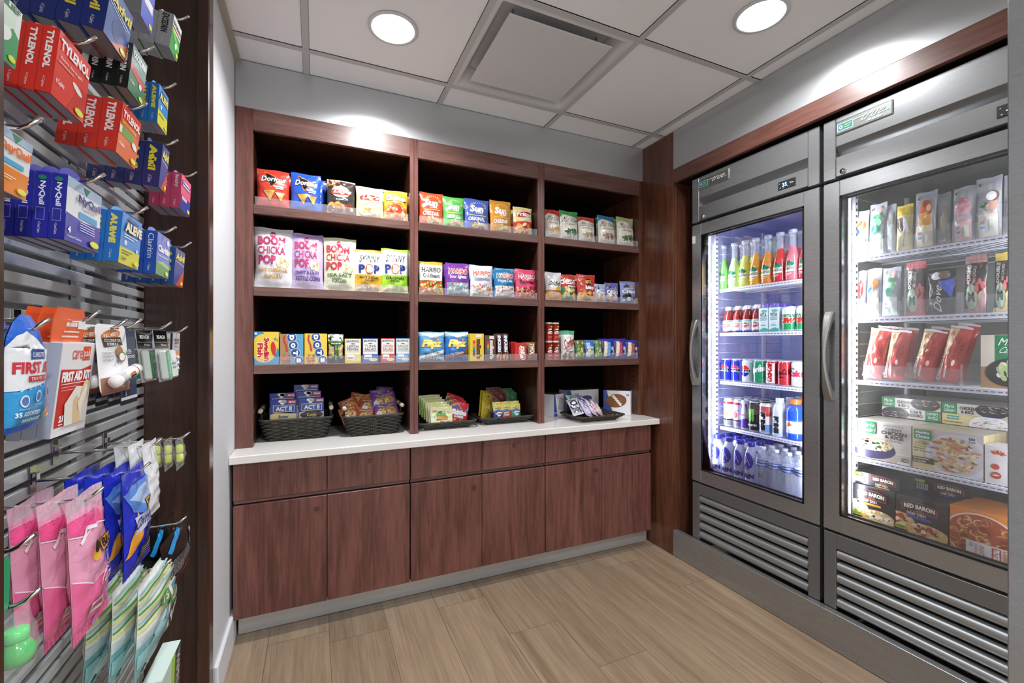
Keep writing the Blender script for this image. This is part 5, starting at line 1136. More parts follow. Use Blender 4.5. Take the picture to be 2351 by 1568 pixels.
    for k, (u0, u1, v, lab) in enumerate(T):
        y, w_ = slot(u0, u1, X); r = w_/2-.0007; h_ = top_z((u0+u1)/2, v+4, X)-z
        if k < 2: o = can('energy_can', r, .155, '#dcdde6', A_slim(k), slim=True)
        elif k == 2: o = can('energy_can', r, .155, '#cfd2de', A_bull())
        elif k == 3: o = can('energy_can', r, .157, '#15191c', A_mon(), top='#2a2a2e')
        elif k == 4: o = can('energy_can', r, .157, '#ece6ea', A_prime(), top='#1a1a1e')
        elif k == 5: o = bottle('sports_drink_bottle', r, .188, [(.9, 0, '#dfe6f2'), (1, .02), (1, .55), (.95, .60), (1, .66), (.82, .80), (.55, .87)], A_pbot(), (.04, .60), 2.2, (.865, 1, .58), '#f4f6fa', 'gloss')
        else: o = bottle('sports_drink_bottle', r, .192, [(.9, 0, '#2458d8'), (1, .03), (.96, .12), (.92, .30), (.96, .50), (1, .56), (.95, .74), (.60, .86)], A_gat(), (.14, .50), 2.6, (.87, 1, .60), '#e8843a', 'gloss', lab='#dfe6f6')
        setp(o, X, y, z, lab, 'drink bottle' if k > 4 else 'drink can', g)
        for j in (1, 2): b = dup(o); b.location.x += .075*j; b['label'] = '%s behind the %s' % (('next', 'deepest')[j-1], lab.split(' with')[0].split(',')[0])+(', orange row' if k == 0 else ', red row' if k == 1 else ', purple row' if k == 2 else '')
    # bottom: aluminium bottles and water bottles
    z = .5005
    def A_al(): A = Art(); A.ell(.5, .66, .44, .27, '#3d45c8'); A.line([(.3, .86), (.55, .70), (.7, .54)], .004, '#eef0fa'); A.line([(.55, .70), (.42, .60)], .003, '#eef0fa'); A.circ(.5, .47, .03, '#eef0fa'); A.line([(.2, .44), (.8, .44)], .0015, '#eef0fa'); A.t('RAIN', .02, .12, .98, .27, '#262d6a', .04); return A
    for k, (u0, u1, v) in enumerate(((1636, 1660, 1013.7), (1661, 1686, 1016), (1687, 1711, 1020), (1712, 1737, 1027))):
        X = 2.02; y, w_ = slot(u0, u1, X); h_ = top_z((u0+u1)/2, v, X)-z; r = w_/2-.0008
        o = bottle('aluminium_bottle', r, .215, [(.92, 0, '#d4d8ee'), (1, .02), (1, .60), (.96, .66), (.80, .76), (.55, .86), (.5, .88)], A_al(), (.06, .80), 2.2, (.88, .985, .56), '#3a40b8', 'gloss')
        setp(o, X, y, z, 'silver aluminium water bottle with a violet droplet, %s' % ('farthest left in the bottom row', 'between the farthest left and the third', 'third along, right of centre', 'next to the clear water bottles')[k], 'water bottle', 'aluminium water bottles at the bottom')
        for j in (1, 2, 3): b = dup(o); b.location.x += .066*j; b['label'] = 'aluminium bottle, %s behind the %s one' % (('next', 'third', 'deepest')[j-1], ('farthest left', 'second', 'third', 'rightmost')[k])
    def A_wat(): A = Art(); A.rect(0, 0, 1, 1, '#d6def4'); A.rect(0, .0, 1, .16, '#4a78d0'); A.rect(0, .86, 1, 1, '#4a78d0'); A.t('niagara', .08, .26, .92, .74, '#2a58b0', .04); return A
    for k, (u0, u1, v) in enumerate(((1738, 1766, 1025), (1767, 1796, 1034.7), (1797, 1826, 1033), (1827, 1857, 1041))):
        X = 2.01; y, w_ = slot(u0, u1, X); r = w_/2-.0008; cl = (.85, .9, 1, .26); P = [(.86, 0, cl), (1, .015)]
        for q in range(9): P += [(1, .03+.055*q), (.93, .05+.055*q)]
        P += [(1, .54), (1, .70), (.92, .76), (.6, .88), (.40, .93)]
        o = bottle('water_bottle', r, .205, P, A_wat(), (.56, .70), 2.8, (.93, 1, .44), '#eef2fa', lab='#d6def4'); setp(o, X, y, z, 'clear plastic water bottle with a blue label, %s' % ('next to the aluminium bottles', 'left of the middle', 'right of the middle', 'cut by the door frame')[k], 'water bottle', 'clear water bottles at the bottom')
        for j in (1, 2, 3): b = dup(o); b.location.x += .066*j; b['label'] = 'clear water bottle, %s behind the %s one' % (('next', 'third', 'deepest')[j-1], ('first', 'second', 'third', 'last')[k])
drinks()
# ---------------------------------------------------------------- freezer
def A_pop(fr, pop, k=0):
    A = Art(); A.circ(.16, .90, .07, '#f4f6f4'); A.circ(.16, .90, .055, '#3a9a5c'); A.circ(.16, .90, .025, '#d8483c'); A.t('OUTSHINE', .04, .3, .13, .78, '#4a68a8', .0, r=90)
    for q, (x, y, rx, ry, c_) in enumerate(fr): A.ell(x, y, rx, ry, c_, 16)
    A.rect(.14, .04, .9, .40, pop); A.rect(.2, .14, .46, .34, '#e9eef8'); A.rect(.24, .17, .42, .21, '#6a98d0'); A.rect(.24, .24, .42, .29, '#d89a9a'); A.rect(.6, .1, .8, .3, '#e2ead8'); return A
def pops():
    FILM = (.82, .85, .93, .38)
    def pop(u0, u1, v, z, X, A, pc, lab, edge=False, film=FILM, yaw=0, lean=3, ins=True, mt='film', d=.030):
        y, w_ = slot(u0, u1, X); h_ = top_z((u0+u1)/2, v, X)-z
        o = bag('frozen_bar', w_, h_, d, film, A, int(u0), mt, .07, .03)
        if ins:
            m = MB(); m.bbox(-w_*.30, -.006, h_*.09, w_*.30, .006, h_*.62, .005, pc); m.bbox(-.005, -.001, h_*.6, .005, .001, h_*.84, .0005, '#dcc49a'); kid(o, m.build('ice_pop', 'matte', o))
        setp(o, X, y, z+.002, lab, 'frozen bar', 'wrapped frozen bars in the freezer', RZ+yaw, lean); return o
    z = 1.5556; X = 2.035
    D = [(1953, 1993, 486, [(.62, .68, .26, .11, '#a8703a'), (.4, .55, .2, .07, '#2f5a9a'), (.35, .78, .2, .08, '#f4f4f6')], '#ece2cc', 'pineapple picture, farthest left on the top freezer shelf'), (1994, 2033, 468, [(.55, .74, .28, .05, '#4a9a6a'), (.5, .62, .3, .09, '#8ac8a0'), (.45, .50, .24, .09, '#3a8a72'), (.66, .86, .1, .08, '#e8b8b0')], '#d6ecdc', 'lime picture on its clear wrapper, top shelf'),
         (2099, 2148, 441, [(.56, .68, .30, .17, '#dc6a3a'), (.55, .50, .30, .13, '#eeb060'), (.7, .7, .1, .07, '#f0d8b0')], '#ece0c0', 'mango picture on its clear wrapper, top shelf'), (2186, 2238, 429, [(.5, .62, .40, .14, '#e0a8b4'), (.5, .74, .2, .06, '#d88a98')], '#e4b8bc', 'pink strawberry bar in a clear wrapper, top shelf'), (2240, 2300, 407, [(.70, .68, .2, .08, '#f4f4f8'), (.72, .68, .22, .09, '#8a6a5a'), (.66, .68, .19, .075, '#fafafc'), (.38, .54, .16, .05, '#4a8a6a'), (.68, .52, .24, .08, '#dcae98')], '#efe6dc', 'coconut picture on its clear wrapper, top shelf at the right')]
    for (u0, u1, v, fr, pc, lab) in D: pop(u0, u1, v, z, X, A_pop(fr, pc), pc, 'fruit bar with a '+lab if 'strawberry' not in lab else lab)
    pop(2031, 2056, 470, z, X+.01, None, '#dcecec', 'pale mint frozen bar turned edge-on beside the lime one', d=.025); pop(2150, 2182, 443, z, X+.015, None, '#efe6b4', 'pale yellow frozen bar turned edge-on beside the mango one', d=.025)
    pop(2303, 2345, 398, z, X+.01, None, '#e0c8c8', 'frozen bar mostly hidden by the steel wall edge, top shelf', d=.03)
    A = Art(); A.rect(0, .78, 1, 1, '#e4c83a'); A.poly([(.05, .72), (.4, .74), (.55, .45), (.35, .40), (.05, .55)], '#5a463a'); A.poly([(.45, .74), (.7, .66), (.9, .42), (.6, .38), (.62, .55)], '#e8ecf6'); A.t('Lemon', .3, .14, .85, .24, '#6a5ab0', .0).tilt(1, 70, .5, .2); A.rect(.1, .04, .9, .1, '#f0e6b0')
    pop(2058, 2095, 471, z, X, A, '#efe2a8', 'yellow-topped wrapper with a dark ice cream sandwich picture, top shelf', film='#ece0a0', ins=False, mt='foil')
    z = 1.311
    pop(1968, 1988, 622, z, X, A_pop([(.5, .6, .3, .2, '#c83a3a')], '#e8e0dc'), '#e8e0dc', 'narrow clear-wrapped fruit bar at the left end of the second shelf'); pop(1989, 2023, 617, z, X, A_pop(D[0][3], '#e8dcc8'), '#e8dcc8', 'clear-wrapped fruit bar with a pineapple picture, second shelf'); pop(2024, 2066, 615, z, X, A_pop(D[1][3], '#dcece4'), '#dcece4', 'clear-wrapped fruit bar with a green lime picture, second shelf')
    def A_mag(tp, tc, pink=True):
        A = Art(); A.rect(0, .86, 1, 1, tp); A.t('DOUBLE' if pink else 'ALMOND', .16, .50, .36, .84, '#f2efe8', .03, r=90); A.t('46% CACAO', .46, .52, .6, .8, '#e8e0d4', .0, r=90); A.poly([(0, 0), (1, 0), (1, .46), (.6, .12), (0, .08)], tc); A.circ(.42, .28, .30, '#8a7a4a'); A.circ(.42, .28, .28, '#a9c8a8'); A.t('M', .26, .2, .58, .36, '#1f2a22', .06); n = len(A.L); A.blobs(.6, .4, .9, .55, 4, ['#c86a6a', '#d8b088'], .08, 3); A.flat(n, 2); return A
    pop(2079, 2125, 601, z, X, A_mag('#d8646e', '#d4606a'), '', 'dark wrapper with a red top and green seal, frozen bar on the second shelf', film='#33302f', ins=False, mt='foil')
    A = Art(); A.rect(0, 0, 1, 1, '#33302f'); A.ell(.32, .86, .2, .09, '#e8ecf4'); A.ell(.62, .87, .22, .09, '#7a6a5e'); A.poly([(.4, .72), (1, .78), (.9, .34), (.7, .56)], '#4a5ec8'); A.t('Dove', .28, .06, .56, .60, '#eceff6', .0, r=90, sh=.2)
    pop(2130, 2192, 619, z, X, A, '', 'dark wrapper with a blue wave and tall white script, on the second shelf', film='#33302f', ins=False, mt='foil', yaw=.08)
    pop(2212, 2266, 586, z, X, A_mag('#b88a84', '#c49a94', False), '', 'dark almond bar wrapper with a rosy brown corner, on the second shelf', film='#3a3531', ins=False, mt='foil', yaw=-.12)
    pop(2281, 2325, 580, z, X, A_mag('#d8c05a', '#e0c87a'), '', 'dark wrapper with a gold top, at the steel wall edge', film='#34302e', ins=False, mt='foil')
    # clear bins
    for z_, bs in ((1.5556, ((1956, 2050), (2062, 2175), (2185, 2340))), (1.311, ((1966, 2072), (2076, 2198), (2205, 2340))), (1.064, ((1982, 2082), (2087, 2206)))):
        for k, (u0, u1) in enumerate(bs):
            y0, y1 = 2.008/XY(u0), 2.008/XY(u1); m = MB(); h_ = .062; t = .0016
            m.box(2.008, y1, z_+.003, 2.008+t, y0, z_+h_)
            for y in (y0, y1+t): m.box(2.008+t+.0002, y-t, z_+.003, 2.36, y, z_+h_*1.25)
            m.box(2.008+t+.0002, y1+t+.0002, z_+.003, 2.36, y0-t-.0002, z_+.0045)
            tag(m.build('clear_bin', 'acrylic'), 'clear plastic organiser bin, %s on the %s freezer shelf' % (('leftmost', 'middle', 'rightmost')[k] if len(bs) == 3 else ('left', 'right')[k], {1.5556: 'top', 1.311: 'second', 1.064: 'third'}[z_]), 'bin', 'clear bins in the freezer')
    z = 1.064
    def A_hp(): 
        A = Art(); A.poly([(.0, .42), (.0, .96), (.45, .96), (.40, .78), (.25, .46)], '#d8b888'); n = len(A.L); A.blobs(.03, .5, .34, .92, 18, ['#e8d0a0', '#c88a5a', '#f0e0c0', '#b86a4a'], .05, 3); A.flat(n, 2)
        A.rect(.02, .02, .20, .44, '#f0dcd8'); A.t('HOT POCKETS', .04, .04, .18, .42, '#5a2422', .05, r=90); A.t('PEPPERONI', .58, .44, .70, .80, '#7a1f1c', .0, r=90); A.t('PIZZA', .74, .44, .84, .7, '#7a1f1c', .0, r=90); A.circ(.66, .36, .07, '#f2e6e2'); A.rect(.35, .08, .44, .3, '#f0dcd8'); A.rect(0, .96, 1, 1, '#e8e6ea'); return A
    src = None
    for k, (u0, u1, v, rl) in enumerate(((1990, 2036, 759, -9), (2040, 2086, 763, -8), (2103, 2156, 763, -12), (2162, 2214, 754, -12))):
        y, w_ = slot(u0, u1, X); h_ = top_z((u0+u1)/2, v, X)-z; o = bag('frozen_sandwich', w_, h_, .04, '#c8483e', A_hp(), k, 'foil', .05, .05); setp(o, X, y, z+.006, 'red-wrapped frozen sandwich on the third freezer shelf, %s' % ('farthest left', 'right one of the left bin', 'left one of the right bin', 'nearest the boxed meal')[k], 'frozen sandwich', 'red-wrapped frozen sandwiches', RZ, 3)
        o.rotation_euler = (math.radians(-3), math.radians(-rl), RZ); o.location.z += w_/2*abs(math.sin(math.radians(rl)))*.9; o.location.y += h_*.09
        b = dup(o); b.location.x += .05; b.location.z += .010; b['label'] = 'red-wrapped frozen sandwich behind the %s one' % ('farthest left', 'second', 'third', 'rightmost')[k]
pops()
def A_bowl(k=0):
    A = Art(); A.rect(0, 0, 1, 1, '#e0dad4'); A.rect(0, 0, 1, .22, '#cfc4b8')
    A.ell(.30, .28, .44, .26, '#3a3560', 28); A.ell(.28, .40, .42, .17, '#ecdcb4', 28); n = len(A.L); A.blobs(.0, .24, .66, .56, 130, ['#f2e4bc', '#e8cf94', '#f8f0d8', '#dcb878', '#f4e8c8'], .035, 3, 1.3, inside=(.28, .40, .41, .17)); A.blobs(.1, .3, .5, .48, 12, ['#4a8a52', '#3a6a44', '#c8583a', '#b8483a'], .045, 5, 1.2, inside=(.28, .40, .38, .15)); A.flat(n, 4)
    A.rect(.04, .66, .40, .98, '#1f8a50'); A.t('Marie', .10, .83, .36, .94, '#fff', .0, sh=.15); A.t('Callender\'s', .07, .70, .38, .82, '#fff', .0, sh=.15); A.t('AGED CHEDDAR', .54, .90, .88, .94, '#4a4440', .0, arc=.3); A.t('CHEESY', .57, .80, .86, .87, '#3f3a38', .03); A.t('CHICKEN', .50, .70, .93, .79, '#3f3a38', .05); A.t('& RICE', .56, .60, .88, .69, '#3f3a38', .05); A.t('BOWL', .58, .52, .86, .58, '#9a928c', .03)
    for q in range(4): A.rect(.75, .44-.05*q, .96, .455-.05*q, '#c8beb4')
    A.circ(.90, .13, .065, '#2a6a4a'); A.t('19g', .85, .11, .95, .15, '#fff'); A.rect(.78, .01, .98, .07, '#f2efea'); return A
def A_hc():
    A = Art(); A.rect(0, 0, .34, 1, '#e0d2a4'); A.rect(.34, 0, 1, 1, '#d8d4d8'); A.ell(.66, .44, .46, .50, '#e9eaf2', 32); A.ell(.64, .44, .38, .42, '#d8dae6', 32)
    n = len(A.L); A.blobs(.34, .04, .98, .86, 240, ['#e8c894', '#d89a5a', '#f2dcb0', '#c8703c', '#e0b478', '#f4e8d0'], .030, 3, 2.2, inside=(.60, .46, .33, .38)); A.blobs(.36, .1, .9, .84, 22, ['#3f7a44', '#5a9a4a', '#c83a2c', '#4a8a3c'], .032, 5, 1.2, inside=(.60, .46, .30, .34)); A.flat(n, 6)
    A.rect(.03, .72, .30, .95, '#3f9a7c'); A.t('Healthy', .06, .84, .27, .92, '#fff', .03); A.t('Choice', .06, .75, .27, .83, '#fff', .03); A.t('CAFE', .11, .66, .22, .69, '#6a6248'); A.t('STEAMERS', .05, .61, .28, .65, '#6a6248'); A.t('Grilled Chicken', .03, .55, .31, .59, '#2f2c22', .0); A.t('Marinara', .03, .49, .19, .53, '#2f2c22'); A.t('with Parmesan', .03, .43, .31, .47, '#2f2c22')
    A.rect(0, .16, .34, .30, '#4f4434'); A.t('20g PROTEIN', .03, .24, .27, .28, '#f4eedc', .03); A.t('360 CALORIES', .03, .18, .22, .22, '#f4eedc'); A.circ(.86, .86, .07, '#f4f4f2'); A.circ(.86, .86, .062, '#e9eef0'); A.t('ON', .82, .86, .90, .92, '#26303a', .05); A.t('TRACK', .81, .80, .91, .84, '#26303a', .03); return A
def A_flat(k, up=False):
    A = Art(); g = '#1f8a50'
    if k == 0: A.rect(0, 0, .24, 1, g); A.t('Marie', .04, .52, .19, .84, '#fff', .0, sh=.1); A.t('Callender\'s', .03, .16, .21, .48, '#fff', .0, sh=.1); A.t('CHICKEN', .28, .45, .52, .75, '#3f3a38', .04); A.t('& RICE', .30, .12, .50, .40, '#3f3a38', .04); A.ell(.76, .56, .24, .62, '#2f2c3c', 24); n = len(A.L); A.blobs(.55, .3, .97, .95, 70, ['#f0e0b4', '#d8b878', '#4a7a4a', '#e8cf98', '#c88a5a'], .022, 3, 1.5, inside=(.76, .66, .20, .32)); A.flat(n, 4)
    else: A.rect(0, 0, .4, 1, '#dccb94'); A.rect(.08, .5, .27, .85, '#3f9a7c'); A.t('Healthy Choice', .09, .58, .26, .76, '#fff'); A.t('Grilled Chicken Marinara', .03, .2, .32, .34, '#3a3628'); A.ell(.72, .2, .3, .9, '#e8eaf2', 24); n = len(A.L); A.blobs(.42, .0, 1, .9, 110, ['#e8c894', '#c8703c', '#f2dcb0', '#5a8a4a', '#c83a2c'], .02, 3, 2, inside=(.72, .3, .24, .6)); A.flat(n, 4)
    if up: A.L = [([(1-x, 1-y) for x, y in V], F, c_) for V, F, c_ in A.L]
    return A
def A_pizza(k, small=False):
    A = Art(); A.rect(0, 0, 1, 1, '#22252b'); 
    if not small:
        for (x, y, rx, ry) in ((.08, .36, .30, .20), (.62, .20, .40, .20)):
            A.ell(x, y-.02, rx*1.06, ry*1.08, '#b87a3a', 26); A.ell(x, y, rx, ry, '#e8c480', 26); n = len(A.L); A.blobs(x-rx, y-ry, x+rx, y+ry, 60, ['#f4e4b8', '#fbf3dc', '#e8c070', '#f0d490'] if k == 0 else ['#f4dca8', '#e8b070', '#f8ecd0'], .045, 3, 1.3, inside=(x, y, rx*.9, ry*.88)); A.blobs(x-rx, y-ry, x+rx, y+ry, 26, ['#e8d8a8', '#fff8e4'] if k == 0 else ['#a8382c', '#c04a38', '#8a2a22'], .055, 7, 1.2, 8, inside=(x, y, rx*.8, ry*.78)); A.flat(n, 5)
        A.rect(0, .14, .22, .24, '#b4d23a'); A.t('2 PIZZAS', .02, .165, .20, .215, '#1f2a12', .03)
    y0, s = (.66, 1) if not small else (.35, 1.0)
    x0 = .14 if not small else .40; w_ = .68 if not small else .52; H_ = .20 if not small else .46
    A.poly([(x0, y0), (x0-.02, y0+H_*.9), (x0+w_*.3, y0+H_*1.25), (x0+w_*.7, y0+H_*1.25), (x0+w_, y0+H_*.8), (x0+w_, y0-.01)], '#c0392f'); A.poly([(x0+.015, y0+.015), (x0, y0+H_*.86), (x0+w_*.3, y0+H_*1.17), (x0+w_*.7, y0+H_*1.17), (x0+w_-.02, y0+H_*.76), (x0+w_-.02, y0+.005)], '#2a2226')
    A.t('RED BARON', x0+.04, y0+H_*.3, x0+w_-.05, y0+H_*.85, '#f2eee4', .05, arc=.2); A.ell(x0+w_/2, y0+H_*.1, .09, .05 if not small else .12, '#8a4a3a'); A.t('DEEP DISH', x0+.10, y0-H_*.45, x0+w_*.68, y0-H_*.1, '#e8e4da', .02)
    A.rect(x0+.10, y0-H_*.85, x0+w_-.12, y0-H_*.55, '#e89a3a' if k == 0 else '#4a4ec0')
    if small: A.rect(.04, .16, .26, .62, '#eceef2'); n = len(A.L); [A.rect(.05+.02*q, .2, .058+.02*q+.004*(q % 2), .6, '#2a2a30') for q in range(10)]; A.flat(n, 1); A.rect(0, .7, .2, .92, '#b4d23a')
    return A
def A_spag():
    A = Art(); A.rect(0, 0, 1, 1, '#e8913a'); A.ell(.52, .44, .62, .50, '#f0e4dc', 34); A.ell(.52, .44, .58, .47, '#b8502c', 34); n = len(A.L)
    R = random.Random(4)
    for q in range(60):
        cx, cy, r = R.uniform(.05, .95), R.uniform(.02, .84), R.uniform(.04, .11)
        if ((cx-.52)/.52)**2+((cy-.44)/.42)**2 > 1: continue
        a0 = R.uniform(0, 6); A.line([(cx+r*math.cos(a0+t*.5), cy+r*.9*math.sin(a0+t*.5)) for t in range(9)], .0035, R.choice(['#e8b87a', '#d89a5a', '#f0c890', '#c87a44']))
    A.flat(n, 5); n = len(A.L); A.blobs(.05, .05, .9, .7, 12, ['#8a3a22', '#a84a2c'], .07, 3, 1.1, 9); A.flat(n, 2)
    A.rect(.28, .0, 1, .34, '#e9e6e6'); A.rect(.70, .03, .84, .31, '#c83a34'); A.t('PROTEIN', .72, .05, .82, .29, '#fff', .05, r=-90); A.t('SPAGHETTI', .50, .06, .58, .28, '#b83a2c', .0, r=-90); A.t('CUISINE', .88, .02, .98, .32, '#e0863a', .03, r=-90); A.t('WITH MEAT SAUCE', .42, .06, .47, .3, '#b83a2c', .0, r=-90); A.t('310', .34, .22, .40, .3, '#8a2a22', .02, r=-90); return A
def frozen_boxes():
    X = 2.004
    def bx(u0, u1, v, z, X, d, c_, A, lab, zt=None, topc=None, n=0, sidec=None, name='frozen_meal_box', g='frozen meal boxes'):
        y, w_ = slot(u0, u1, X); h_ = (zt-z) if zt else top_z((u0+u1)/2, v, X)-z; o = carton(name, w_-.0015, h_, d, c_, A, sidec=sidec, topc=topc); setp(o, X+d/2, y, z+.001, lab, 'frozen food box', g)
        for k in range(n):
            b = dup(o); b.location.x += (d+.001)*(k+1); b['label'] = lab.split(',')[0]+', '+('the next box back', 'the third box back', 'the fourth box back', 'the fifth box back', 'the sixth box back', 'the seventh box back', 'the eighth box back')[k]; b['group'] = g
        return o
    z = .754+.003
    bx(1962, 2093, 0, z, X, .04, '#e0dad4', A_bowl(), 'frozen chicken and rice bowl box with a green square', z+.151, '#d8d0c0', 3)
    bx(2094, 2259, 0, z, X, .04, '#e0d2a4', A_hc(), 'beige and grey frozen pasta meal box with a teal square', z+.151, '#c8c0a8', 3)
    A = Art(); A.rect(0, 0, 1, 1, '#ece8ea'); n = len(A.L)
    for q in range(6): a = .5+q*.35; A.ell(.3+.16*math.cos(a), .74+.10*math.sin(a), .08, .02, ('#e8883a', '#c83a2c')[q % 2], 10, a)
    A.flat(n, 2); A.circ(.25, .46, .10, '#c8342c'); A.circ(.27, .24, .12, '#c8342c'); A.t('28g', .19, .21, .35, .27, '#fff', .03); A.ell(1.0, .25, .4, .4, '#5a3a34', 20)
    bx(2260, 2365, 0, z, X, .04, '#ece8ea', A, 'white frozen meal box with orange and red chillies, at the steel wall edge', z+.125, '#e4dfe2', 1, '#c8483a')
    def flat(u0, u1, z0, X, hh, A, lab, c_): y, w_ = slot(u0, u1, X); o = carton('frozen_meal_box', w_-.002, hh, .19, c_, A); setp(o, X+.095, y, z0, lab, 'frozen food box', 'frozen meal boxes lying flat'); return o
    Xb = 2.175; y0 = z+.1535
    flat(2024, 2160, y0, Xb, .040, A_flat(0, True), 'upside-down chicken bowl box lying flat on the row of bowl boxes', '#d8d2c8'); flat(2024, 2160, y0+.0405, Xb, .040, A_flat(0), 'chicken bowl box lying flat on top of the upside-down one', '#d8d2c8')
    flat(2162, 2320, y0, Xb, .040, A_flat(1), 'pasta meal box lying flat with a teal square, behind the pasta boxes', '#dccb94'); flat(2162, 2320, y0+.0405, Xb, .040, A_flat(0), 'chicken bowl box lying flat on top of the flat pasta box', '#d8d2c8')
    for k in range(2): 
        yy = slot(2024, 2160, Xb)[0] if k == 0 else slot(2162, 2320, Xb)[0]; o = carton('frozen_meal_box', .17, .151, .12, '#c8c2b8'); setp(o, 2.36+.0, yy, z+.001, 'plain grey-beige box supporting the flat boxes, %s' % ('left', 'right')[k], 'frozen food box', 'frozen meal boxes')
    # big boxed meal on the third shelf
    A = Art(); A.rect(0, 0, .36, 1, '#e6ddcc'); A.rect(.36, .5, 1, 1, '#1f8a50'); A.rect(0, 0, 1, .5, '#b88a62'); A.rect(0, .4, .36, 1, '#e6ddcc'); A.t('Marie', .44, .80, 1.1, .94, '#fff', .0, sh=.15); A.t('Callender\'s', .44, .66, 1.3, .78, '#fff', .0, sh=.15); A.ell(.75, .30, .62, .26, '#2e2c30', 28); A.ell(.8, .34, .5, .2, '#3c3a3e', 28); n = len(A.L); A.blobs(.3, .16, 1, .52, 50, ['#e8ecc8', '#cfdca0', '#f4f4e4', '#b8cc8a'], .07, 3, 1.4, inside=(.82, .34, .42, .17)); A.flat(n, 4)
    for V, F, c_ in A.L: pass
    A.L = [([(min(x, 1), y) for x, y in V], F, c_) for V, F, c_ in A.L]
    bx(2251, 2345, 769.5, 1.064+.003, X+.008, .05, '#e6ddcc', A, 'tall green and cream frozen meal box with a dark pan picture, on the third shelf', None, '#ddd', 1)
    z = .5025
    h1 = top_z(2006, 1120, X)-z
    bx(1958, 2055, 0, z, X, .05, '#22252b', A_pizza(0), 'black cheese pizza box, in front on the freezer floor', z+h1, '#2a2d33', 4, name='pizza_box', g='pizza boxes on the freezer floor')
    bx(2056, 2178, 0, z, X, .05, '#22252b', A_pizza(1), 'black pepperoni pizza box, in front on the freezer floor', z+h1, '#2a2d33', 4, name='pizza_box', g='pizza boxes on the freezer floor')
    o = bx(1959, 2066, 0, z+h1+.0012, X+.012, .15, '#22252b', A_pizza(0, True), 'black pizza box lying flat on top of the cheese pizza boxes', z+h1+.0012+.0475, '#2a2d33', name='pizza_box', g='pizza boxes lying flat'); 
    o = bx(2100, 2225, 0, z+h1+.0012, X+.12, .12, '#22252b', A_pizza(1, True), 'black pizza box lying flat, further back behind the pepperoni boxes', z+h1+.0012+.0475, '#2a2d33', name='pizza_box', g='pizza boxes lying flat')
    bx(2180, 2325, 0, z, X, .022, '#e8913a', A_spag(), 'orange box of frozen spaghetti, in front on the freezer floor', z+h1+.012, '#e08a34', 7, '#e08a34', g='orange spaghetti boxes')
frozen_boxes()
# ================================================================= GOODS ON THE SLAT WALL (fronts face +X)
RW = math.pi/2
def hook(x_tip, y, z, label, drop=0):
    r = empty('display_hook', (SX, y, z), 0, label, 'hook', 'metal display hooks on the slat wall'); L = x_tip-SX
    kid(r, MB().bbox(.0005, -.011, -.022, .003, .011, .030, .0008).bbox(.003, -.007, -.006, .010, .007, .016, .001).build('back_plate', 'chrome', r))
    kid(r, MB().tube([(.002, 0, 0), (L*.5, 0, -.001), (L-.012, 0, 0), (L-.004, 0, .004), (L+.010, 0, .016)], .0028, 10).build('prong', 'chrome', r))
    return r
ORD = {2: ['frontmost', 'rearmost'], 3: ['frontmost', 'middle one', 'rearmost'], 4: ['frontmost', 'second from front', 'third from front', 'fourth back']}
def solve(TL, TRu, BL, SLu, xf):
    Yl = xf/XY(TL[0]); Yr = xf/XY(TRu); zt = atX(TL[0], TL[1], xf)[1]
    Xb = Yl*XY(BL[0]); cz = Xb*math.sin(TH)+Yl*math.cos(TH); zb = CAMH+(V0-BL[1])*cz/FPX
    d = abs(Yl*XY(SLu)-xf) if SLu else .012
    return Yl, Yr, zt, Xb, zb, d
def group(make, TL, TRu, BL, SLu, n, lab, cat, grp, xf=-.335, dd=None, hk=True, hz=.008, name=None, hlab=None, edge=False):
    Yl, Yr, zt, Xb, zb, d = solve(TL, TRu, BL, SLu, xf)
    if dd: d = dd
    h = math.hypot(xf-Xb, zt-zb); ang = math.atan2(xf-Xb, zt-zb); w_ = Yr-Yl
    n = min(n, max(1, int((xf-SX-.004)/(d+.001))))
    o = make(w_, h, d)
    first = o
    for k in range(n):
        b = o if k == 0 else dup(o)
        x = Xb-(0 if edge else d/2*math.cos(ang))-(d+.0012)*k
        b.location = (x, (Yl+Yr)/2+.0006*k, zb); b.rotation_euler = (ang, 0, RW); tag(b, lab+(', '+(ORD.get(n, ORD[4])+['fifth back', 'sixth back'])[k] if n > 1 else ''), cat, grp)
    if hk: hook(xf+.014, (Yl+Yr)/2, zt+hz, hlab or ('hook carrying the '+lab))
    return first, (Yl, Yr, zt, zb, d, n)
def box_art(brand, base, tc, extra=None, bt=(.06, .70, .94, .88), o=None, b=.04, seal=True):
    A = Art(); 
    if extra: extra(A)
    A.t(brand, *bt, tc, b, o=o)
    if seal: A.ell(.80, .10, .14, .055, '#d6de3a'); A.ell(.80, .10, .12, .042, '#e6ea5a')
    return A
def side_art(brand, tc, q='4 Caplets', b=.04, span=(.36, .94)):
    A = Art(); A.t(brand, .26, span[0], .72, span[1], tc, b, r=-90); A.t(q, .34, .07, .56, .24, '#e8e4e4', .0, r=-90); return A
def mk(base, A, S_, tabc=None, topc=None, sidec=None, tab=.016):
    return lambda w_, h, d: carton('medicine_box', w_, h, d, base, A, left=S_, topc=topc or base, sidec=sidec or base, tab=tab, tabc=tabc or base)
def pill(A): A.ell(.68, .42, .17, .045, '#f4f2f0', 16, -.35); A.t('Extra Strength', .1, .60, .78, .655, '#f4dcd8', .02); A.t('4 Caplets', .06, .2, .3, .30, '#f4f2f0', .02); A.rect(.06, .54, .5, .56, '#f0b0a8')
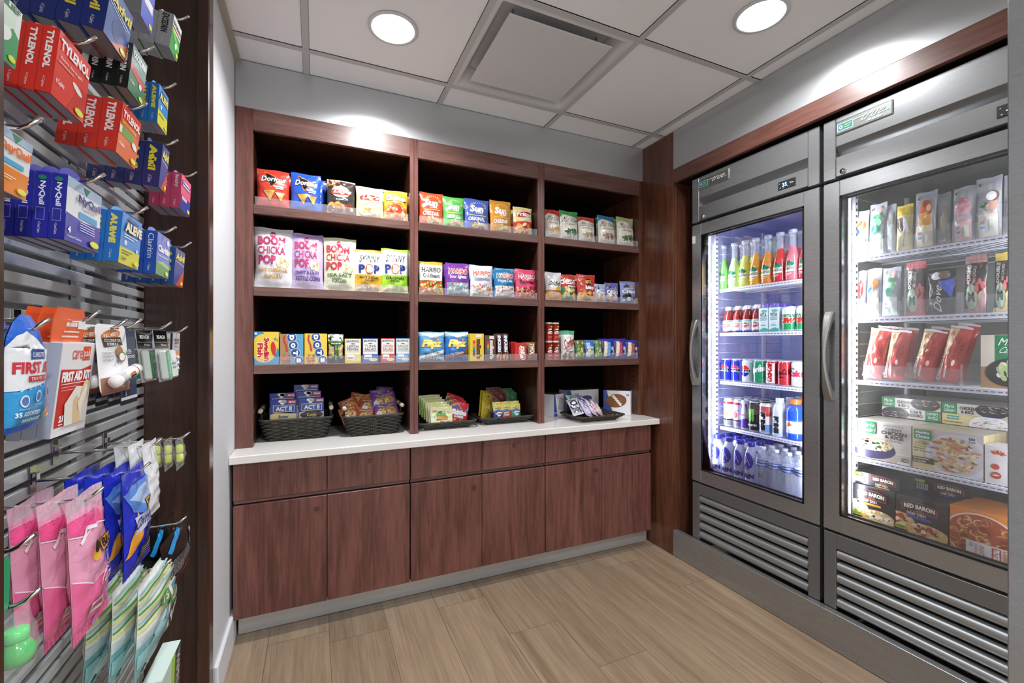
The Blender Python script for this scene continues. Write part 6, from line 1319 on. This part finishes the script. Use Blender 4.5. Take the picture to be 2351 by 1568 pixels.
def wall_goods():
    G = 'medicine boxes on the slat wall'
    def g(*a, **k): return group(*a, cat='medicine box', grp=G, **k)
    # upper rows
    def ex(A): A.poly([(0, 0), (1, 0), (1, .5), (.5, .7), (0, .5)], '#2f9a5a'); A.circ(.5, .75, .3, '#d6ead8'); A.ell(.45, .42, .26, .12, '#f2f6f0', 16, .4)
    group(mk('#e4efe8', box_art('RELIEF', '', '#1f6a3c', ex, (.1, .86, .9, .96)), Art(), '#2f9a5a'), (-10, -40), 52, (-30, 100), -40, 2, 'green and white box at the upper left edge', 'medicine box', G, xf=-.335, hk=False)
    def ea(A): A.rect(0, 0, 1, 1, '#2a55a0'); A.circ(.55, .34, .30, '#1f3f86'); A.poly([(.3, 0), (1, 0), (1, .35), (.7, .2)], '#c85a3a'); A.line([(.05, .72), (.95, .6)], .003, '#f0f0f4'); A.line([(.05, .66), (.85, .55)], .002, '#f0f0f4')
    g(mk('#20337e', box_art('Advil', '', '#f0de3c', ea), side_art('Advil', '#f0de3c'), '#2a4696'), (258, -46), 306, (236, 68), 205, 4, 'navy and yellow painkiller box in the top row')
    def ei(A): A.rect(0, 0, 1, 1, '#2a46c8'); A.rect(.2, .4, .9, .6, '#e8ecf4')
    g(mk('#8e9096', box_art('IB', '', '#fff', ei, (.3, .42, .8, .58)), Art(), '#aaa', sidec='#8e9096'), (332, -70), 357, (322, 32), 290, 2, 'grey-sided box with a blue front at the very top', hk=False)
    def ee(A): A.rect(0, 0, 1, .6, '#2a9a3c'); A.rect(0, .6, 1, 1, '#e8ecea'); A.poly([(0, .55), (1, .25), (1, .38), (0, .68)], '#7ad04a'); A.circ(.6, .3, .12, '#f4f6f0'); A.rect(.0, .66, 1, .70, '#c83a30')
    g(mk('#b4b6ba', box_art('EXCEDRIN', '', '#1f1f22', ee, (.06, .76, .94, .86)), side_art('EXCEDRIN', '#1c1c20', '6 Caplets', span=(.38, .95)), '#e8e8ea', sidec='#a9abaf'), (400, 31), 417, (388, 105), 366, 4, 'silver-grey headache box with a green front')
    def et(A): A.rect(0, 0, 1, 1, '#e2362a'); A.poly([(.45, 0), (1, 0), (1, .5), (.75, .5)], '#c82a22'); pill(A)
    g(mk('#d8342a', box_art('TYLENOL', '', '#fff', et, (.05, .74, .95, .90)), side_art('TYLENOL', '#f6f0f0', b=.05), '#e8564a'), (138, 64), 209, (115, 213), 102, 4, 'large bright red painkiller box with white capitals')
    def eg(A): A.rect(0, 0, 1, 1, '#2a7a56'); A.rect(0, .55, 1, 1, '#7a9a94'); A.poly([(.0, .62), (1, .50), (1, .34), (.0, .46)], '#c83a32'); A.t('4 Caplets', .08, .2, .36, .28, '#f0f4f0'); A.circ(.7, .34, .09, '#e8f0ea')
    g(mk('#141c1a', box_art('EXCEDRIN', '', '#f4f4f4', eg, (.06, .76, .94, .90)), side_art('EXCEDRIN', '#f4f4f4', '4 Caplets'), '#e4e6e6', sidec='#111a17'), (306, 98), 338, (292, 201), 276, 3, 'black and green headache box')
    def el(A): A.rect(0, .38, 1, 1, '#2a86c8'); A.rect(0, 0, 1, .38, '#d8d23c'); A.circ(.3, .5, .07, '#d8ecf8'); A.rect(.1, .26, .6, .29, '#7a7a2a'); A.ell(.5, .90, .3, .03, '#1f5aa0')
    g(mk('#2474c0', box_art('ALEVE', '', '#f4e85a', el, (.08, .66, .92, .84), o='#1f5aa0'), side_art('ALEVE', '#f0e23c', '2 Caplets', .08), '#4a94d4'), (366, 191), 387, (360, 281), 345, 3, 'small blue and yellow painkiller box in the corner column')
    def es(A): A.rect(0, 0, 1, 1, '#e06a2e'); A.rect(0, .62, 1, 1, '#d8402c'); A.rect(.12, .42, .70, .58, '#5a9a3c'); A.rect(.0, .42, .12, .56, '#e8ece4'); A.t('SINUS SEVERE', .06, .62, .8, .69, '#e8d83a', .02); A.ell(.78, .4, .14, .06, '#f4f4f0', 14, -.3); A.t('4 Caplets', .06, .18, .3, .27, '#f4f2f0')
    g(mk('#cf3426', box_art('TYLENOL', '', '#fff', es, (.06, .74, .94, .88)), side_art('TYLENOL', '#f6f0f0', '4 Caplets', .05), '#8cc86a'), (282, 230), 324, (265, 346), 238, 3, 'red and orange sinus box with a green tab')
    def ev(A): A.rect(0, 0, 1, 1, '#223a86'); A.poly([(.2, 0), (1, 0), (1, .5), (.7, .3)], '#c8482f'); A.line([(.05, .66), (.95, .60)], .002, '#f0f0f4')
    g(mk('#1c2f74', box_art('Advil', '', '#ece23c', ev), side_art('Advil', '#ece23c', '6 Tablets', .1), '#6a8ac0'), (374, 329), 389, (363.5, 428), 335, 4, 'dark navy painkiller box in the corner column')
    def eb(A): A.rect(0, 0, 1, .42, '#2a3f9a'); A.rect(.1, .68, .9, .86, '#2a3f86'); A.rect(.14, .70, .86, .84, '#e8e6f0'); A.rect(.1, .3, .6, .4, '#e6b8c8')
    g(mk('#dc5a7a', box_art('Benadryl', '', '#2a3f86', eb, (.16, .72, .84, .82)), side_art('Benadryl', '#f0e4ea', '4 Tablets', .02, (.60, .94)), '#8a7ad0', sidec='#cc4464'), (418, 397), 439, (413, 477.5), 395, 3, 'pink and violet allergy box')
    def en(A): A.rect(0, .42, 1, 1, '#e6eaec'); A.rect(0, 0, 1, .42, '#e8862a'); A.rect(0, .86, 1, 1, '#a8c4dc'); A.poly([(.35, .98), (.65, .98), (.5, .84)], '#2a8a6a'); A.rect(.1, .46, .8, .54, '#4ab0dc'); A.rect(.1, .26, .6, .28, '#f4dcb8'); A.rect(.1, .22, .5, .24, '#f4dcb8')
    group(mk('#e0e6ea', box_art('DayQuil', '', '#e8762a', en, (.05, .62, .95, .80)), side_art('DayQuil', '#e8762a'), '#9ab8d4', sidec='#c8ccd4'), (-4, 278), 75, (-24, 420), -50, 2, 'white and orange cold remedy box at the left edge', 'medicine box', G)
    def eq(A): A.rect(0, .40, 1, 1, '#e4e8ec'); A.rect(0, .84, 1, 1, '#a8c0d8'); A.poly([(0, 0), (1, 0), (1, .44), (.5, .40), (0, .44)], '#2c2fa8'); A.poly([(.42, .96), (.62, .96), (.52, .84)], '#2a7a6a'); A.rect(.34, .44, .88, .54, '#3a9ed4'); A.t('VapoCOOL', .42, .57, .80, .62, '#3a3f5a', .0); A.t('4', .06, .14, .14, .24, '#fff', .04); A.t('Coated Caplets', .06, .06, .44, .11, '#fff', .0); [A.rect(.36, .36-.04*q, .8, .375-.04*q, '#c8ccf0') for q in range(4)]
    sa = side_art('NyQuil', '#eef0f6', '4 Coated Caplets', .03, (.50, .86)); sa.rect(.2, .27, .78, .46, '#8a90d0'); sa.rect(.24, .28, .74, .45, '#2c30a0'); sa.ell(.5, .91, .28, .035, '#2a7a6a')
    g(mk('#262a9c', box_art('NyQuil', '', '#2a2f86', eq, (.26, .64, .92, .80)), sa, '#3f48b4', tab=.022), (155.6, 399.7), 233, (145, 549), 120, 4, 'deep blue and white cold remedy box')
    def el2(A): A.rect(0, .33, 1, 1, '#3a8fd8'); A.rect(0, 0, 1, .33, '#d8d43c'); A.circ(.25, .44, .07, '#d8ecf8'); A.rect(.1, .26, .6, .28, '#7a7a2a'); A.rect(.1, .21, .45, .23, '#7a7a2a'); A.ell(.52, .90, .3, .03, '#1f5aa0'); A.rect(.12, .58, .8, .60, '#e0ecf8'); A.rect(.12, .53, .6, .55, '#e0ecf8'); A.circ(.8, .36, .05, '#d8ecf8'); A.t('2 Caplets', .06, .08, .3, .16, '#3a3a2a')
    g(mk('#2a78c8', box_art('ALEVE', '', '#f4ecb0', el2, (.12, .65, .96, .84), o='#1f4f96', b=.06), side_art('ALEVE', '#ece06a', '2 Caplets', .08), '#5a9edc'), (282, 483), 326.5, (270, 601), 247, 3, 'large blue and yellow painkiller box in the middle row')
    def ec(A): A.rect(0, .3, 1, 1, '#6a80c8'); A.rect(0, 0, 1, .3, '#6a9a5a'); A.poly([(0, .3), (1, .22), (1, .3), (.5, .36)], '#a8c87a'); A.rect(.06, .46, .9, .48, '#dde4f4'); A.circ(.8, .86, .1, '#f0e4f0')
    g(mk('#2455b0', box_art('Claritin', '', '#fff', ec, (.06, .56, .94, .72)), side_art('Claritin', '#f4f6fa', '1 Tablet', .0), '#5a86d0', sidec='#2050ac'), (362, 530), 391, (356, 628), 334, 3, 'blue allergy box with a meadow picture')
    g(mk('#1f4f94', box_art('Advil', '', '#ece24a', ev), side_art('Advil', '#ece24a', '1 Dose', .1), '#5a8ac0'), (404, 567), 425, (397, 652), 376, 4, 'mid blue painkiller box, lowest of the corner column')
    # ---- middle row
    xf = -.335
    # blue first aid pouch
    def fa(w_, h, d):
        A = Art(); A.poly([(.0, .72), (.1, .82), (.3, .86), (.5, .80), (.7, .70), (1, .70), (1, .44), (.55, .36), (0, .36)], '#e9edf2'); A.poly([(0, .35), (.55, .35), (1, .43), (1, .10), (.8, .06), (0, .06)], '#3a9ed8'); A.rect(.30, .62, .66, .70, '#2a4f9a'); A.t('CURELITE', .33, .64, .63, .68, '#e8ecf4'); A.t('FIRST AID', .06, .50, .94, .60, '#c83a42', .04); A.rect(.26, .43, .78, .48, '#c03a44'); A.t('TRAVEL KIT', .30, .44, .74, .47, '#f0d8d8')
        for q in range(3): A.circ(.22+.27*q, .27+.03*q, .07, '#d8ecf8'); A.circ(.22+.27*q, .27+.03*q, .05, '#5a78b8'); A.rect(.14+.27*q, .20+.03*q, .32+.27*q, .205+.03*q, '#d0e6f4')
        A.t('35 ASSORTED', .08, .14, .60, .18, '#f0f4f8', .03); A.t('BANDAGES', .2, .09, .66, .12, '#f0f4f8', .03); A.circ(.78, .15, .07, '#e8a878'); A.circ(.84, .14, .05, '#f0ece6')
        mb = MB(); O = [(.06, 0), (.90, .0), (.98, .03), (1, .10), (.98, .62), (.93, .80), (.80, .93), (.62, 1), (.38, 1), (.20, .93), (.07, .80), (.02, .62), (0, .10), (.02, .03)]
        A.size = (w_, h); ctr = (.5, .45); V = []; F = []; rings = 6
        for s_ in (-1, 1):
            o_ = len(V)
            for q in range(rings+1):
                f = q/rings
                for (x, z) in O: V.append(((x-.5)*w_*f, s_*d/2*(1-f**3)*1.0 + s_*.0006, (ctr[1]+(z-ctr[1])*f)*h))
            L = len(O)
            for q in range(rings): F += [(o_+q*L+i, o_+q*L+(i+1) % L, o_+(q+1)*L+(i+1) % L, o_+(q+1)*L+i)[::(1 if s_ < 0 else -1)] for i in range(L)]
        mb.add(V, F, '#2a66cc', 0, True)
        def surf(u, v, l):
            f = max(abs(u-.5)*2, abs(v-ctr[1])/(.55 if v > ctr[1] else .45)); f = min(f, 1); return ((u-.5)*w_*.97, -d/2*(1-f**3)-.0012-l, v*h)
        mb.art(A, surf, 0, .01); return mb.build('first_aid_pouch', 'foil')
    group(fa, (8, 718), 99, (-6, 1004), None, 2, 'blue pouch-shaped first aid travel kit at the left edge', 'first aid kit', 'hanging first aid kits', dd=.028, hz=-.020, edge=True)
    def fk(w_, h, d):
        A = Art(); A.rect(0, 0, 1, 1, '#eeeef0'); A.poly([(.04, .10), (.95, .10), (.95, .74), (.62, .70), (.04, .72)], '#cf3228'); A.rect(.62, .80, .86, .96, '#e0502c'); A.t('care', .30, .82, .60, .92, '#e0502c', .0); A.t('pak', .64, .82, .85, .93, '#fff', .0); A.t('FIRST AID KIT', .07, .58, .92, .69, '#fff', .06); A.rect(.07, .555, .9, .562, '#fff'); A.rect(.08, .52, .5, .527, '#f0c8c0'); A.rect(.08, .49, .44, .497, '#f0c8c0')
        A.poly([(.28, .10), (.22, .34), (.5, .52), (.88, .5), (.92, .10)], '#f1ece2'); A.poly([(.52, .10), (.46, .36), (.54, .42), (.66, .36), (.74, .10)], '#e6c898'); A.ell(.78, .46, .11, .12, '#ecd0a4', 16, -.3); A.ell(.78, .46, .06, .07, '#f8f0e2', 16, -.3); A.poly([(.58, .32), (.74, .50), (.84, .42), (.66, .22)], '#f4ead6'); A.t('21', .08, .16, .2, .23, '#fff', .05); A.rect(.08, .13, .2, .14, '#fff')
        o = carton('first_aid_box', w_, h, d, '#eeeef0', A, sidec='#aab0c4', topc='#f0f0f2'); mb = MB()
        H_ = .052; y = d/2; P = [(-w_*.5, h-.001), (-w_*.5, h+.03), (-w_*.42, h+H_), (w_*.34, h+H_), (w_*.42, h+.03), (w_*.42, h-.001)]; L = 6
        mb.add([(x, y-.0014, z) for x, z in P]+[(x, y, z) for x, z in P], [tuple(range(L)), tuple(range(L, 2*L))[::-1]]+[(i, (i+1) % L, L+(i+1) % L, L+i) for i in range(L)], '#e8602c')
        B = Art(); B.rect(.34, .46, .70, .58, '#f0ece8'); B.rect(.72, .40, .96, .72, '#f4f4f4'); B.rect(.28, .28, .78, .33, '#f6d8c8'); B.rect(.22, .14, .76, .19, '#f6d8c8'); mb.art(B, lambda u, v, l: ((u-.5)*w_*.9, y-.0014-l, h+v*H_), 0, 0)
        kid(o, mb.build('header_card', 'paper', o)); return o
    group(fk, (144.6, 786), 219, (114, 1008), 113, 3, 'white and red first aid kit with an orange hanging header', 'first aid kit', 'hanging first aid kits', hz=.034)
    def balm(w_, h, d):
        A = Art(); A.rect(.02, .0, .98, .24, '#9a6a56'); A.rect(.02, .0, .98, .04, '#8a5a48'); A.ell(.45, .85, .32, .075, '#e07a34', 20, .15); A.t('PALMER\'S', .20, .82, .70, .88, '#f6efe6', .02).tilt(1, 8, .45, .85); A.poly([(.14, .80), (.76, .82), (.82, .70), (.20, .67)], '#3a3634'); A.t('COCONUT OIL', .2, .745, .76, .79, '#f0ece8', .02); A.t('FORMULA', .28, .69, .66, .735, '#f0ece8', .02); A.rect(.3, .65, .62, .655, '#aaa')
        A.t('COCONUT', .10, .565, .46, .60, '#4a4644', .0); A.t('HYDRATE', .10, .515, .44, .55, '#4a4644', .0); A.t('LIP BALM', .10, .465, .42, .50, '#4a4644', .0); A.ell(.66, .6, .12, .08, '#a8764a'); A.ell(.72, .52, .13, .08, '#8a5a3c'); A.ell(.72, .52, .10, .06, '#f0eff4'); A.poly([(.84, .55), (.95, .66), (.92, .52)], '#4a8a4a'); A.poly([(.5, .46), (.62, .50), (.56, .42)], '#3a7a6a'); A.t('Softer lips', .3, .06, .7, .1, '#e8d8cc', .0); A.rect(.36, .935, .66, .955, '#5a5a5c')
        o, _ = card('lip_balm_card', w_, h, '#f0f0f2', A, .014)
        mb = MB(); r = .0105; a, b = (-w_*.34, -r-.003, h*.17), (w_*.50, -r-.003, h*.32); P0, P1 = Vector(a), Vector(b)
        mb.tube([P0, P0.lerp(P1, .12), P0.lerp(P1, .13), P0.lerp(P1, .74), P0.lerp(P1, .75), P0.lerp(P1, .97), P1], [r*.96, r, r*.94, r*.94, r, r, r*.8], 18, '#f2f2f4')
        t = (P1-P0).normalized(); mb.tube([P0.lerp(P1, .76)-t*.0006, P0.lerp(P1, .80)], r*1.01, 18, '#a8763a'); up = Vector((-t.z, 0, t.x))
        B = Art(); B.ell(.5, .7, .4, .2, '#e07a34'); B.rect(.1, .2, .9, .5, '#3a3634'); mb.art(B, lambda u, v, l: tuple(P0.lerp(P1, .36+.3*u)+up*((v-.5)*.013)+Vector((0, -r*.94*math.sqrt(max(0, 1-((v-.5)*1.24)**2))-.0006-l, 0))), 0, .003)
        kid(o, mb.build('lip_balm_tube', 'gloss', o)); return o
    group(balm, (217, 742), 286, (231, 910), None, 3, 'white lip balm card with an orange oval and a slanting tube', 'lip balm', 'lip balm cards', dd=.030, hz=-.006, edge=True)
    def scis(w_, h, d):
        A = Art(); A.rect(0, 0, 1, .06, '#14151a'); A.rect(0, .06, 1, .10, '#d8dade'); A.rect(0, .68, .7, .69, '#d0d4dc'); A.t('SCISSORS', .1, .62, .9, .66, '#dfe3ea'); A.t('TRAVEL', .1, .70, .7, .74, '#dfe3ea'); A.poly([(.3, .1), (.5, .5), (.42, .58), (.2, .12)], '#7a828e'); A.circ(.4, .2, .12, '#2a2c34')
        o, _ = card('scissors_card', w_, h, '#2c3c5e', A, .003); return o
    group(scis, (270, 757), 308, (277, 932), None, 4, 'dark navy card of travel scissors', 'scissors card', 'scissors cards', dd=.017, hz=.006, edge=True)
    def floss(w_, h, d):
        A = Art(); A.t('REACH', .18, .83, .80, .90, '#eef0f0', .04); A.rect(0, .76, 1, .765, '#c8ccca'); A.t('Floss', .4, .69, .8, .73, '#d8dada')
        o, _ = card('floss_card', w_, h, (.72, .74, .74, .55), None, .004, mt='film'); m = MB(); m.box(-w_/2+.0005, -.0012, h*.64, w_/2-.0005, -.0007, h-.0005, '#17181a'); A.size = (w_, h); m.art(A, lambda u, v, l: ((u-.5)*w_, -.0014-l, v*h), 0, 0); kid(o, m.build('header', 'gloss', o))
        m = MB(); m.bbox(-w_*.44, -.018, h*.04, w_*.38, -.002, h*.60, .004, '#dfe6e2'); B = Art(); B.circ(.66, .78, .26, '#f6f8f8'); B.poly([(0, .02), (.34, .02), (.30, .98), (.0, .98)], '#2fae6a'); B.t('Mint Waxed', .08, .2, .24, .9, '#e0f4e8', .0, r=-90); B.t('REACH', .4, .48, .8, .56, '#3a4a4a', .02); B.rect(.48, .36, .76, .42, '#3aa878'); m.art(B, lambda u, v, l: (-w_*.44+u*w_*.82, -.018-l, h*.04+v*h*.56), 0, 0); kid(o, m.build('floss_case', 'gloss', o)); return o
    group(floss, (349.5, 757), 380, (366, 878), None, 3, 'dental floss pack with a black header and green stripe', 'dental floss', 'dental floss packs', dd=.030, hz=.004, edge=True)
    def blis(w_, h, d):
        A = Art(); A.rect(0, .0, 1, .46, '#c8ccd2'); A.rect(0, .46, 1, .56, '#e8963a'); A.t('SINUS', .16, .80, .84, .86, '#2a2a30', .03); A.t('RELIEF', .2, .73, .8, .78, '#2a2a30'); A.rect(.2, .66, .8, .67, '#5a5a62')
        o, _ = card('tablet_card', w_, h, '#b8bbc6', A, .002); m = MB()
        for q in range(3):
            for s_ in (-1, 1):
                V = []; F = []; n = 10
                for i, (rr, yy) in enumerate(((.0062, 0), (.0058, -.003), (.004, -.0052), (.0002, -.006))): V += [(s_*w_*.24+rr*math.cos(6.2832*k/n), -.0008+yy, h*(.10+.14*q)+rr*math.sin(6.2832*k/n)) for k in range(n)]
                for i in range(3): F += [(i*n+k, i*n+(k+1) % n, (i+1)*n+(k+1) % n, (i+1)*n+k) for k in range(n)]
                m.add(V, F, '#dcdfe6', 0, True)
        kid(o, m.build('blister', 'chromeish', o)); return o
    group(blis, (397.5, 764), 413, (393.5, 858), None, 3, 'grey card of silver tablet blisters with an orange band', 'tablet card', 'tablet blister cards', dd=.020, hz=.002, edge=True)
    # ---- lower rows
    def plug(w_, h, d):
        o = bag('ear_plug_bag', w_, h, d, (.85, .9, .92, .16), None, 5, 'film', .12, .06); m = MB()
        for q in range(2): z = h*(.20+.30*q); m.tube([(0, 0, z), (0, 0, z+.003), (0, 0, z+h*.25), (0, 0, z+h*.28)], [.006, .0085, .008, .004], 12, '#d8e04a')
        B = Art(); B.t('3M', .3, .2, .7, .7, '#e05a2a', .04, r=90); m.art(B, lambda u, v, l: (-.005+u*.010, -.0087-l, h*.22+v*h*.2), 0, 0); kid(o, m.build('ear_plugs', 'matte', o)); return o
    group(plug, (402, 1012), 420, (405, 1082), None, 3, 'clear bag of lime yellow ear plugs', 'ear plug bag', 'ear plug bags', dd=.024, hz=-.002, edge=True)
    def pouch(w_, h, d):
        A = Art(); A.t('keep out of reach', .72, .10, .80, .42, '#6a6a6e', .0, r=90); return bag('plastic_pouch', w_, h, d, (.90, .91, .93, .82), A, 9, 'film', .06, .12)
    group(pouch, (325, 1024), 357, (335, 1196), None, 3, 'milky white plastic pouch', 'plastic pouch', 'milky plastic pouches', dd=.022, hz=-.010, edge=True)
    def bluebag(w_, h, d):
        A = Art(); A.poly([(.0, .80), (.2, .86), (.9, .86), (1, .55), (.6, .50), (.2, .60)], '#5a8ad8'); A.poly([(.1, .74), (.6, .82), (.95, .70), (.7, .56)], '#a8c4ec'); A.poly([(.0, .20), (.30, .58), (.45, .40), (.24, .22)], '#e8a03a'); A.rect(.20, .38, 1, .54, '#c8cce4'); A.t('Comfort', .12, .42, 1.0, .52, '#26368a', .02, sh=.15); A.t('3', .52, .26, .86, .41, '#26368a', .05, sh=.2); A.rect(.56, .56, .98, .65, '#1d1a16'); A.rect(.58, .567, .96, .643, '#e8a83a'); A.t('BIC', .63, .575, .90, .635, '#1d1a16', .05); A.poly([(.3, .04), (.8, .10), (.7, .28), (.4, .22)], '#1d2036')
        for q in range(4): A.line([(.4, .10+.03*q), (.75, .14+.03*q)], .0008, '#d8dae4')
        return bag('razor_bag', w_, h, d, '#2434c0', A, 7, 'foil', .05, .10)
    group(bluebag, (278, 1092), 340, (282, 1342), None, 4, 'royal blue bag of razors', 'razor bag', 'blue razor bags', dd=.026, hz=-.012, edge=True)
    def pinkbag(w_, h, d):
        A = Art(); A.poly([(0, .86), (.3, .82), (.6, .86), (1, .80), (1, .70), (.6, .76), (.3, .72), (0, .76)], '#ec5a94'); A.poly([(0, .0), (1, 0), (1, .30), (.6, .36), (.3, .34), (0, .44)], '#e46a9a'); A.line([(0, .75), (.25, .71), (.55, .755), (1, .69)], .0012, '#fbe4ee'); A.line([(0, .44), (.3, .35), (.6, .37), (1, .50)], .0012, '#fbe4ee'); A.line([(.12, .68), (.3, .76), (.5, .74)], .004, '#f0e8ec'); A.rect(.52, .53, .98, .63, '#1d1a16'); A.rect(.54, .537, .96, .623, '#eaa43a'); A.t('BIC', .58, .545, .92, .615, '#1d1a16', .05)
        A.t('Silky', .46, .40, .92, .52, '#fbeef4', .0, sh=.3); A.t('Touch', .42, .29, .92, .39, '#fbeef4', .0, sh=.3); A.rect(.24, .14, .60, .22, '#e8e4ee'); A.rect(.28, .16, .54, .20, '#c8486a'); A.line([(.6, .21), (.72, .2), (.7, .1), (.4, .03)], .0035, '#b08ad0'); A.circ(.34, .56, .07, '#e8b83a'); A.circ(.34, .61, .06, '#2a2622')
        o = bag('razor_bag', w_, h, d, (.93, .42, .60, .80), A, 11, 'film', .07, .06, bands=[(.90, 1, (.86, .80, .84, .45))])
        m = MB()
        for q in range(3): xx = w_*(-.22+.18*q); m.tube([(xx, .002, h*.10), (xx+.004, .002, h*.5), (xx, 0, h*.74)], [.003, .005, .003], 8, '#e88ab0'); m.bbox(xx-.014, -.004, h*.74, xx+.014, .004, h*.76, .001, '#f0eef2')
        kid(o, m.build('razors', 'gloss', o)); return o
    group(pinkbag, (148, 1158), 232, (165, 1490), None, 3, 'pink see-through bag of razors', 'razor bag', 'pink razor bags', dd=.030, hz=-.012, edge=True)
    def blackp(w_, h, d):
        A = Art(); A.rect(.1, .80, .60, .88, '#2a8ed0').tilt(1, 30, .3, .84); n = len(A.L); R = random.Random(3)
        for q in range(11):
            x = .08
            while x < .74: l = R.uniform(.02, .08); A.rect(x, .58-.022*q, min(x+l, .76), .592-.022*q, '#8a8c90'); x += l+.015
        A.flat(n, 1); A.rect(.80, .42, 1, .78, '#4a5058'); A.rect(.84, .36, .98, .70, '#3a8ee0'); A.circ(.9, .73, .04, '#f4f4f4'); A.rect(.1, .27, .7, .29, '#7a3a34'); return bag('charger_pack', w_, h, d, '#0e1012', A, 13, 'foil', .06, .12)
    group(blackp, (366, 1258), 432, (372, 1400), None, 3, 'glossy black hanging pack with bright blue stickers', 'hanging pack', 'black hanging packs', dd=.034, hz=.008, edge=True)
    def wipes(w_, h, d):
        A = Art(); A.rect(0, 0, 1, .42, '#7ab4b8'); A.rect(0, .36, 1, .46, '#c8dce0')
        for q, (z_, c_) in enumerate(((.50, '#e8e08a'), (.55, '#4aa03a'), (.60, '#a8c8d8'), (.65, '#e8e08a'), (.70, '#4aa03a'), (.76, '#a8c8d8'), (.81, '#e8e08a'), (.86, '#4aa03a'), (.91, '#a8c8d8'))): A.poly([(0, z_), (1, z_+.03), (1, z_+.052), (0, z_+.022)], c_)
        n = len(A.L); A.blobs(.05, .05, .95, .36, 16, ['#8ac0c4', '#a8d0d4', '#5a9aa4'], .14, 4, 1.5); A.flat(n, 2); A.rect(.52, .10, .96, .66, '#e8ecec'); A.rect(.56, .38, .92, .50, '#4a9a4a'); A.t('WET ONES', .6, .42, .88, .47, '#f4f8f0'); A.rect(.6, .54, .76, .63, '#5a9aa8'); A.rect(.56, .13, .92, .38, '#3a3028'); n = len(A.L); A.blobs(.58, .15, .9, .37, 20, ['#f4f2f4', '#e8e4ec', '#8aa86a'], .05, 6, 1.6); A.flat(n, 2)
        A.circ(.40, .62, .10, '#5aa84a'); A.t('15', .34, .58, .46, .66, '#eef6e8', .03); return bag('wipes_pack', w_, h, d, '#eef2ea', A, 15, 'foil', .04, .04)
    group(wipes, (316, 1352), 403, (305, 1578), None, 3, 'green and yellow striped pack of wipes', 'wipes pack', 'striped packs of wipes', dd=.040, hz=-.020, edge=True)
    def grn(w_, h, d):
        o = bag('clear_bag', w_, h, d, (.85, .88, .9, .14), None, 5, 'film', .06, .02); m = MB(); m.lathe([(.014, .02, '#2fb84a'), (.0165, .03), (.0165, h*.46), (.011, h*.56), (.009, h*.58, '#4ad86a'), (.012, h*.60), (.012, h*.74), (.010, h*.75)], 20); kid(o, m.build('bottle', 'gloss', o)); return o
    group(grn, (-6, 1440), 66, (8, 1600), None, 1, 'clear bag with a bright green bottle at the lower left edge', 'travel bottle bag', 'travel kit bags', dd=.036, edge=True)
    group(lambda w_, h, d: card('green_card', w_, h, '#2a9a6a', None, .006)[0], (4, 1290), 29, (-2, 1420), None, 1, 'narrow teal green card at the left edge below the pink bags', 'hanging card', 'hanging cards', dd=.004)
    def last(w_, h, d): A = Art(); A.poly([(.0, .9), (.6, 1), (.9, 1), (.5, 0), (0, 0)], '#c8e4d0'); A.rect(.5, .0, 1, 1, '#a8d84a'); A.rect(.68, 0, 1, 1, '#22302a'); A.t('WIPES', .76, .3, .94, .9, '#e8f0e8', .0, r=-90); return carton('wipes_box', w_, h, d, '#cfe8dc', A, sidec='#d8ece4')
    group(last, (372, 1562), 415, (366, 1700), 330, 1, 'pale green box at the bottom edge under the striped wipes', 'wipes box', 'wipes boxes', hz=-.01, dd=.04, hk=False)
plain('chromeish', '#d4d7de', .22, .8)
wall_goods()
# name every kept copy cleanly and make sure nothing was left unlinked
bpy.context.view_layer.update()
